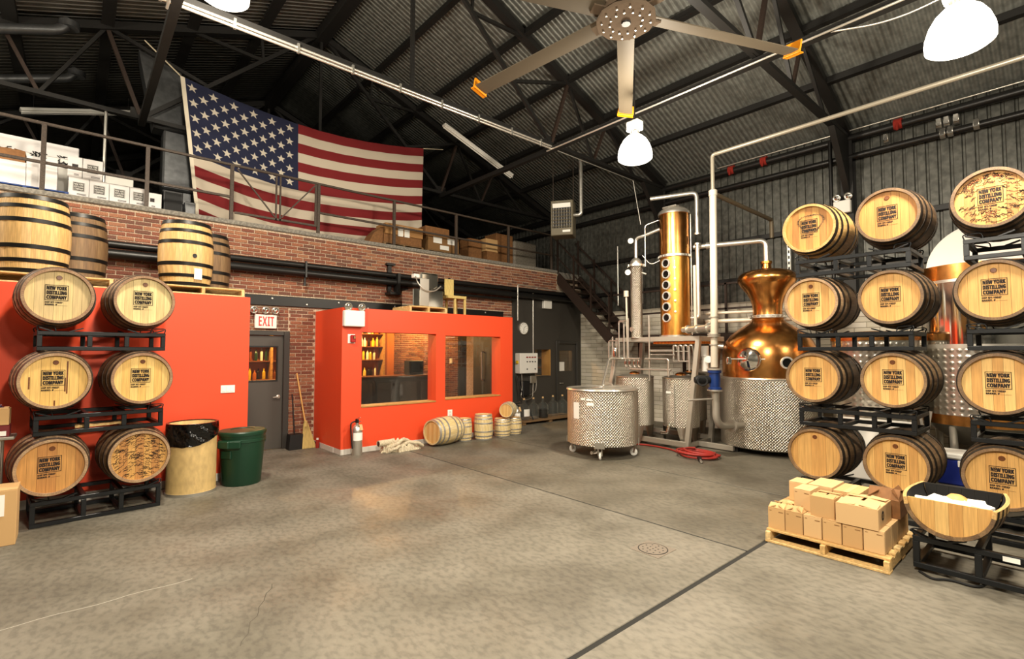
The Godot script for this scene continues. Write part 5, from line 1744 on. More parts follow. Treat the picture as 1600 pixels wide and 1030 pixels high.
	var mc := thing("bottling_machine", "shiny steel machine with a looped hose on the pallet above the booth", "machine")
	part("lower_cabinet", MB.new().bx(4.9, 5.6, 2.64, 2.99, -8.95, -8.5, 0.015), M.chrome, mc)
	part("front_plate", MB.new().bx(5.05, 5.25, 2.66, 3.2, -8.5, -8.485, 0.004), M.steel, mc)
	part("upper_column", MB.new().bx(5.1, 5.52, 2.99, 3.33, -8.9, -8.55, 0.03), M.chrome, mc)
	part("spout", MB.new().bx(4.98, 5.1, 3.22, 3.3, -8.72, -8.6, 0.01), M.white, mc)
	part("hose", MB.new().tube(bend([V(5.0, 3.24, -8.58), V(4.97, 3.1, -8.46), V(5.12, 2.96, -8.44), V(5.35, 2.95, -8.44), V(5.52, 3.08, -8.48)], 0.14), 0.012, 8), M.conduit, mc)
	part("motor", MB.new().lathe([Vector2(0, 0), Vector2(0.06, 0), Vector2(0.06, 0.16), Vector2(0, 0.16)], 16), M.black, mc, Transform3D(Basis(V(0, 0, 1), -PI / 2), V(5.52, 3.07, -8.7)))
	var ws := thing("wooden_stand", "rough wooden stand with an upright board beside the shiny machine", "stand")
	part("board", MB.new().bx(5.68, 5.9, 2.92, 3.26, -8.6, -8.57, 0.004), M.straw, ws)
	part("seat", MB.new().bx(5.72, 6.18, 2.86, 2.92, -8.86, -8.5, 0.006), M.straw, ws)
	for x in [5.9, 6.15]:
		for zz in [-8.84, -8.53]:
			part("leg", MB.new().bx(x - 0.022, x + 0.022, 2.52, 2.86, zz - 0.022, zz + 0.022, 0.004), M.straw, ws)
	# carboys on a low pallet against the dark wall
	var cp := thing("carboy_pallet", "low worn timber skid carrying the glass carboys along the dark wall", "pallet")
	for k in 4:
		part("deck_board", MB.new().bx(8.05, 10.05, 0.06, 0.09, -9.42 + k * 0.17, -9.27 + k * 0.17, 0.004), M.oldpallet[k % 2], cp)
	for x in [8.1, 9.0, 9.95]:
		part("bearer", MB.new().bx(x - 0.05, x + 0.05, 0, 0.06, -9.4, -8.78, 0.004), M.oldpallet[1], cp)
	var prof := [Vector2(0, 0), Vector2(0.12, 0), Vector2(0.14, 0.02), Vector2(0.14, 0.28), Vector2(0.125, 0.34), Vector2(0.08, 0.385), Vector2(0.035, 0.41), Vector2(0.03, 0.47), Vector2(0.036, 0.475), Vector2(0.036, 0.49), Vector2(0, 0.49)]
	var names := ["clear carboy with a paper label nearest the small barrels", "clear carboy with a little liquid, second on the skid", "carboy filled with dark liquid in the middle of the skid", "empty clear carboy right of the dark one", "empty clear carboy at the far right end of the skid"]
	var cx := [8.3, 8.62, 8.95, 9.42, 9.78]
	for k in 5:
		var t := thing("carboy", names[k], "carboy", "glass carboys", V(cx[k], 0.09, -9.02 if k < 3 else -9.12))
		part("bottle", MB.new().lathe(prof, 28), M.bottleglass, t)
		part("stopper", MB.new().lathe([Vector2(0, 0.49), Vector2(0.028, 0.49), Vector2(0.025, 0.53), Vector2(0, 0.53)], 12), M.card[2], t)
		var lv: float = [0.05, 0.1, 0.22, 0, 0][k]
		if lv > 0:
			part("liquid", MB.new().lathe([Vector2(0, 0.012), Vector2(0.125, 0.015), Vector2(0.134, 0.03), Vector2(0.134, lv), Vector2(0, lv)], 28), M.liquid if k == 2 else M.bottleglass, t)
		if k == 0:
			part("paper_label", MB.new().lathe([Vector2(0.1405, 0.1), Vector2(0.142, 0.1), Vector2(0.142, 0.27), Vector2(0.1405, 0.27)], 20, 0.9, 2.3), M.paper, t)


# ------------------------------------------------------------------ stills and tanks
func flange(b: MB, y: float, r: float, h := 0.03) -> void:
	b.lathe([Vector2(0, y), Vector2(r, y), Vector2(r, y + h), Vector2(0, y + h)], 32)


func clamp_bolts(parent: Node3D, n: int, r: float, y: float, s: float) -> void:
	var m := MB.new().box(Vector3(), V(s, s, s) * 2).mesh()
	for k in n:
		var a := TAU * k / n
		shared("bolt", m, M.steel, parent, at(cos(a) * r, y, sin(a) * r, -a))


# a round window on a vertical cylinder: centre c, looking along dir
func porthole(parent: Node3D, c: Vector3, dir: Vector3, r: float, called := "porthole") -> void:
	var t := Transform3D(Basis(Quaternion(Vector3.UP, dir)), c)
	var p := part(called, MB.new().lathe([Vector2(r * 0.72, -0.03), Vector2(r, -0.03), Vector2(r, 0.025), Vector2(r * 0.92, 0.035), Vector2(r * 0.76, 0.035), Vector2(r * 0.7, 0.02)], 28), M.ring, parent, t)
	part("sight_glass", MB.new().lathe([Vector2(0, 0.005), Vector2(r * 0.74, 0.005), Vector2(r * 0.74, 0.014), Vector2(0, 0.014)], 24), M.portglass, p)


func small_tank(label: String, c: Vector3, r: float, y0: float, y1: float, group: String) -> Node3D:
	var t := thing("receiver_tank", label, "tank", group, V(c.x, 0, c.z))
	part("jacket", MB.new().lathe([Vector2(r - 0.01, y0), Vector2(r, y0), Vector2(r, y1 - 0.02)], 44), M.quilt, t)
	part("top", MB.new().lathe([Vector2(r, y1 - 0.02), Vector2(r + 0.008, y1 - 0.015), Vector2(r + 0.008, y1), Vector2(r * 0.6, y1 + 0.035), Vector2(0, y1 + 0.05)], 44), M.brushed, t)
	part("bottom", MB.new().lathe([Vector2(0, y0 - 0.06), Vector2(r * 0.6, y0 - 0.04), Vector2(r - 0.01, y0)], 32), M.brushed, t)
	part("manway", MB.new().lathe([Vector2(0, y1 + 0.03), Vector2(0.1, y1 + 0.03), Vector2(0.1, y1 + 0.06), Vector2(0.07, y1 + 0.085), Vector2(0, y1 + 0.095)], 20), M.copper, t)
	# a skirt of three tapered legs
	for k in 3:
		var a := TAU * k / 3 + 0.35
		var b := MB.new()
		var s := 0.42
		var seg := 6
		for i in seg:
			var f0 := a - s + 2 * s * i / seg
			var f1 := a - s + 2 * s * (i + 1) / seg
			var g0 := a - s * 0.35 + 0.7 * s * i / seg
			var g1 := a - s * 0.35 + 0.7 * s * (i + 1) / seg
			b.q(V(cos(f0), 0, sin(f0)) * r + V(0, y0, 0), V(cos(f1), 0, sin(f1)) * r + V(0, y0, 0), V(cos(g1), 0, sin(g1)) * r + V(0, 0.02, 0), V(cos(g0), 0, sin(g0)) * r + V(0, 0.02, 0), V(cos(a), 0, sin(a)))
			b.q(V(cos(f0), 0, sin(f0)) * (r - 0.008) + V(0, y0, 0), V(cos(f1), 0, sin(f1)) * (r - 0.008) + V(0, y0, 0), V(cos(g1), 0, sin(g1)) * (r - 0.008) + V(0, 0.02, 0), V(cos(g0), 0, sin(g0)) * (r - 0.008) + V(0, 0.02, 0), -V(cos(a), 0, sin(a)))
		part("leg", b, M.quilt, t)
	return t


func stills() -> void:
	# wheeled tub
	var tc := V(6.885, 0, -5.48)
	var t := thing("wheeled_tub", "round quilted steel tub on white castors standing in front of the stills", "tub", "", tc)
	var r := 0.60
	part("shell", MB.new().lathe([Vector2(r, 0.22), Vector2(r, 1.11)], 64), M.quilt, t)
	part("inner_wall", MB.new().lathe([Vector2(0, 1.02), Vector2(r - 0.01, 1.02), Vector2(r - 0.012, 1.1)], 40), M.brushed, t)
	part("rim", MB.new().lathe([Vector2(r - 0.02, 1.105), Vector2(r + 0.012, 1.1), Vector2(r + 0.018, 1.115), Vector2(r + 0.01, 1.135), Vector2(r - 0.02, 1.135), Vector2(r - 0.02, 1.105)], 64), M.steel, t)
	part("bottom", MB.new().lathe([Vector2(0, 0.19), Vector2(r - 0.03, 0.20), Vector2(r, 0.22)], 48), M.brushed, t)
	part("lid_half", MB.new().lathe([Vector2(0, 1.14), Vector2(r - 0.02, 1.138), Vector2(r - 0.02, 1.148), Vector2(0, 1.152)], 32, -0.4, 2.74), M.steel, t)
	part("lid_handle", MB.new().tube(bend([V(-0.15, 1.15, 0.15), V(-0.15, 1.2, 0.15), V(0.15, 1.2, 0.1), V(0.15, 1.15, 0.1)], 0.04), 0.01, 8), M.steel, t)
	part("lid_frame", MB.new().tube(bend([V(-0.4, 1.15, 0.1), V(-0.42, 1.18, 0.3), V(0.1, 1.18, 0.42), V(0.3, 1.18, 0.1)], 0.05), 0.008, 8), M.steel, t)
	for k in 4:
		var a: float = [2.55, 1.0, -0.55, -2.1][k]
		var d := V(cos(a), 0, sin(a))
		var p := d * (r - 0.05)
		part("castor_bracket", MB.new().box(V(0, 0, 0), V(0.16, 0.1, 0.012)), M.brushed, t, Transform3D(Basis(Quaternion(V(0, 0, 1), d)), d * (r + 0.006) + V(0, 0.24, 0)))
		var side := d.cross(Vector3.UP)
		for s in [-1, 1]:
			part("castor_fork", MB.new().bar(p + side * 0.028 * s + V(0, 0.2, 0), p + side * 0.028 * s + V(0, 0.06, 0) - d * 0.03, 0.03, 0.006), M.brushed, t)
		var wb := Basis(Quaternion(Vector3.UP, side))
		var wh := part("castor_wheel", MB.new().lathe([Vector2(0, -0.018), Vector2(0.05, -0.018), Vector2(0.062, -0.012), Vector2(0.062, 0.012), Vector2(0.05, 0.018), Vector2(0, 0.018)], 20), M.white, t, Transform3D(wb, p + V(0, 0.062, 0) - d * 0.03))
		part("wheel_hub", MB.new().lathe([Vector2(0, -0.022), Vector2(0.018, -0.022), Vector2(0.018, 0.022), Vector2(0, 0.022)], 12), M.brushed, wh)
	var cdir := V(-tc.x, 0, -tc.z).normalized()
	for q in [[0.78, 0.78, 0.13, 0.27], [0.55, 0.98, 0.085, 0.035], [0.33, 0.9, 0.12, 0.05], [0.36, 0.97, 0.1, 0.03]]:
		var d := cdir.rotated(Vector3.UP, -q[0])
		part("paper_label", MB.new().box(Vector3(), V(q[2], q[3], 0.002)), M.paper, t, Transform3D(Basis(Quaternion(V(0, 0, 1), d)), d * (r + 0.003) + V(0, q[1], 0)))
	part("drain_valve", MB.new().tube(bend([V(-0.35, 0.2, 0.1), V(-0.45, 0.12, 0.25), V(-0.6, 0.13, 0.25)], 0.05), 0.028, 10), M.chrome, t)
	# skid frame
	var f := thing("still_frame", "grey square tube frame with leaning legs carrying the tall copper column", "frame")
	var legs := [[V(8.25, 0, -4.68), V(8.40, 2.0, -4.5)], [V(9.35, 0, -4.8), V(9.25, 2.0, -4.55)], [V(8.2, 0, -6.5), V(8.38, 2.0, -6.25)], [V(9.35, 0, -6.5), V(9.25, 2.0, -6.25)]]
	for l in legs:
		part("leg", MB.new().bar(l[0], l[1], 0.085, 0.085, 0.006), M.frame_grey, f)
	part("base_rail", MB.new().bx(8.2, 8.29, 0.05, 0.14, -6.5, -4.68, 0.006), M.frame_grey, f)
	part("base_rail", MB.new().bx(9.31, 9.39, 0.05, 0.14, -6.5, -4.8, 0.006), M.frame_grey, f)
	part("base_rail", MB.new().bar(V(8.25, 0.06, -4.68), V(9.35, 0.06, -4.8), 0.06, 0.08, 0.006), M.frame_grey, f)
	part("base_rail", MB.new().bar(V(8.74, 0.06, -4.75), V(8.72, 0.06, -4.05), 0.07, 0.09, 0.006), M.frame_grey, f)
	part("base_rail", MB.new().bar(V(8.25, 0.06, -6.5), V(9.35, 0.06, -6.5), 0.06, 0.08, 0.006), M.frame_grey, f)
	for x in [8.4, 9.25]:
		part("top_rail", MB.new().bx(x - 0.045, x + 0.045, 1.95, 2.04, -6.3, -4.46, 0.006), M.frame_grey, f)
	for zz in [-4.5, -5.5, -6.25]:
		part("top_rail", MB.new().bx(8.44, 9.21, 1.95, 2.04, zz - 0.04, zz + 0.04, 0.006), M.frame_grey, f)
	part("drip_pan", MB.new().bx(8.44, 9.2, 1.9, 1.95, -5.46, -4.54, 0.004), M.copper_satin, f)
	# copper column
	var c := V(8.70, 0, -5.13)
	var cdr := V(-c.x, 0, -c.z).normalized()
	var right := cdr.cross(Vector3.UP)  # towards the left of the picture
	var co := thing("column_still", "tall copper column still with six round portholes on the grey frame", "still", "", V(c.x, 2.04, c.z))
	part("lower_column", MB.new().lathe([Vector2(0, 0.02), Vector2(0.275, 0.02), Vector2(0.275, 1.53), Vector2(0, 1.53)], 56), M.copper_satin, co)
	part("upper_column", MB.new().lathe([Vector2(0, 1.575), Vector2(0.275, 1.575), Vector2(0.275, 2.37), Vector2(0, 2.37)], 56), M.copper, co)
	var fb := MB.new()
	flange(fb, 0.0, 0.30, 0.03)
	flange(fb, 1.53, 0.305, 0.045)
	part("flange", fb, M.steel, co)
	clamp_bolts(co, 28, 0.297, 1.552, 0.012)
	part("cap", MB.new().lathe([Vector2(0, 2.37), Vector2(0.3, 2.37), Vector2(0.3, 2.41), Vector2(0.28, 2.44), Vector2(0.2, 2.5), Vector2(0.0, 2.52)], 48), M.steel, co)
	part("cap_plate", MB.new().bx(-0.18, 0.18, 2.5, 2.53, -0.15, 0.15, 0.01), M.steel, co)
	var ld := right
	for k in 6:
		var d := cdr.rotated(Vector3.UP, -0.60)
		if d.dot(ld) < 0:
			d = cdr.rotated(Vector3.UP, 0.60)
		porthole(co, d * 0.268 + V(0, 1.40 - k * 0.208, 0), d, 0.088)
	for k in 5:
		var d := cdr
		part("sample_cock", MB.new().lathe([Vector2(0, 0), Vector2(0.012, 0), Vector2(0.012, 0.04), Vector2(0.02, 0.045), Vector2(0.02, 0.06), Vector2(0, 0.06)], 10), M.steel, co, Transform3D(Basis(Quaternion(Vector3.UP, d)), d * 0.272 + V(0, 1.30 - k * 0.208, 0)))
	part("side_tube", MB.new().tube([cdr * 0.285 + right * -0.0 + V(0, 0.9, 0), cdr * 0.285 + V(0, 1.45, 0)], 0.008, 6), M.steel, co)
	# tubes along the column
	var cr := -right
	part("riser", MB.new().tube(bend([cr * 0.28 + V(0, 0.36, 0), cr * 0.42 + V(0, 0.36, 0), cr * 0.42 + V(0, 1.78, 0)], 0.1), 0.042, 12), M.steel, co)
	part("riser", MB.new().tube([cr * 0.3 + V(0, 0.03, 0) + cdr * 0.05, cr * 0.3 + V(0, 2.36, 0) + cdr * 0.05], 0.01, 6), M.steel, co)
	part("vapour_loop", MB.new().tube(bend([cr * 0.42 + V(0, 1.98, 0), cr * 0.42 + V(0, 2.78, 0), right * 0.44 + V(0, 2.74, 0)], 0.1), 0.042, 12), M.steel, co)
	for y in [1.76, 1.96]:
		part("clamp", MB.new().lathe([Vector2(0, 0), Vector2(0.06, 0), Vector2(0.06, 0.035), Vector2(0, 0.035)], 16), M.steel, co, Transform3D(Basis(), cr * 0.42 + V(0, y, 0)))
	part("condenser_arm", MB.new().tube(bend([right * 0.27 + V(0, 2.12, 0), right * 0.50 + V(0, 2.02, -0.1), V(8.42 - c.x, 2.0, -5.82 - c.z), V(8.42 - c.x, 1.56, -5.82 - c.z)], 0.12), 0.036, 12), M.steel, co)
	part("thin_tube", MB.new().tube(bend([right * 0.29 + V(0, 2.3, 0), right * 0.55 + V(0, 2.22, 0), right * 0.55 + V(0, 1.4, 0)], 0.06), 0.012, 8), M.steel, co)
	part("hose_loop", MB.new().tube(bend([right * 0.28 + V(0, 1.5, 0), right * 0.45 + V(0, 1.42, 0), right * 0.6 + V(0, 1.62, 0)], 0.12), 0.008, 6), M.steel, co)
	# condenser
	var k := V(8.42, 2.04, -5.82)
	var cd := thing("condenser", "slim quilted steel condenser column standing left of the copper column", "condenser", "", k)
	part("shell", MB.new().lathe([Vector2(0.115, 0.0), Vector2(0.115, 1.42)], 32), M.quilt, cd)
	var cf := MB.new()
	flange(cf, 1.42, 0.155, 0.02)
	flange(cf, 1.445, 0.155, 0.02)
	flange(cf, -0.01, 0.125, 0.012)
	part("flange", cf, M.steel, cd)
	clamp_bolts(cd, 10, 0.15, 1.44, 0.02)
	part("head", MB.new().lathe([Vector2(0.11, 1.465), Vector2(0.11, 1.53), Vector2(0.07, 1.58), Vector2(0.04, 1.6), Vector2(0, 1.6)], 24), M.steel, cd)
	var lk := V(-k.x, 0, -k.z).normalized()
	for q in [[1.93, -0.10], [1.3, -0.16]]:
		part("gauge", MB.new().lathe([Vector2(0, 0), Vector2(0.055, 0), Vector2(0.058, 0.02), Vector2(0.055, 0.035), Vector2(0, 0.03)], 20), M.white, cd, Transform3D(Basis(Quaternion(Vector3.UP, lk)), right * -q[1] + lk * 0.08 + V(0, q[0], 0)))
	part("spigot", MB.new().tube([right * -0.1 + V(0, 1.3, 0), right * -0.2 + lk * 0.02 + V(0, 1.26, 0)], 0.02, 8), M.steel, cd)
	part("outlet", MB.new().lathe([Vector2(0, 0), Vector2(0.05, 0), Vector2(0.05, 0.03), Vector2(0, 0.03)], 16), M.steel, cd, Transform3D(Basis(Quaternion(Vector3.UP, (lk + right).normalized())), (lk + right).normalized() * 0.11 + V(0, 0.16, 0)))
	# receiver tanks under the frame
	small_tank("quilted steel receiver tank left of the pair, half behind the wheeled tub", V(8.30, 0, -5.80), 0.36, 0.36, 1.28, "quilted receiver tanks")
	var tb := small_tank("quilted steel receiver tank in front under the copper column", V(8.66, 0, -5.02), 0.33, 0.36, 1.27, "quilted receiver tanks")
	part("level_tube", MB.new().tube([V(-0.315, 0.42, -0.02), V(-0.315, 1.15, -0.02)], 0.014, 8), M.steel, tb)
	part("level_tube", MB.new().tube([V(-0.335, 0.42, 0.06), V(-0.335, 1.15, 0.06)], 0.01, 8), M.galv, tb)
	part("drain_valve", MB.new().tube(bend([V(-0.3, 0.45, -0.02), V(-0.38, 0.40, -0.02), V(-0.4, 0.26, -0.05), V(-0.4, 0.26, -0.18)], 0.04), 0.03, 10), M.chrome, tb)
	part("small_label", MB.new().bx(-0.345, -0.342, 0.98, 1.02, -0.1, 0.0), M.paper, tb)
	small_tank("dark rear receiver tank seen between the frame's legs beside the blue valve", V(9.45, 0, -5.25), 0.3, 0.4, 1.3, "quilted receiver tanks")
	pipework()
	pot_still()


func pipework() -> void:
	# manifold of tubes in front of the tanks
	var m := thing("pipe_manifold", "bright steel tube manifold with valves between the tub and the tanks", "pipework")
	var y := 1.62
	var x := 8.22
	part("header", MB.new().tube(bend([V(6.98, 1.15, -5.55), V(7.75, 1.62, -6.0), V(x, y, -6.05), V(x, y, -5.62)], 0.08), 0.022, 10), M.steel, m)
	for k in 4:
		var z := -5.95 + k * 0.1
		part("branch", MB.new().tube(bend([V(x, y, z), V(x, y - 0.16, z), V(x, y - 0.16, z + 0.05)], 0.04), 0.016, 8), M.steel, m)
		part("valve", MB.new().lathe([Vector2(0, -0.03), Vector2(0.026, -0.03), Vector2(0.026, 0.03), Vector2(0, 0.03)], 12), M.chrome, m, Transform3D(Basis(), V(x, y - 0.08, z)))
	part("cross_tube", MB.new().tube([V(x, 1.42, -5.85), V(x, 1.42, -4.95)], 0.018, 8), M.steel, m)
	part("cross_tube", MB.new().tube(bend([V(x, 1.62, -5.5), V(x, 1.62, -5.0), V(x, 1.3, -5.0)], 0.05), 0.02, 8), M.steel, m)
	part("cross_tube", MB.new().tube([V(x + 0.05, 1.78, -5.45), V(x + 0.05, 1.78, -4.95)], 0.016, 8), M.steel, m)
	part("cross_tube", MB.new().tube([V(x + 0.05, 1.70, -5.45), V(x + 0.05, 1.70, -4.9)], 0.012, 8), M.steel, m)
	for q in [[-6.28, 1.45, 2.06], [-6.0, 1.6, 2.32], [-5.9, 1.6, 2.42], [-5.42, 1.2, 2.45], [-6.12, 1.6, 2.02]]:
		part("riser", MB.new().tube([V(x + 0.02, q[1], q[0]), V(x + 0.02, q[2], q[0])], 0.016, 8), M.steel, m)
	part("riser_loop", MB.new().tube(bend([V(x + 0.02, 2.3, -6.12), V(x + 0.02, 2.38, -6.12), V(x + 0.02, 2.38, -5.95)], 0.04), 0.016, 8), M.steel, m)
	part("riser_loop", MB.new().tube(bend([V(x + 0.02, 2.02, -6.12), V(x + 0.02, 2.36, -6.12), V(x + 0.02, 2.36, -6.0)], 0.05), 0.014, 8), M.steel, m)
	part("vent", MB.new().tube([V(8.3, 1.6, -5.95), V(8.3, 2.9, -5.98)], 0.02, 8), M.whitepipe, m)
	part("vent_cap", MB.new().lathe([Vector2(0, 0), Vector2(0.05, 0), Vector2(0.05, 0.12), Vector2(0, 0.12)], 14), M.whitepipe, m, at(8.3, 2.86, -5.98))
	part("sight_frame", MB.new().tube(bend([V(x, 1.6, -6.36), V(x, 1.98, -6.36), V(x, 1.98, -6.12)], 0.03), 0.014, 8), M.steel, m)
	part("sight_valve", MB.new().lathe([Vector2(0, 0), Vector2(0.045, 0), Vector2(0.05, 0.1), Vector2(0.03, 0.18), Vector2(0, 0.2)], 14), M.chrome, m, at(x, 1.66, -6.2))
	# four looped tubes under the platform
	var l := thing("tube_bank", "bank of four looped steel tubes hanging under the copper column's platform", "pipework")
	for k in 4:
		var z := -4.98 + k * 0.105
		part("loop", MB.new().tube(bend([V(8.36, 1.58 if k < 3 else 1.4, z), V(8.36, 1.87, z), V(8.36, 1.87, z + 0.06), V(8.42, 1.75, z + 0.06), V(8.42, 1.62, z + 0.06)], 0.045), 0.019, 8), M.steel, l)
	part("rail", MB.new().tube([V(8.36, 1.58, -5.0), V(8.36, 1.58, -4.66)], 0.014, 8), M.steel, l)
	part("rail", MB.new().tube([V(8.4, 1.76, -5.5), V(8.4, 1.76, -4.7)], 0.012, 8), M.steel, l)
	part("stack_filter", MB.new().lathe([Vector2(0, 1.4), Vector2(0.06, 1.4), Vector2(0.06, 1.6), Vector2(0.05, 1.61), Vector2(0.05, 1.66), Vector2(0.065, 1.67), Vector2(0.065, 1.86), Vector2(0, 1.86)], 18), M.white, l, at(8.62, 0, -4.50))
	var gd := V(-8.5, 0, 4.4).normalized()
	part("gauge", MB.new().lathe([Vector2(0, 0), Vector2(0.062, 0), Vector2(0.062, 0.03), Vector2(0, 0.03)], 18), M.white, l, Transform3D(Basis(Quaternion(Vector3.UP, gd)), V(8.47, 1.62, -4.36)))
	# big vertical product pipe with the blue valve, running into the still's jacket
	var px := 7.97
	var pz := -4.0
	var p := thing("steam_pipe", "big pale vertical pipe with a blue valve bending into the still's jacket", "pipe")
	part("upper_pipe", MB.new().tube(bend([V(px - 0.02, 4.42, pz + 0.04), V(px - 0.02, 5.06, pz + 0.04), V(px - 0.02, 5.09, 2.0)], 0.05), 0.032, 12), mat(Color(0.56, 0.53, 0.47), 0.35, 0.3), p)
	part("riser", MB.new().tube([V(px, 1.5, pz), V(px - 0.02, 4.42, pz + 0.04)], 0.058, 20), M.whitepipe, p)
	part("reducer", MB.new().lathe([Vector2(0, 4.36), Vector2(0.068, 4.36), Vector2(0.068, 4.45), Vector2(0.03, 4.48), Vector2(0, 4.48)], 18), M.whitepipe, p, at(px - 0.02, 0, pz + 0.04))
	for q in [[2.0, 0.10], [2.03, 0.10], [2.32, 0.078], [1.86, 0.072]]:
		part("flange", MB.new().lathe([Vector2(0, q[0]), Vector2(q[1], q[0]), Vector2(q[1], q[0] + 0.022), Vector2(0, q[0] + 0.022)], 24), M.frame_grey, p, at(px, 0, pz))
	part("lower_bend", MB.new().tube(bend([V(px + 0.02, 1.12, pz), V(px + 0.03, 0.52, pz), V(8.68, 0.50, pz + 0.16)], 0.22, 8), 0.06, 18), M.frame_grey, p)
	part("flange", MB.new().lathe([Vector2(0, 0), Vector2(0.1, 0), Vector2(0.1, 0.05), Vector2(0, 0.05)], 24), M.frame_grey, p, Transform3D(Basis(Quaternion(Vector3.UP, V(1, 0, 0.22).normalized())), V(8.36, 0.503, pz + 0.085)))
	part("valve_body", MB.new().lathe([Vector2(0, 1.13), Vector2(0.11, 1.13), Vector2(0.11, 1.16), Vector2(0.085, 1.17), Vector2(0.09, 1.28), Vector2(0.085, 1.40), Vector2(0.11, 1.41), Vector2(0.11, 1.45), Vector2(0, 1.45)], 24), M.bluevalve, p, at(px, 0, pz))
	for yy in [1.105, 1.452]:
		part("flange", MB.new().lathe([Vector2(0, 0), Vector2(0.12, 0), Vector2(0.12, 0.026), Vector2(0, 0.026)], 24), M.frame_grey, p, at(px, yy, pz))
	var ad := V(-0.752, 0, -0.659)
	part("actuator", MB.new().lathe([Vector2(0, 0), Vector2(0.055, 0), Vector2(0.07, 0.06), Vector2(0.075, 0.2), Vector2(0.05, 0.25), Vector2(0, 0.26)], 18), M.rubber, p, Transform3D(Basis(Quaternion(Vector3.UP, ad)), V(px, 1.29, pz) + ad * 0.08))
	part("hand_wheel", MB.new().lathe([Vector2(0.06, -0.012), Vector2(0.085, -0.012), Vector2(0.09, 0), Vector2(0.085, 0.012), Vector2(0.06, 0.012), Vector2(0.06, -0.012)], 24), M.rubber, p, Transform3D(Basis(Quaternion(Vector3.UP, V(-0.89, 0, 0.45))), V(px, 1.28, pz) + ad * 0.2 + V(-0.1, 0, 0.05)))
	part("bleed_tube", MB.new().tube([V(px - 0.3, 0.95, pz - 0.3), V(px, 0.98, pz)], 0.018, 8), M.steel, p)
	# brace back to the wall
	obj("brace_pipe", MB.new().tube(bend([V(px, 4.42, pz + 0.02), V(10.5, 4.42, pz - 0.02), V(10.5, 4.05, pz - 0.02)], 0.05), 0.04, 10), mat(Color(0.42, 0.37, 0.29), 0.5, 0.3), "brown pipe bracing the tall pale pipe back towards the corrugated wall", "pipe")
	# vapour line from the pot still to the column
	var vp := thing("vapour_pipe", "bright steel vapour pipe from the top of the pot still over to the column", "pipe")
	part("tube", MB.new().tube(bend([V(9.43, 3.40, -3.715), V(9.43, 3.79, -3.715), V(9.0, 3.79, -4.9)], 0.12), 0.05, 16), M.conduit, vp)
	part("valve", MB.new().lathe([Vector2(0, 0), Vector2(0.07, 0), Vector2(0.07, 0.06), Vector2(0, 0.06)], 16), M.steel, vp, Transform3D(Basis(Quaternion(Vector3.UP, V(-0.34, 0, -0.94))), V(9.1, 3.79, -4.62)))
	# pipes behind the copper dome
	for q in [[2.52, 0.03, "upper pale pipe running behind the copper still's shoulder"], [2.36, 0.042, "lower thick pale pipe running behind the copper still's shoulder"]]:
		obj("wall_pipe", MB.new().tube([V(9.45, q[0], -4.9), V(9.95, q[0], -3.0)], q[1], 12), M.whitepipe, q[2], "pipe")
	var tee := thing("header_pipe", "fat steel header pipe joining the column's foot to the tall pale pipe", "pipe")
	part("tube", MB.new().tube([V(8.45, 2.16, -4.82), V(8.03, 2.16, -4.05)], 0.055, 14), M.steel, tee)
	part("tube", MB.new().tube([V(8.3, 2.16, -4.5), V(8.3, 3.3, -4.5)], 0.03, 10), M.whitepipe, tee)
	for q in [0.15, 0.5, 0.85]:
		var d := V(-0.48, 0, 0.877)
		part("clamp", MB.new().lathe([Vector2(0, 0), Vector2(0.078, 0), Vector2(0.078, 0.035), Vector2(0, 0.035)], 16), M.steel, tee, Transform3D(Basis(Quaternion(Vector3.UP, d)), V(8.45, 2.16, -4.82).lerp(V(8.03, 2.16, -4.05), q)))
	# red hose on the floor
	var h := []
	for k in 150:
		var a := k * 0.2
		var rr := 0.235 + 0.045 * sin(a * 0.37) + 0.02 * sin(a * 1.3)
		h.append(V(7.86 + 0.02 * sin(a * 0.21), 0.02 + 0.022 * floor(a / TAU) * 0.8 + 0.012 * sin(a * 0.9 + 1.0) + 0.012, -4.26 + 0.03 * cos(a * 0.16)) + V(cos(a + 1.0) * rr * 1.0, 0, sin(a + 1.0) * rr * 1.15))
	var hs := thing("hose", "coiled red rubber hose on the floor beside the grey frame", "hose")
	part("coil", MB.new().tube(h, 0.017, 7), M.hose, hs)
	part("tail", MB.new().tube(bend([V(7.72, 0.018, -4.45), V(8.02, 0.018, -4.8), V(8.1, 0.018, -5.3), V(7.95, 0.018, -5.7)], 0.2), 0.016, 7), M.hose, hs)
	part("nozzle", MB.new().tube([V(7.6, 0.05, -4.1), V(7.5, 0.035, -4.02)], 0.032, 10), M.black, hs)
	part("nozzle_tip", MB.new().tube([V(7.5, 0.035, -4.02), V(7.43, 0.03, -3.97)], 0.02, 10), M.steel, hs)


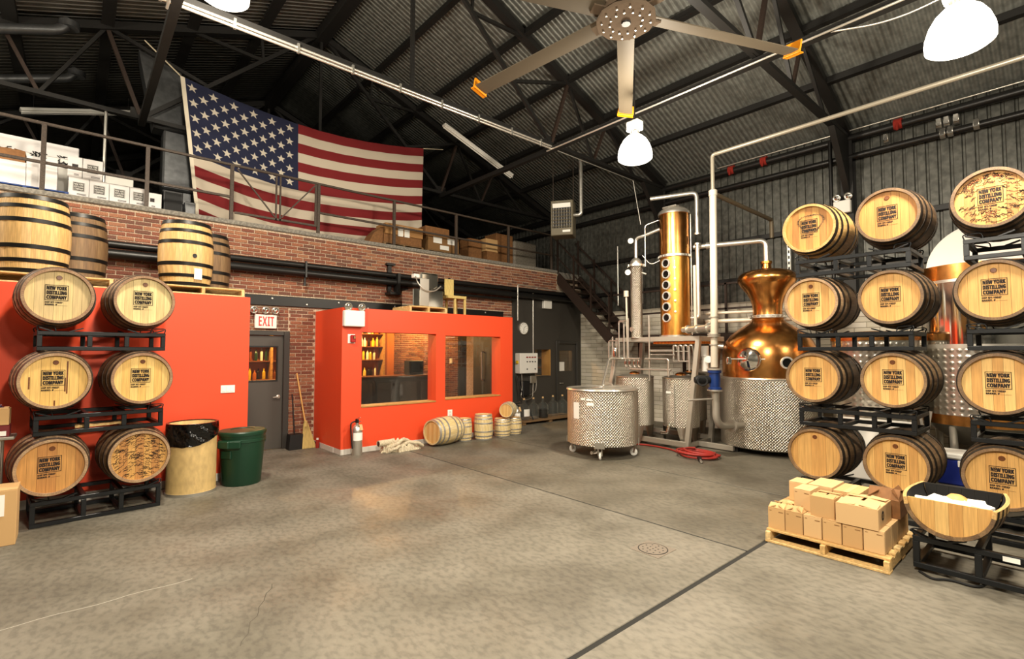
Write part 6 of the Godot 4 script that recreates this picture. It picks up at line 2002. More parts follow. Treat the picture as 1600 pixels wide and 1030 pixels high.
func pot_still() -> void:
	var c := V(9.43, 0, -3.715)
	var cd := V(-c.x, 0, -c.z).normalized()
	var left := cd.cross(Vector3.UP)
	var t := thing("pot_still", "round copper pot still with an onion head above a quilted steel jacket", "still", "", c)
	var r := 0.82
	part("jacket", MB.new().lathe([Vector2(r, 0.12), Vector2(r, 1.28)], 72), M.quilt, t)
	part("jacket_rim", MB.new().lathe([Vector2(0.76, 1.27), Vector2(r, 1.27), Vector2(r + 0.01, 1.285), Vector2(r, 1.305), Vector2(0.76, 1.31)], 72), M.steel, t)
	part("jacket_base", MB.new().lathe([Vector2(0, 0.1), Vector2(r - 0.02, 0.1), Vector2(r, 0.12)], 48), M.brushed, t)
	for k in 4:
		var a := TAU * k / 4 + 0.5
		part("foot", MB.new().bx(cos(a) * 0.7 - 0.04, cos(a) * 0.7 + 0.04, 0, 0.1, sin(a) * 0.7 - 0.04, sin(a) * 0.7 + 0.04), M.steelpaint, t)
	part("dome", MB.new().lathe([Vector2(0.77, 1.29), Vector2(0.775, 1.5), Vector2(0.772, 1.68), Vector2(0.755, 1.82), Vector2(0.71, 1.94), Vector2(0.63, 2.05), Vector2(0.52, 2.14), Vector2(0.40, 2.22), Vector2(0.31, 2.275), Vector2(0.265, 2.32), Vector2(0.255, 2.36)], 72), M.copper, t)
	var fb := MB.new()
	flange(fb, 2.36, 0.30, 0.025)
	flange(fb, 2.39, 0.30, 0.025)
	part("neck_flange", fb, M.steel, t)
	clamp_bolts(t, 22, 0.30, 2.387, 0.013)
	part("onion_head", MB.new().lathe([Vector2(0.245, 2.415), Vector2(0.24, 2.5), Vector2(0.25, 2.6), Vector2(0.29, 2.73), Vector2(0.36, 2.85), Vector2(0.44, 2.95), Vector2(0.485, 3.03), Vector2(0.49, 3.09), Vector2(0.465, 3.15), Vector2(0.40, 3.20), Vector2(0.28, 3.235), Vector2(0.14, 3.255), Vector2(0.085, 3.27), Vector2(0.075, 3.36), Vector2(0.0, 3.36)], 64), M.copper, t)
	part("neck_clamp", MB.new().lathe([Vector2(0, 3.36), Vector2(0.095, 3.36), Vector2(0.095, 3.40), Vector2(0, 3.40)], 24), M.copper_satin, t)
	# manway and sight glass
	var d1 := (cd + left * 0.42).normalized()
	if left.dot(V(-0.752, 0, -0.659)) < 0:
		d1 = (cd - left * 0.42).normalized()
		left = -left
	var tm := Transform3D(Basis(Quaternion(Vector3.UP, d1)), d1 * 0.755 + V(0, 1.62, 0))
	var man := part("manway", MB.new().lathe([Vector2(0.15, -0.04), Vector2(0.2, -0.04), Vector2(0.205, 0.03), Vector2(0.19, 0.05), Vector2(0.16, 0.05)], 36), M.chrome, t, tm)
	part("manway_door", MB.new().lathe([Vector2(0.175, 0.035), Vector2(0.17, 0.05), Vector2(0.1, 0.075), Vector2(0, 0.085)], 36), M.chrome, man)
	var side := d1.cross(Vector3.UP)
	var bp := d1 * 0.86 + V(0, 1.63, 0)
	part("manway_bar", MB.new().tube([bp + left * 0.3 - d1 * 0.05, bp - left * 0.27 - d1 * 0.03], 0.012, 8), M.steel, t)
	part("manway_hinge", MB.new().lathe([Vector2(0, -0.06), Vector2(0.04, -0.06), Vector2(0.05, 0), Vector2(0.04, 0.06), Vector2(0, 0.06)], 12), M.chrome, t, at((bp + left * 0.3).x - d1.x * 0.06, 1.6, (bp + left * 0.3).z - d1.z * 0.06))
	porthole(t, (cd - left * 0.37).normalized() * 0.765 + V(0, 1.57, 0), (cd - left * 0.37).normalized(), 0.105, "sight_window")
	part("spout", MB.new().tube(bend([left * 0.74 + cd * 0.1 + V(0, 1.85, 0), left * 0.92 + cd * 0.1 + V(0, 1.86, 0), left * 1.0 + cd * 0.1 + V(0, 2.3, 0)], 0.1), 0.05, 12), M.steel, t)


# ------------------------------------------------------------------ right side: racks, tanks, pallet of cartons
func right_side() -> void:
	var fx := 6.40
	var cxr := fx + 0.31
	for j in 2:
		var cz := -1.645 if j == 0 else -0.165
		for k in 3:
			barrel_rack(V(cxr, 0.86 * k + 0.045, cz) if k > 0 else V(cxr, 0, cz), -PI / 2, "black two-barrel rack, %s of the right stack, %s" % [["bottom", "second tier", "third tier"][k], "pile nearer the copper still" if j == 0 else "pile at the picture edge"], {"group": "barrel racks on the right", "H": 0.255 if k == 0 else 0.2})
		barrel_rack(V(cxr, 2.625, cz), -PI / 2, "black two-barrel rack, topmost of the right stack, %s" % ["pile nearer the copper still" if j == 0 else "pile at the picture edge"], {"group": "barrel racks on the right", "H": 0.2})
	var zs := [-2.02, -1.28, -0.50]
	var cols := ["left column", "middle column", "right column"]
	var rows := ["floor tier", "second tier", "third tier", "top tier"]
	var looks := [["plain barrel without any stencil", "barrel with a round plug above its stencil", "barrel half behind the cut barrel tub"], ["stencilled barrel beside the still's sight window", "clean stencilled barrel", "large stencilled barrel right of the dimpled tank"], ["stencilled barrel next to the copper onion head", "pale stencilled barrel", "stencilled barrel in front of the bright tank lid"], ["barrel with a dark ring stain on its head", "stencilled barrel with a plug, under the roof steel", "barrel covered in signatures"]]
	for k in 4:
		for i in 3:
			var o := {"stave": "brown", "head": "gold", "hoop": "brown", "stencil": not (k == 0 and i == 0), "plug": (k + i) % 2 == 0 or k == 0, "twist": 0.04 * k + 0.03 * i, "sy": 0.03 if k < 3 else 0.025}
			if k == 3 and i == 2:
				o.signed = 9
				o.head = "amber"
				o.plug = false
			if k == 3 and i < 2:
				o.head = "amber"
			if k >= 2 and i == 0:
				o.stave = "grey" if k == 2 else "pale"
			var b := barrel("whiskey_barrel", "%s, %s, %s of right stack" % [looks[k][i], cols[i], rows[k]], "barrels in the right stack", Transform3D(Basis(Vector3.UP, -PI / 2), V(fx + 0.36, 0.275 + 0.86 * k, zs[i])), false, 0.88, 0.325, 0.278, o)
			if k == 3 and i == 0:
				var ring := MB.new()
				for q in 26:
					var a := TAU * q / 26
					var rr := 0.1 + 0.012 * sin(a * 3)
					flat(ring, Transform3D(Basis(V(0, 0, 1), a + PI / 2), V(0.02 + cos(a) * rr * 1.25, 0.06 + sin(a) * rr, 0.411)), 0.036, 0.012 + 0.006 * sin(a * 5))
				part("ring_stain", ring, mat(Color(0.45, 0.33, 0.2), 0.7), b, Transform3D(Basis(), V(0, 0.325, 0)))
	# steel and copper tank behind the racks
	var tc := V(9.95, 0, -0.93)
	var t := thing("mash_tank", "big copper and steel tank with a dimpled jacket and upright lid behind the barrels", "tank", "", tc)
	part("cone", MB.new().lathe([Vector2(0, 0.35), Vector2(0.3, 0.4), Vector2(0.72, 0.72)], 48), M.brushed, t)
	part("lower_band", MB.new().lathe([Vector2(0.72, 0.72), Vector2(0.725, 0.86)], 64), M.copper, t)
	part("jacket", MB.new().lathe([Vector2(0.74, 0.86), Vector2(0.74, 1.80)], 64), M.dimple, t)
	part("jacket_rim", MB.new().lathe([Vector2(0.70, 1.80), Vector2(0.745, 1.80), Vector2(0.745, 1.86), Vector2(0.70, 1.86)], 64), M.steel, t)
	part("shell", MB.new().lathe([Vector2(0.71, 1.86), Vector2(0.715, 2.78)], 64), M.chrome, t)
	part("upper_band", MB.new().lathe([Vector2(0.72, 2.78), Vector2(0.72, 2.99), Vector2(0.69, 3.0), Vector2(0, 3.02)], 64), M.copper, t)
	part("hoop", MB.new().lathe([Vector2(0.7, 2.74), Vector2(0.73, 2.74), Vector2(0.73, 2.78), Vector2(0.7, 2.78)], 64), M.steel, t)
	for a in [0.4, 2.0, 3.6, 5.2]:
		part("leg", MB.new().tube([V(cos(a) * 0.62, 0, sin(a) * 0.62), V(cos(a) * 0.66, 0.85, sin(a) * 0.66)], 0.045, 10), M.steel, t)
	var dd := V(-tc.x, 0, -tc.z).normalized()
	for q in [[2.62, 0.10], [2.16, 0.11]]:
		var d := dd.rotated(Vector3.UP, 0.42)
		part("fitting", MB.new().lathe([Vector2(0, 0), Vector2(q[1] * 0.5, 0), Vector2(q[1] * 0.6, 0.03), Vector2(q[1] * 0.4, 0.06), Vector2(q[1] * 0.3, 0.12), Vector2(0, 0.13)], 18), M.chrome, t, Transform3D(Basis(Quaternion(Vector3.UP, d)), d * 0.71 + V(0, q[0], 0)))
	part("lid", MB.new().lathe([Vector2(0, -0.03), Vector2(0.70, -0.03), Vector2(0.72, 0.0), Vector2(0.68, 0.02), Vector2(0, 0.05)], 56), M.white, t, Transform3D(Basis(Quaternion(Vector3.UP, V(-0.96, 0.1, 0.1).normalized())), V(0.1, 2.99, 0.1)))
	# low round tank and a white chest behind the first racks
	var lt := thing("low_tank", "low dimpled steel tank with a copper rim seen through the second rack", "tank", "", V(9.3, 0, -2.1))
	part("jacket", MB.new().lathe([Vector2(0, 0.2), Vector2(0.45, 0.25), Vector2(0.55, 0.5), Vector2(0.55, 1.92)], 48), M.dimple, lt)
	part("rim", MB.new().lathe([Vector2(0.56, 1.92), Vector2(0.57, 1.92), Vector2(0.57, 2.02), Vector2(0.5, 2.05), Vector2(0, 2.08)], 48), M.copper, lt)
	for a in [0.7, 2.3, 3.9, 5.5]:
		part("leg", MB.new().tube([V(cos(a) * 0.4, 0, sin(a) * 0.4), V(cos(a) * 0.42, 0.4, sin(a) * 0.42)], 0.04, 8), M.steel, lt)
	var wc := thing("white_chest", "white metal chest standing behind the lower racks", "appliance")
	part("cabinet", MB.new().bx(8.1, 8.55, 0.02, 0.72, -2.35, -1.5, 0.015), M.white, wc)
	part("lid", MB.new().bx(8.08, 8.57, 0.72, 0.80, -2.37, -1.48, 0.015), M.white, wc)
	for zz in [-2.1, -1.75]:
		part("latch", MB.new().bx(8.06, 8.1, 0.62, 0.70, zz - 0.05, zz + 0.05, 0.006), M.steelpaint, wc)
	var co := thing("cooler", "blue cool box with a white lid on the floor behind the barrels", "cooler")
	part("body", MB.new().bx(8.72, 9.15, 0.0, 0.34, -1.32, -0.85, 0.02), M.blue, co)
	part("lid", MB.new().bx(8.7, 9.17, 0.34, 0.42, -1.34, -0.83, 0.02), M.white, co)
	part("latch", MB.new().bx(8.7, 8.72, 0.25, 0.33, -1.1, -1.07, 0.004), M.white, co)
	var fs := thing("folding_stand", "folded grey metal stand leaning beside the blue cool box", "stand")
	part("tube", MB.new().bar(V(8.62, 0.03, -1.47), V(8.7, 0.95, -1.35), 0.03), M.brushed, fs)
	part("tube", MB.new().bar(V(8.66, 0.03, -1.36), V(8.7, 0.95, -1.47), 0.03), M.brushed, fs)
	# cut barrel on a low rack
	barrel_rack(V(5.44, 0.03, -0.43), -PI / 2, "low black rack with a white sticker at the lower right, under the cut barrel", {"group": "", "L": 1.02, "H": 0.25})
	var sk := thing("rack_sticker", "small white sticker on the rail of the low rack at the lower right", "label")
	part("sticker", MB.new().bx(5.104, 5.107, 0.235, 0.27, -0.42, -0.33), M.paper, sk)
	obj("floor_cable", MB.new().tube(bend([V(5.09, 0.012, -0.9), V(4.98, 0.012, -0.8), V(5.08, 0.012, -0.72), V(5.05, 0.012, -0.55), V(5.3, 0.012, -0.5)], 0.08), 0.009, 6), M.rubber, "thin black cable lying on the floor under the low rack's front rail", "cable")
	half_barrel()
	# pallet with cartons
	pallet(V(5.34, 0, -1.51), V(0.94, 0.115, 0.97), PI / 2, M.pallet, "pale timber pallet on the floor loaded with cartons")
	cartons()


func half_barrel() -> void:
	var t := thing("cut_barrel", "barrel cut lengthwise into a tub full of paper, on the low black rack", "barrel")
	# axis along x, head facing -x; the cut plane tilts slightly
	var L := 0.72
	var h := L / 2
	var Rb := 0.31
	var Rh := 0.27
	var c := V(5.36, 0.60, -0.70)
	var X := Transform3D(Basis(Vector3.UP, -PI / 2), c)
	var n := 15
	var th := 0.024
	var rad := func(z: float) -> float: return Rb - (Rb - Rh) * pow(absf(z) / h, 2.0)
	var sm: Array = M.stave.brown
	for k in n:
		var a0 := PI + PI * k / n
		var a1 := PI + PI * (k + 1) / n
		var b := MB.new()
		for i in 10:
			var z0 := -h + L * i / 10
			var z1 := -h + L * (i + 1) / 10
			var e0 := V(cos(a0), sin(a0), 0)
			var e1 := V(cos(a1), sin(a1), 0)
			var r0: float = rad.call(z0)
			var r1: float = rad.call(z1)
			b.sq(e0 * r0 + V(0, 0, z0), e1 * r0 + V(0, 0, z0), e1 * r1 + V(0, 0, z1), e0 * r1 + V(0, 0, z1), e0, e1, e1, e0)
			for e in [[k == 0, e0], [k == n - 1, e1]]:
				if e[0]:
					b.q(e[1] * r0 + V(0, 0, z0), e[1] * r1 + V(0, 0, z1), e[1] * (r1 - th) + V(0, 0, z1), e[1] * (r0 - th) + V(0, 0, z0), Vector3.UP)
		for s in [-1.0, 1.0]:
			var e0 := V(cos(a0), sin(a0), 0)
			var e1 := V(cos(a1), sin(a1), 0)
			b.q(e0 * Rh + V(0, 0, h * s), e1 * Rh + V(0, 0, h * s), e1 * (Rh - th) + V(0, 0, h * s), e0 * (Rh - th) + V(0, 0, h * s), V(0, 0, s))
			b.q(e0 * (Rh - th) + V(0, 0, h * s), e1 * (Rh - th) + V(0, 0, h * s), e1 * (Rh - th) + V(0, 0, (h - 0.05) * s), e0 * (Rh - th) + V(0, 0, (h - 0.05) * s), -(e0 + e1))
		part("stave", b, sm[k % 3] if k > 0 and k < n - 1 else M.stave.pale[0], t, X)
	var inner := MB.new()
	for k in 20:
		var a0 := PI + PI * k / 20
		var a1 := PI + PI * (k + 1) / 20
		for i in 10:
			var z0 := -h + 0.02 + (L - 0.04) * i / 10
			var z1 := -h + 0.02 + (L - 0.04) * (i + 1) / 10
			var e0 := V(cos(a0), sin(a0), 0)
			var e1 := V(cos(a1), sin(a1), 0)
			inner.sq(e0 * (rad.call(z0) - th) + V(0, 0, z0), e1 * (rad.call(z0) - th) + V(0, 0, z0), e1 * (rad.call(z1) - th) + V(0, 0, z1), e0 * (rad.call(z1) - th) + V(0, 0, z1), -e0, -e1, -e1, -e0)
	part("charred_lining", inner, M.char, t, X)
	var R := Rh - th
	for s in [1.0, -1.0]:
		for i in 6:
			var x0 := -R + 2 * R * i / 6.0 + 0.0006
			var x1 := -R + 2 * R * (i + 1) / 6.0 - 0.0006
			var poly := PackedVector2Array([Vector2(x0, 0.0)])
			for k in 7:
				var x := lerpf(x0, x1, k / 6.0)
				poly.append(Vector2(x, -sqrt(maxf(0.0, R * R - x * x)) - 0.0001))
			poly.append(Vector2(x1, 0.0))
			part("head_board", MB.new().prism(poly, s * (h - 0.045), s * (h - 0.028)), M.head.gold[(i * 3) % 4] if s > 0 else M.char, t, X)
	var hz := [0.46, 0.33, 0.18]
	for s in [-1.0, 1.0]:
		for i in 3:
			var zc: float = s * hz[i] * L
			var b := MB.new()
			for k in 24:
				var a0 := PI + PI * k / 24
				var a1 := PI + PI * (k + 1) / 24
				var e0 := V(cos(a0), sin(a0), 0)
				var e1 := V(cos(a1), sin(a1), 0)
				var ra: float = rad.call(zc - 0.013) + 0.003
				var rb: float = rad.call(zc + 0.013) + 0.003
				b.sq(e0 * ra + V(0, 0, zc - 0.013), e1 * ra + V(0, 0, zc - 0.013), e1 * rb + V(0, 0, zc + 0.013), e0 * rb + V(0, 0, zc + 0.013), e0, e1, e1, e0)
			part("hoop", b, M.hoop.brown, t, X)
	# what lies in it
	var names := ["white folded paper bundle at the front left of the cut barrel", "white paper bundle behind the first in the cut barrel", "flat white box in the middle of the cut barrel", "white paper packet right of the middle in the cut barrel", "stack of pale cards near the cut barrel's right rim", "white packet leaning at the cut barrel's right end"]
	var qs := [[-0.17, 0.06, 0.16, 0.04, 0.11, 0.1], [-0.09, 0.03, 0.15, 0.05, 0.12, -0.3], [0.0, 0.02, 0.13, 0.035, 0.12, 0.3], [0.05, 0.08, 0.13, 0.06, 0.1, -0.1], [0.12, -0.02, 0.12, 0.05, 0.13, 0.2], [0.17, 0.1, 0.11, 0.05, 0.09, -0.5]]
	for k in qs.size():
		var q: Array = qs[k]
		var p := X * V(q[0], -0.075 + 0.012 * (k % 3), q[1])
		obj("paper_bundle", MB.new().box(p, V(q[4], q[3], q[2]), 0.004, Basis.from_euler(V(0.12 * (k % 2), q[5], 0.15))), M.paper, names[k], "paper", "papers in the cut barrel")
	obj("paper_fill", heap(X * V(0, -0.23, 0), V(0.24, 0.115, 0.2), 30, 0.25), M.paper, "heap of crumpled white paper filling the bottom of the cut barrel", "paper")
	obj("wooden_piece", MB.new().lathe([Vector2(0, 0), Vector2(0.075, 0), Vector2(0.085, 0.02), Vector2(0.075, 0.055), Vector2(0.045, 0.08), Vector2(0, 0.088)], 20), M.broomwood, "rounded brown wooden piece lying among the papers in the cut barrel", "bowl")  # curved brown wooden thing of unknown use, shaped as a small dome
	get_child(get_child_count() - 1).transform = Transform3D(Basis.from_euler(V(0.2, 0.9, 0.5)), X * V(0.0, -0.09, -0.04))


func cartons() -> void:
	var y := 0.115
	var w := 0.147
	var nm := ["left end", "second", "third", "fourth", "fifth", "right end"]
	# cartons face the camera with their +z turned to -x
	for k in 6:
		var z := -1.98 + w * (k + 0.5) + 0.003 * k
		carton(V(5.03, y, z), V(w - 0.004, 0.185, 0.2), -PI / 2, M.card[k % 3], "tan carton in the pallet's front row, %s" % nm[k], "cartons in the front row", {"open": k < 2, "flap": 0.55 + 0.2 * k, "marks": true, "tape": k > 1})
	for r in 3:
		for e in [[0, "left"], [4, "inner right"], [5, "right"]]:
			var z: float = -1.98 + w * (e[0] + 0.5) + 0.003 * e[0]
			carton(V(5.24 + 0.21 * r, y, z), V(w - 0.004, 0.185, 0.2), -PI / 2, M.card[(r + e[0]) % 3], "tan carton in the lower layer, %s side, row %s behind the front" % [e[1], ["one", "two", "three"][r]], "cartons in the lower layer", {"tape": true})
	for r in 3:
		for q in 3:
			var z := -1.98 + w * (q + 1.5) + 0.003 * q
			carton(V(5.24 + 0.21 * r, y, z), V(w - 0.004, 0.185, 0.2), -PI / 2, M.card[(r + q) % 3], "tan carton packed in the middle of the lower layer", "cartons in the middle of the lower layer", {"tape": true})
	var y2 := y + 0.187
	carton(V(5.17, y2, -1.725), V(0.14, 0.185, 0.24), -PI / 2, M.card[2], "tan carton in the upper layer, front left, beside the open one", "upper cartons", {"marks": true})
	carton(V(5.09, y2, -1.535), V(0.185, 0.17, 0.26), -PI / 2, M.card[1], "open tan carton with one flap up in the middle of the upper layer", "upper cartons", {"open": true, "flap": 0.05})
	carton(V(5.41, y2, -1.85), V(0.15, 0.185, 0.22), -PI / 2, M.card[2], "tan carton at the back left corner of the upper layer", "upper cartons", {"tape": true})
	carton(V(5.5, y2, -1.66), V(0.2, 0.185, 0.36), -PI / 2, M.card[2], "flat topped tan carton behind the open one in the upper layer", "upper cartons", {"tape": true})
	carton(V(5.46, y2, -1.44), V(0.2, 0.18, 0.36), -PI / 2, M.card[0], "tan carton with a creased lid behind the big printed carton", "upper cartons", {"tape": true})
	carton(V(5.53, y2, -1.19), V(0.24, 0.15, 0.26), -PI / 2, M.carddark, "darker carton with a brown flap standing up at the pallet's back right", "upper cartons", {"open": true, "flap": 1.0})
	var b := carton(V(5.13, y2, -1.27), V(0.30, 0.165, 0.42), -PI / 2, M.card[2], "big tan carton with a round black mark on its side, top right", "upper cartons", {"open": true, "flap": 0.12})
	var mk := part("round_mark", MB.new().lathe([Vector2(0, 0), Vector2(0.038, 0), Vector2(0.038, 0.001), Vector2(0, 0.001)], 24), M.black, b, Transform3D(Basis(V(0, 0, 1), -PI / 2), V(0.1505, 0.095, 0.07)))
	var tx := MB.new()
	for i in 3:
		letters(tx, ["NEW YORK", "DISTILLING", "COMPANY"][i], Transform3D(Basis(Vector3.UP, PI / 2), V(0.1522, 0.108 - i * 0.013, 0.07)), 0.05, 0.009)
	part("printed_name", tx, M.card[2], b)


# ------------------------------------------------------------------ overhead
func overhead() -> void:
	# ceiling fan
	var hub := V(4.52, 5.50, -3.22)
	var f := thing("ceiling_fan", "very large six-bladed ceiling fan with orange blade tips", "fan", "", hub)
	var poly := PackedVector2Array()
	for k in 12:
		var a := TAU * k / 12 + TAU / 24
		poly.append(Vector2(cos(a), sin(a)) * 0.33)
	part("hub_plate", MB.new().prism(poly, -0.02, 0.02), M.hub, f, Transform3D(Basis(Vector3.RIGHT, PI / 2), V(0, -0.05, 0)))
	part("hub_ring", MB.new().lathe([Vector2(0.0, 0.0), Vector2(0.3, 0.0), Vector2(0.3, 0.12), Vector2(0, 0.12)], 24), M.hub, f)
	var bolt := MB.new().lathe([Vector2(0, -0.084), Vector2(0.012, -0.084), Vector2(0.012, -0.07), Vector2(0, -0.07)], 6).mesh()
	for k in 24:
		var a := TAU * k / 24
		var rr := 0.27 if k % 2 else 0.18
		shared("bolt", bolt, M.galv, f, at(cos(a) * rr, 0, sin(a) * rr))
	part("spindle", MB.new().lathe([Vector2(0, -0.09), Vector2(0.05, -0.09), Vector2(0.055, -0.07), Vector2(0, -0.07)], 8), M.steelpaint, f)
	part("motor", MB.new().lathe([Vector2(0, 0.12), Vector2(0.16, 0.12), Vector2(0.17, 0.34), Vector2(0.06, 0.38), Vector2(0.06, 0.5), Vector2(0, 0.5)], 24), M.yellow, f)
	part("down_rod", MB.new().bx(-0.05, 0.05, 0.5, 2.85, -0.05, 0.05, 0.006), M.steelpaint, f)
	for k in 6:
		var a := deg_to_rad(-96.0 + 60.0 * k)
		# blade along local x, pitched a little
		var B := Transform3D(Basis(Vector3.UP, -a), V(0, 0.03, 0)) * Transform3D(Basis(Vector3.RIGHT, 0.22), Vector3())
		var o := PackedVector2Array()
		for i in 15:
			var u := i / 14.0
			o.append(Vector2(-0.105 + 0.21 * u, 0.028 * sin(u * PI) * (1.0 - 0.4 * u)))
		for i in range(14, -1, -1):
			var u := i / 14.0
			o.append(Vector2(-0.105 + 0.21 * u, -0.012 - 0.006 * sin(u * PI)))
		var b := MB.new()
		b.x = Transform3D(Basis(Vector3.UP, PI / 2), Vector3())
		b.prism(o, 0.30, 2.36)
		var bd := part("blade", b, M.blade, f, B)
		var tip := MB.new()
		tip.bx(2.35, 2.375, -0.045, 0.11, -0.125, 0.125, 0.004)
		tip.bx(2.34, 2.42, -0.045, -0.03, -0.125, 0.125, 0.004)
		part("blade_tip", tip, M.orange, bd)
		part("blade_bracket", MB.new().bx(0.22, 0.42, -0.035, -0.015, -0.06, 0.06, 0.004), M.hub, f, B)
	# conduits along the middle truss
	var cn := thing("conduit_run", "pair of bright conduits running along the truss from top left to the lamp", "conduit")
	for q in [[5.785, -6.70], [5.73, -6.69]]:
		part("conduit", MB.new().tube([V(LEFT_X + 0.1, q[0], q[1]), V(6.9, q[0], q[1])], 0.019, 8), M.conduit, cn)
	part("conduit", MB.new().tube([V(6.9, 5.74, -6.69), V(9.6, 5.72, -6.69)], 0.01, 6), M.conduit, cn)
	for k in 9:
		var x := 0.6 + 0.75 * k
		part("clip", MB.new().bx(x - 0.015, x + 0.015, 5.70, 5.83, -6.70, -6.665), M.galv, cn)
	obj("guy_wire", MB.new().tube([V(9.6, 5.72, -6.69), V(9.75, 4.7, -6.6)], 0.01, 6), M.conduit, "thin rod dropping from the conduit's end above the condenser", "wire")
	obj("slack_cable", MB.new().tube(bend([V(6.9, 5.72, -1.95), V(7.05, 5.6, -1.3), V(7.05, 5.66, -0.7)], 0.6, 8), 0.012, 6), M.conduit, "slack white cable looping off the long tie above the right fan blade", "cable")
	# fluorescent strips
	for q in [[V(6.38, 7.12, -9.72), V(8.42, 6.34, -9.6), "fluorescent strip light hanging along the right roof slope beside the flag"], [V(-0.95, 6.45, -13.4), V(0.9, 7.1, -13.7), "fluorescent strip light under the left roof slope above the boxes"]]:
		var t := thing("strip_light", q[2], "lamp")
		var a: Vector3 = q[0]
		var b: Vector3 = q[1]
		part("housing", MB.new().bar(a, b, 0.14, 0.06, 0.01), M.white, t)
		for s in [-0.035, 0.035]:
			part("tube", MB.new().tube([a + V(0.02, -0.05, s), b + V(-0.02, -0.05, s)], 0.018, 8), M.paper, t)
		for s in [0.1, 0.9]:
			part("hanger", MB.new().tube([a.lerp(b, s), a.lerp(b, s) + V(0, 0.3, 0)], 0.006, 5), M.steelpaint, t)
	# flues under the left roof slope
	for q in [[V(-2.2, 6.17, -10.6), V(-0.33, 6.89, -10.56), "upper silver flue pipe under the left roof slope at the top left"], [V(-2.2, 6.17, -12.4), V(-0.24, 6.92, -12.42), "lower silver flue pipe with an elbow under the left roof slope"]]:
		var t := thing("flue_pipe", q[2], "pipe")
		part("pipe", MB.new().tube(bend([q[0], q[1], q[1] + V(0.1, 0.2, 0)], 0.1), 0.075, 16), M.duct, t)
		part("collar", MB.new().lathe([Vector2(0, 0), Vector2(0.13, 0), Vector2(0.13, 0.1), Vector2(0, 0.1)], 18), M.duct, t, Transform3D(Basis(), q[1] + V(0.1, 0.07, 0)))
	# unit heater with flue
	var hp := V(8.37, 4.45, -7.80)
	var h := thing("unit_heater", "grey unit heater with a louvred front hanging over the mezzanine stairs", "heater", "", hp, -1.0)
	part("cabinet", MB.new().bx(-0.26, 0.26, 0, 0.82, -0.45, 0.0, 0.015), M.heater, h)
	part("dark_opening", MB.new().bx(-0.22, 0.22, 0.17, 0.74, 0.0, 0.004), M.black, h)
	part("deflector", MB.new().box(V(0, 0.69, 0.025), V(0.42, 0.1, 0.012), 0.003, Basis(Vector3.RIGHT, 0.35)), M.paper, h)
	for k in 6:
		part("louvre", MB.new().box(V(0, 0.2 + k * 0.078, 0.02), V(0.44, 0.012, 0.045), 0.002, Basis(Vector3.RIGHT, 0.5)), M.heater, h)
	for k in 7:
		part("fin", MB.new().bx(-0.192 + k * 0.063, -0.186 + k * 0.063, 0.17, 0.63, 0.005, 0.03), M.frame_grey, h)
	part("name_plate", MB.new().bx(0.02, 0.2, 0.07, 0.12, 0.0, 0.003), M.paper, h)
	part("flue", MB.new().tube(bend([V(0.26, 0.5, -0.2), V(0.42, 0.5, -0.2), V(0.42, 1.75, -0.2), V(0.35, 2.0, -0.25)], 0.09), 0.05, 14), M.galv, h)
	for s in [-0.24, 0.24]:
		part("hanger_rod", MB.new().tube([V(s, 0.82, -0.2), V(s, 2.62, -0.2)], 0.007, 5), M.railm, h)
	# pipes along the right wall under the eave
	var w := WALL_X - 0.22
	obj("sprinkler_pipe", MB.new().tube([V(w, 5.80, BACK_Z + 0.1), V(w, 5.80, NEAR_Z - 0.1)], 0.075, 12), M.darkpipe, "thick dark pipe along the top of the corrugated wall under the eave", "pipe")
	obj("sprinkler_pipe", MB.new().tube([V(w, 5.44, BACK_Z + 0.1), V(w, 5.44, NEAR_Z - 0.1)], 0.06, 12), M.darkpipe, "second dark pipe along the corrugated wall, below the thick one", "pipe")
	obj("eave_conduit", MB.new().tube([V(w - 0.05, 5.93, -5.3), V(w - 0.05, 5.93, NEAR_Z - 0.1)], 0.012, 6), M.conduit, "thin bright conduit along the eave above the thick dark pipe", "conduit")
	for y in [[4.22, "upper dark rail fixed across the corrugated wall"], [3.35, "lower dark rail fixed across the corrugated wall"]]:
		obj("wall_girt", MB.new().bx(WALL_X - 0.13, WALL_X - 0.05, y[0] - 0.05, y[0] + 0.05, -9.5, NEAR_Z - 0.1, 0.006), M.darkpipe, y[1], "rail")
	var cl := [[-2.17, 5.60, "single"], [-1.44, 5.62, "first of the upper three"], [-1.34, 5.62, "second of the upper three"], [-1.22, 5.62, "third of the upper three"], [-1.40, 5.44, "left of the lower three"], [-1.30, 5.44, "middle of the lower three"], [-0.98, 5.45, "right of the lower three"]]
	for q in cl:
		var t := thing("pipe_clamp", "shiny clamp on the dark wall pipes above the right racks, %s" % q[2], "clamp", "shiny pipe clamps")
		part("collar", MB.new().lathe([Vector2(0, -0.035), Vector2(0.085, -0.035), Vector2(0.085, 0.035), Vector2(0, 0.035)], 14), M.galv, t, Transform3D(Basis(Vector3.RIGHT, PI / 2), V(w - 0.02, q[1], q[0])))
		part("bolt_row", MB.new().bx(w - 0.12, w - 0.09, q[1] - 0.06, q[1] + 0.06, q[0] - 0.03, q[0] + 0.03), M.chrome, t)
	for q in [[-5.0, 5.82, "red valve on the eave pipe beside the top of the tall pale pipe"], [-4.3, 5.82, "red hanger on the eave pipe left of the wall column"], [-2.0, 5.82, "red fitting on the eave pipe under the right lamp"]]:
		var t := thing("red_fitting", q[2], "valve")
		part("body", MB.new().lathe([Vector2(0, -0.06), Vector2(0.095, -0.06), Vector2(0.095, 0.06), Vector2(0, 0.06)], 14), M.redink, t, Transform3D(Basis(Vector3.RIGHT, PI / 2), V(w, q[1], q[0])))
		part("stem", MB.new().tube([V(w - 0.08, q[1], q[0]), V(w - 0.12, q[1] - 0.14, q[0])], 0.02, 8), M.redink, t)
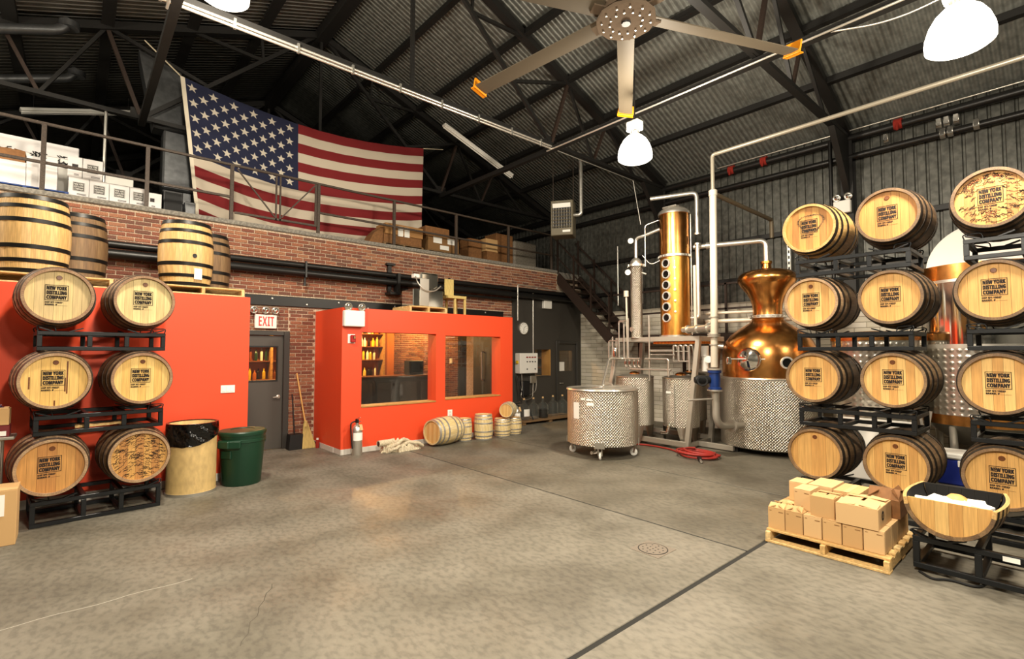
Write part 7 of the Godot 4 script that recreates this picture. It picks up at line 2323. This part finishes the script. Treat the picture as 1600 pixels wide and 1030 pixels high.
	obj("downpipe", MB.new().tube([V(w - 0.08, 0.0, -3.05), V(w - 0.08, 5.8, -3.05)], 0.035, 10), M.darkpipe, "dark vertical pipe running down the corrugated wall beside the steel column", "pipe")
	for q in [[-8.15, 3.0, 4.6, 0.02, "tall thin conduit on the corrugated wall left of the condenser"], [-7.4, 3.0, 3.9, 0.035, "short pale pipe on the corrugated wall beside the condenser"], [-5.4, 2.3, 3.2, 0.02, "thin pale pipe on the wall right of the copper column"]]:
		obj("wall_conduit", MB.new().tube([V(WALL_X - 0.2, q[1], q[0]), V(WALL_X - 0.2, q[2], q[0])], q[3], 8), M.conduit, q[4], "conduit")
	var st := thing("strut_channel", "vertical slotted steel channel on the wall beside the top left barrel", "channel")
	part("channel", MB.new().bx(WALL_X - 0.2, WALL_X - 0.12, 2.9, 4.0, -3.9, -3.84), M.galv, st)
	for k in 9:
		part("slot", MB.new().bx(WALL_X - 0.205, WALL_X - 0.2, 2.97 + k * 0.115, 3.03 + k * 0.115, -3.885, -3.855), M.black, st)
	emergency("emergency_light", V(WALL_X - 0.3, 4.36, -2.86), 0.28, 0.24, "white emergency light with two heads on the right wall above the barrels", -PI / 2)
	# floor drain
	var dc := V(3.91, 0, -2.56)
	var d := thing("floor_drain", "round perforated drain cover in a square plate on the concrete floor", "drain")
	part("plate", MB.new().bx(dc.x - 0.145, dc.x + 0.145, 0.0, 0.003, dc.z - 0.145, dc.z + 0.145), M.drainm, d)
	part("cover_ring", MB.new().lathe([Vector2(0.122, 0.002), Vector2(0.13, 0.002), Vector2(0.13, 0.0055), Vector2(0.122, 0.0055)], 36), M.steelpaint, d, at(dc.x, 0, dc.z))
	part("cover", MB.new().lathe([Vector2(0, 0.002), Vector2(0.122, 0.002), Vector2(0.122, 0.005), Vector2(0, 0.005)], 36), M.drainm, d, at(dc.x, 0, dc.z))
	for k in 17:
		var a: float = TAU * k / 10 if k < 10 else TAU * k / 6
		var rr := 0.09 if k < 10 else 0.045
		if k == 16:
			rr = 0.0
		part("hole", MB.new().lathe([Vector2(0, 0.005), Vector2(0.008, 0.005), Vector2(0.008, 0.0056), Vector2(0, 0.0056)], 8), M.black, d, at(dc.x + cos(a) * rr, 0, dc.z + sin(a) * rr))
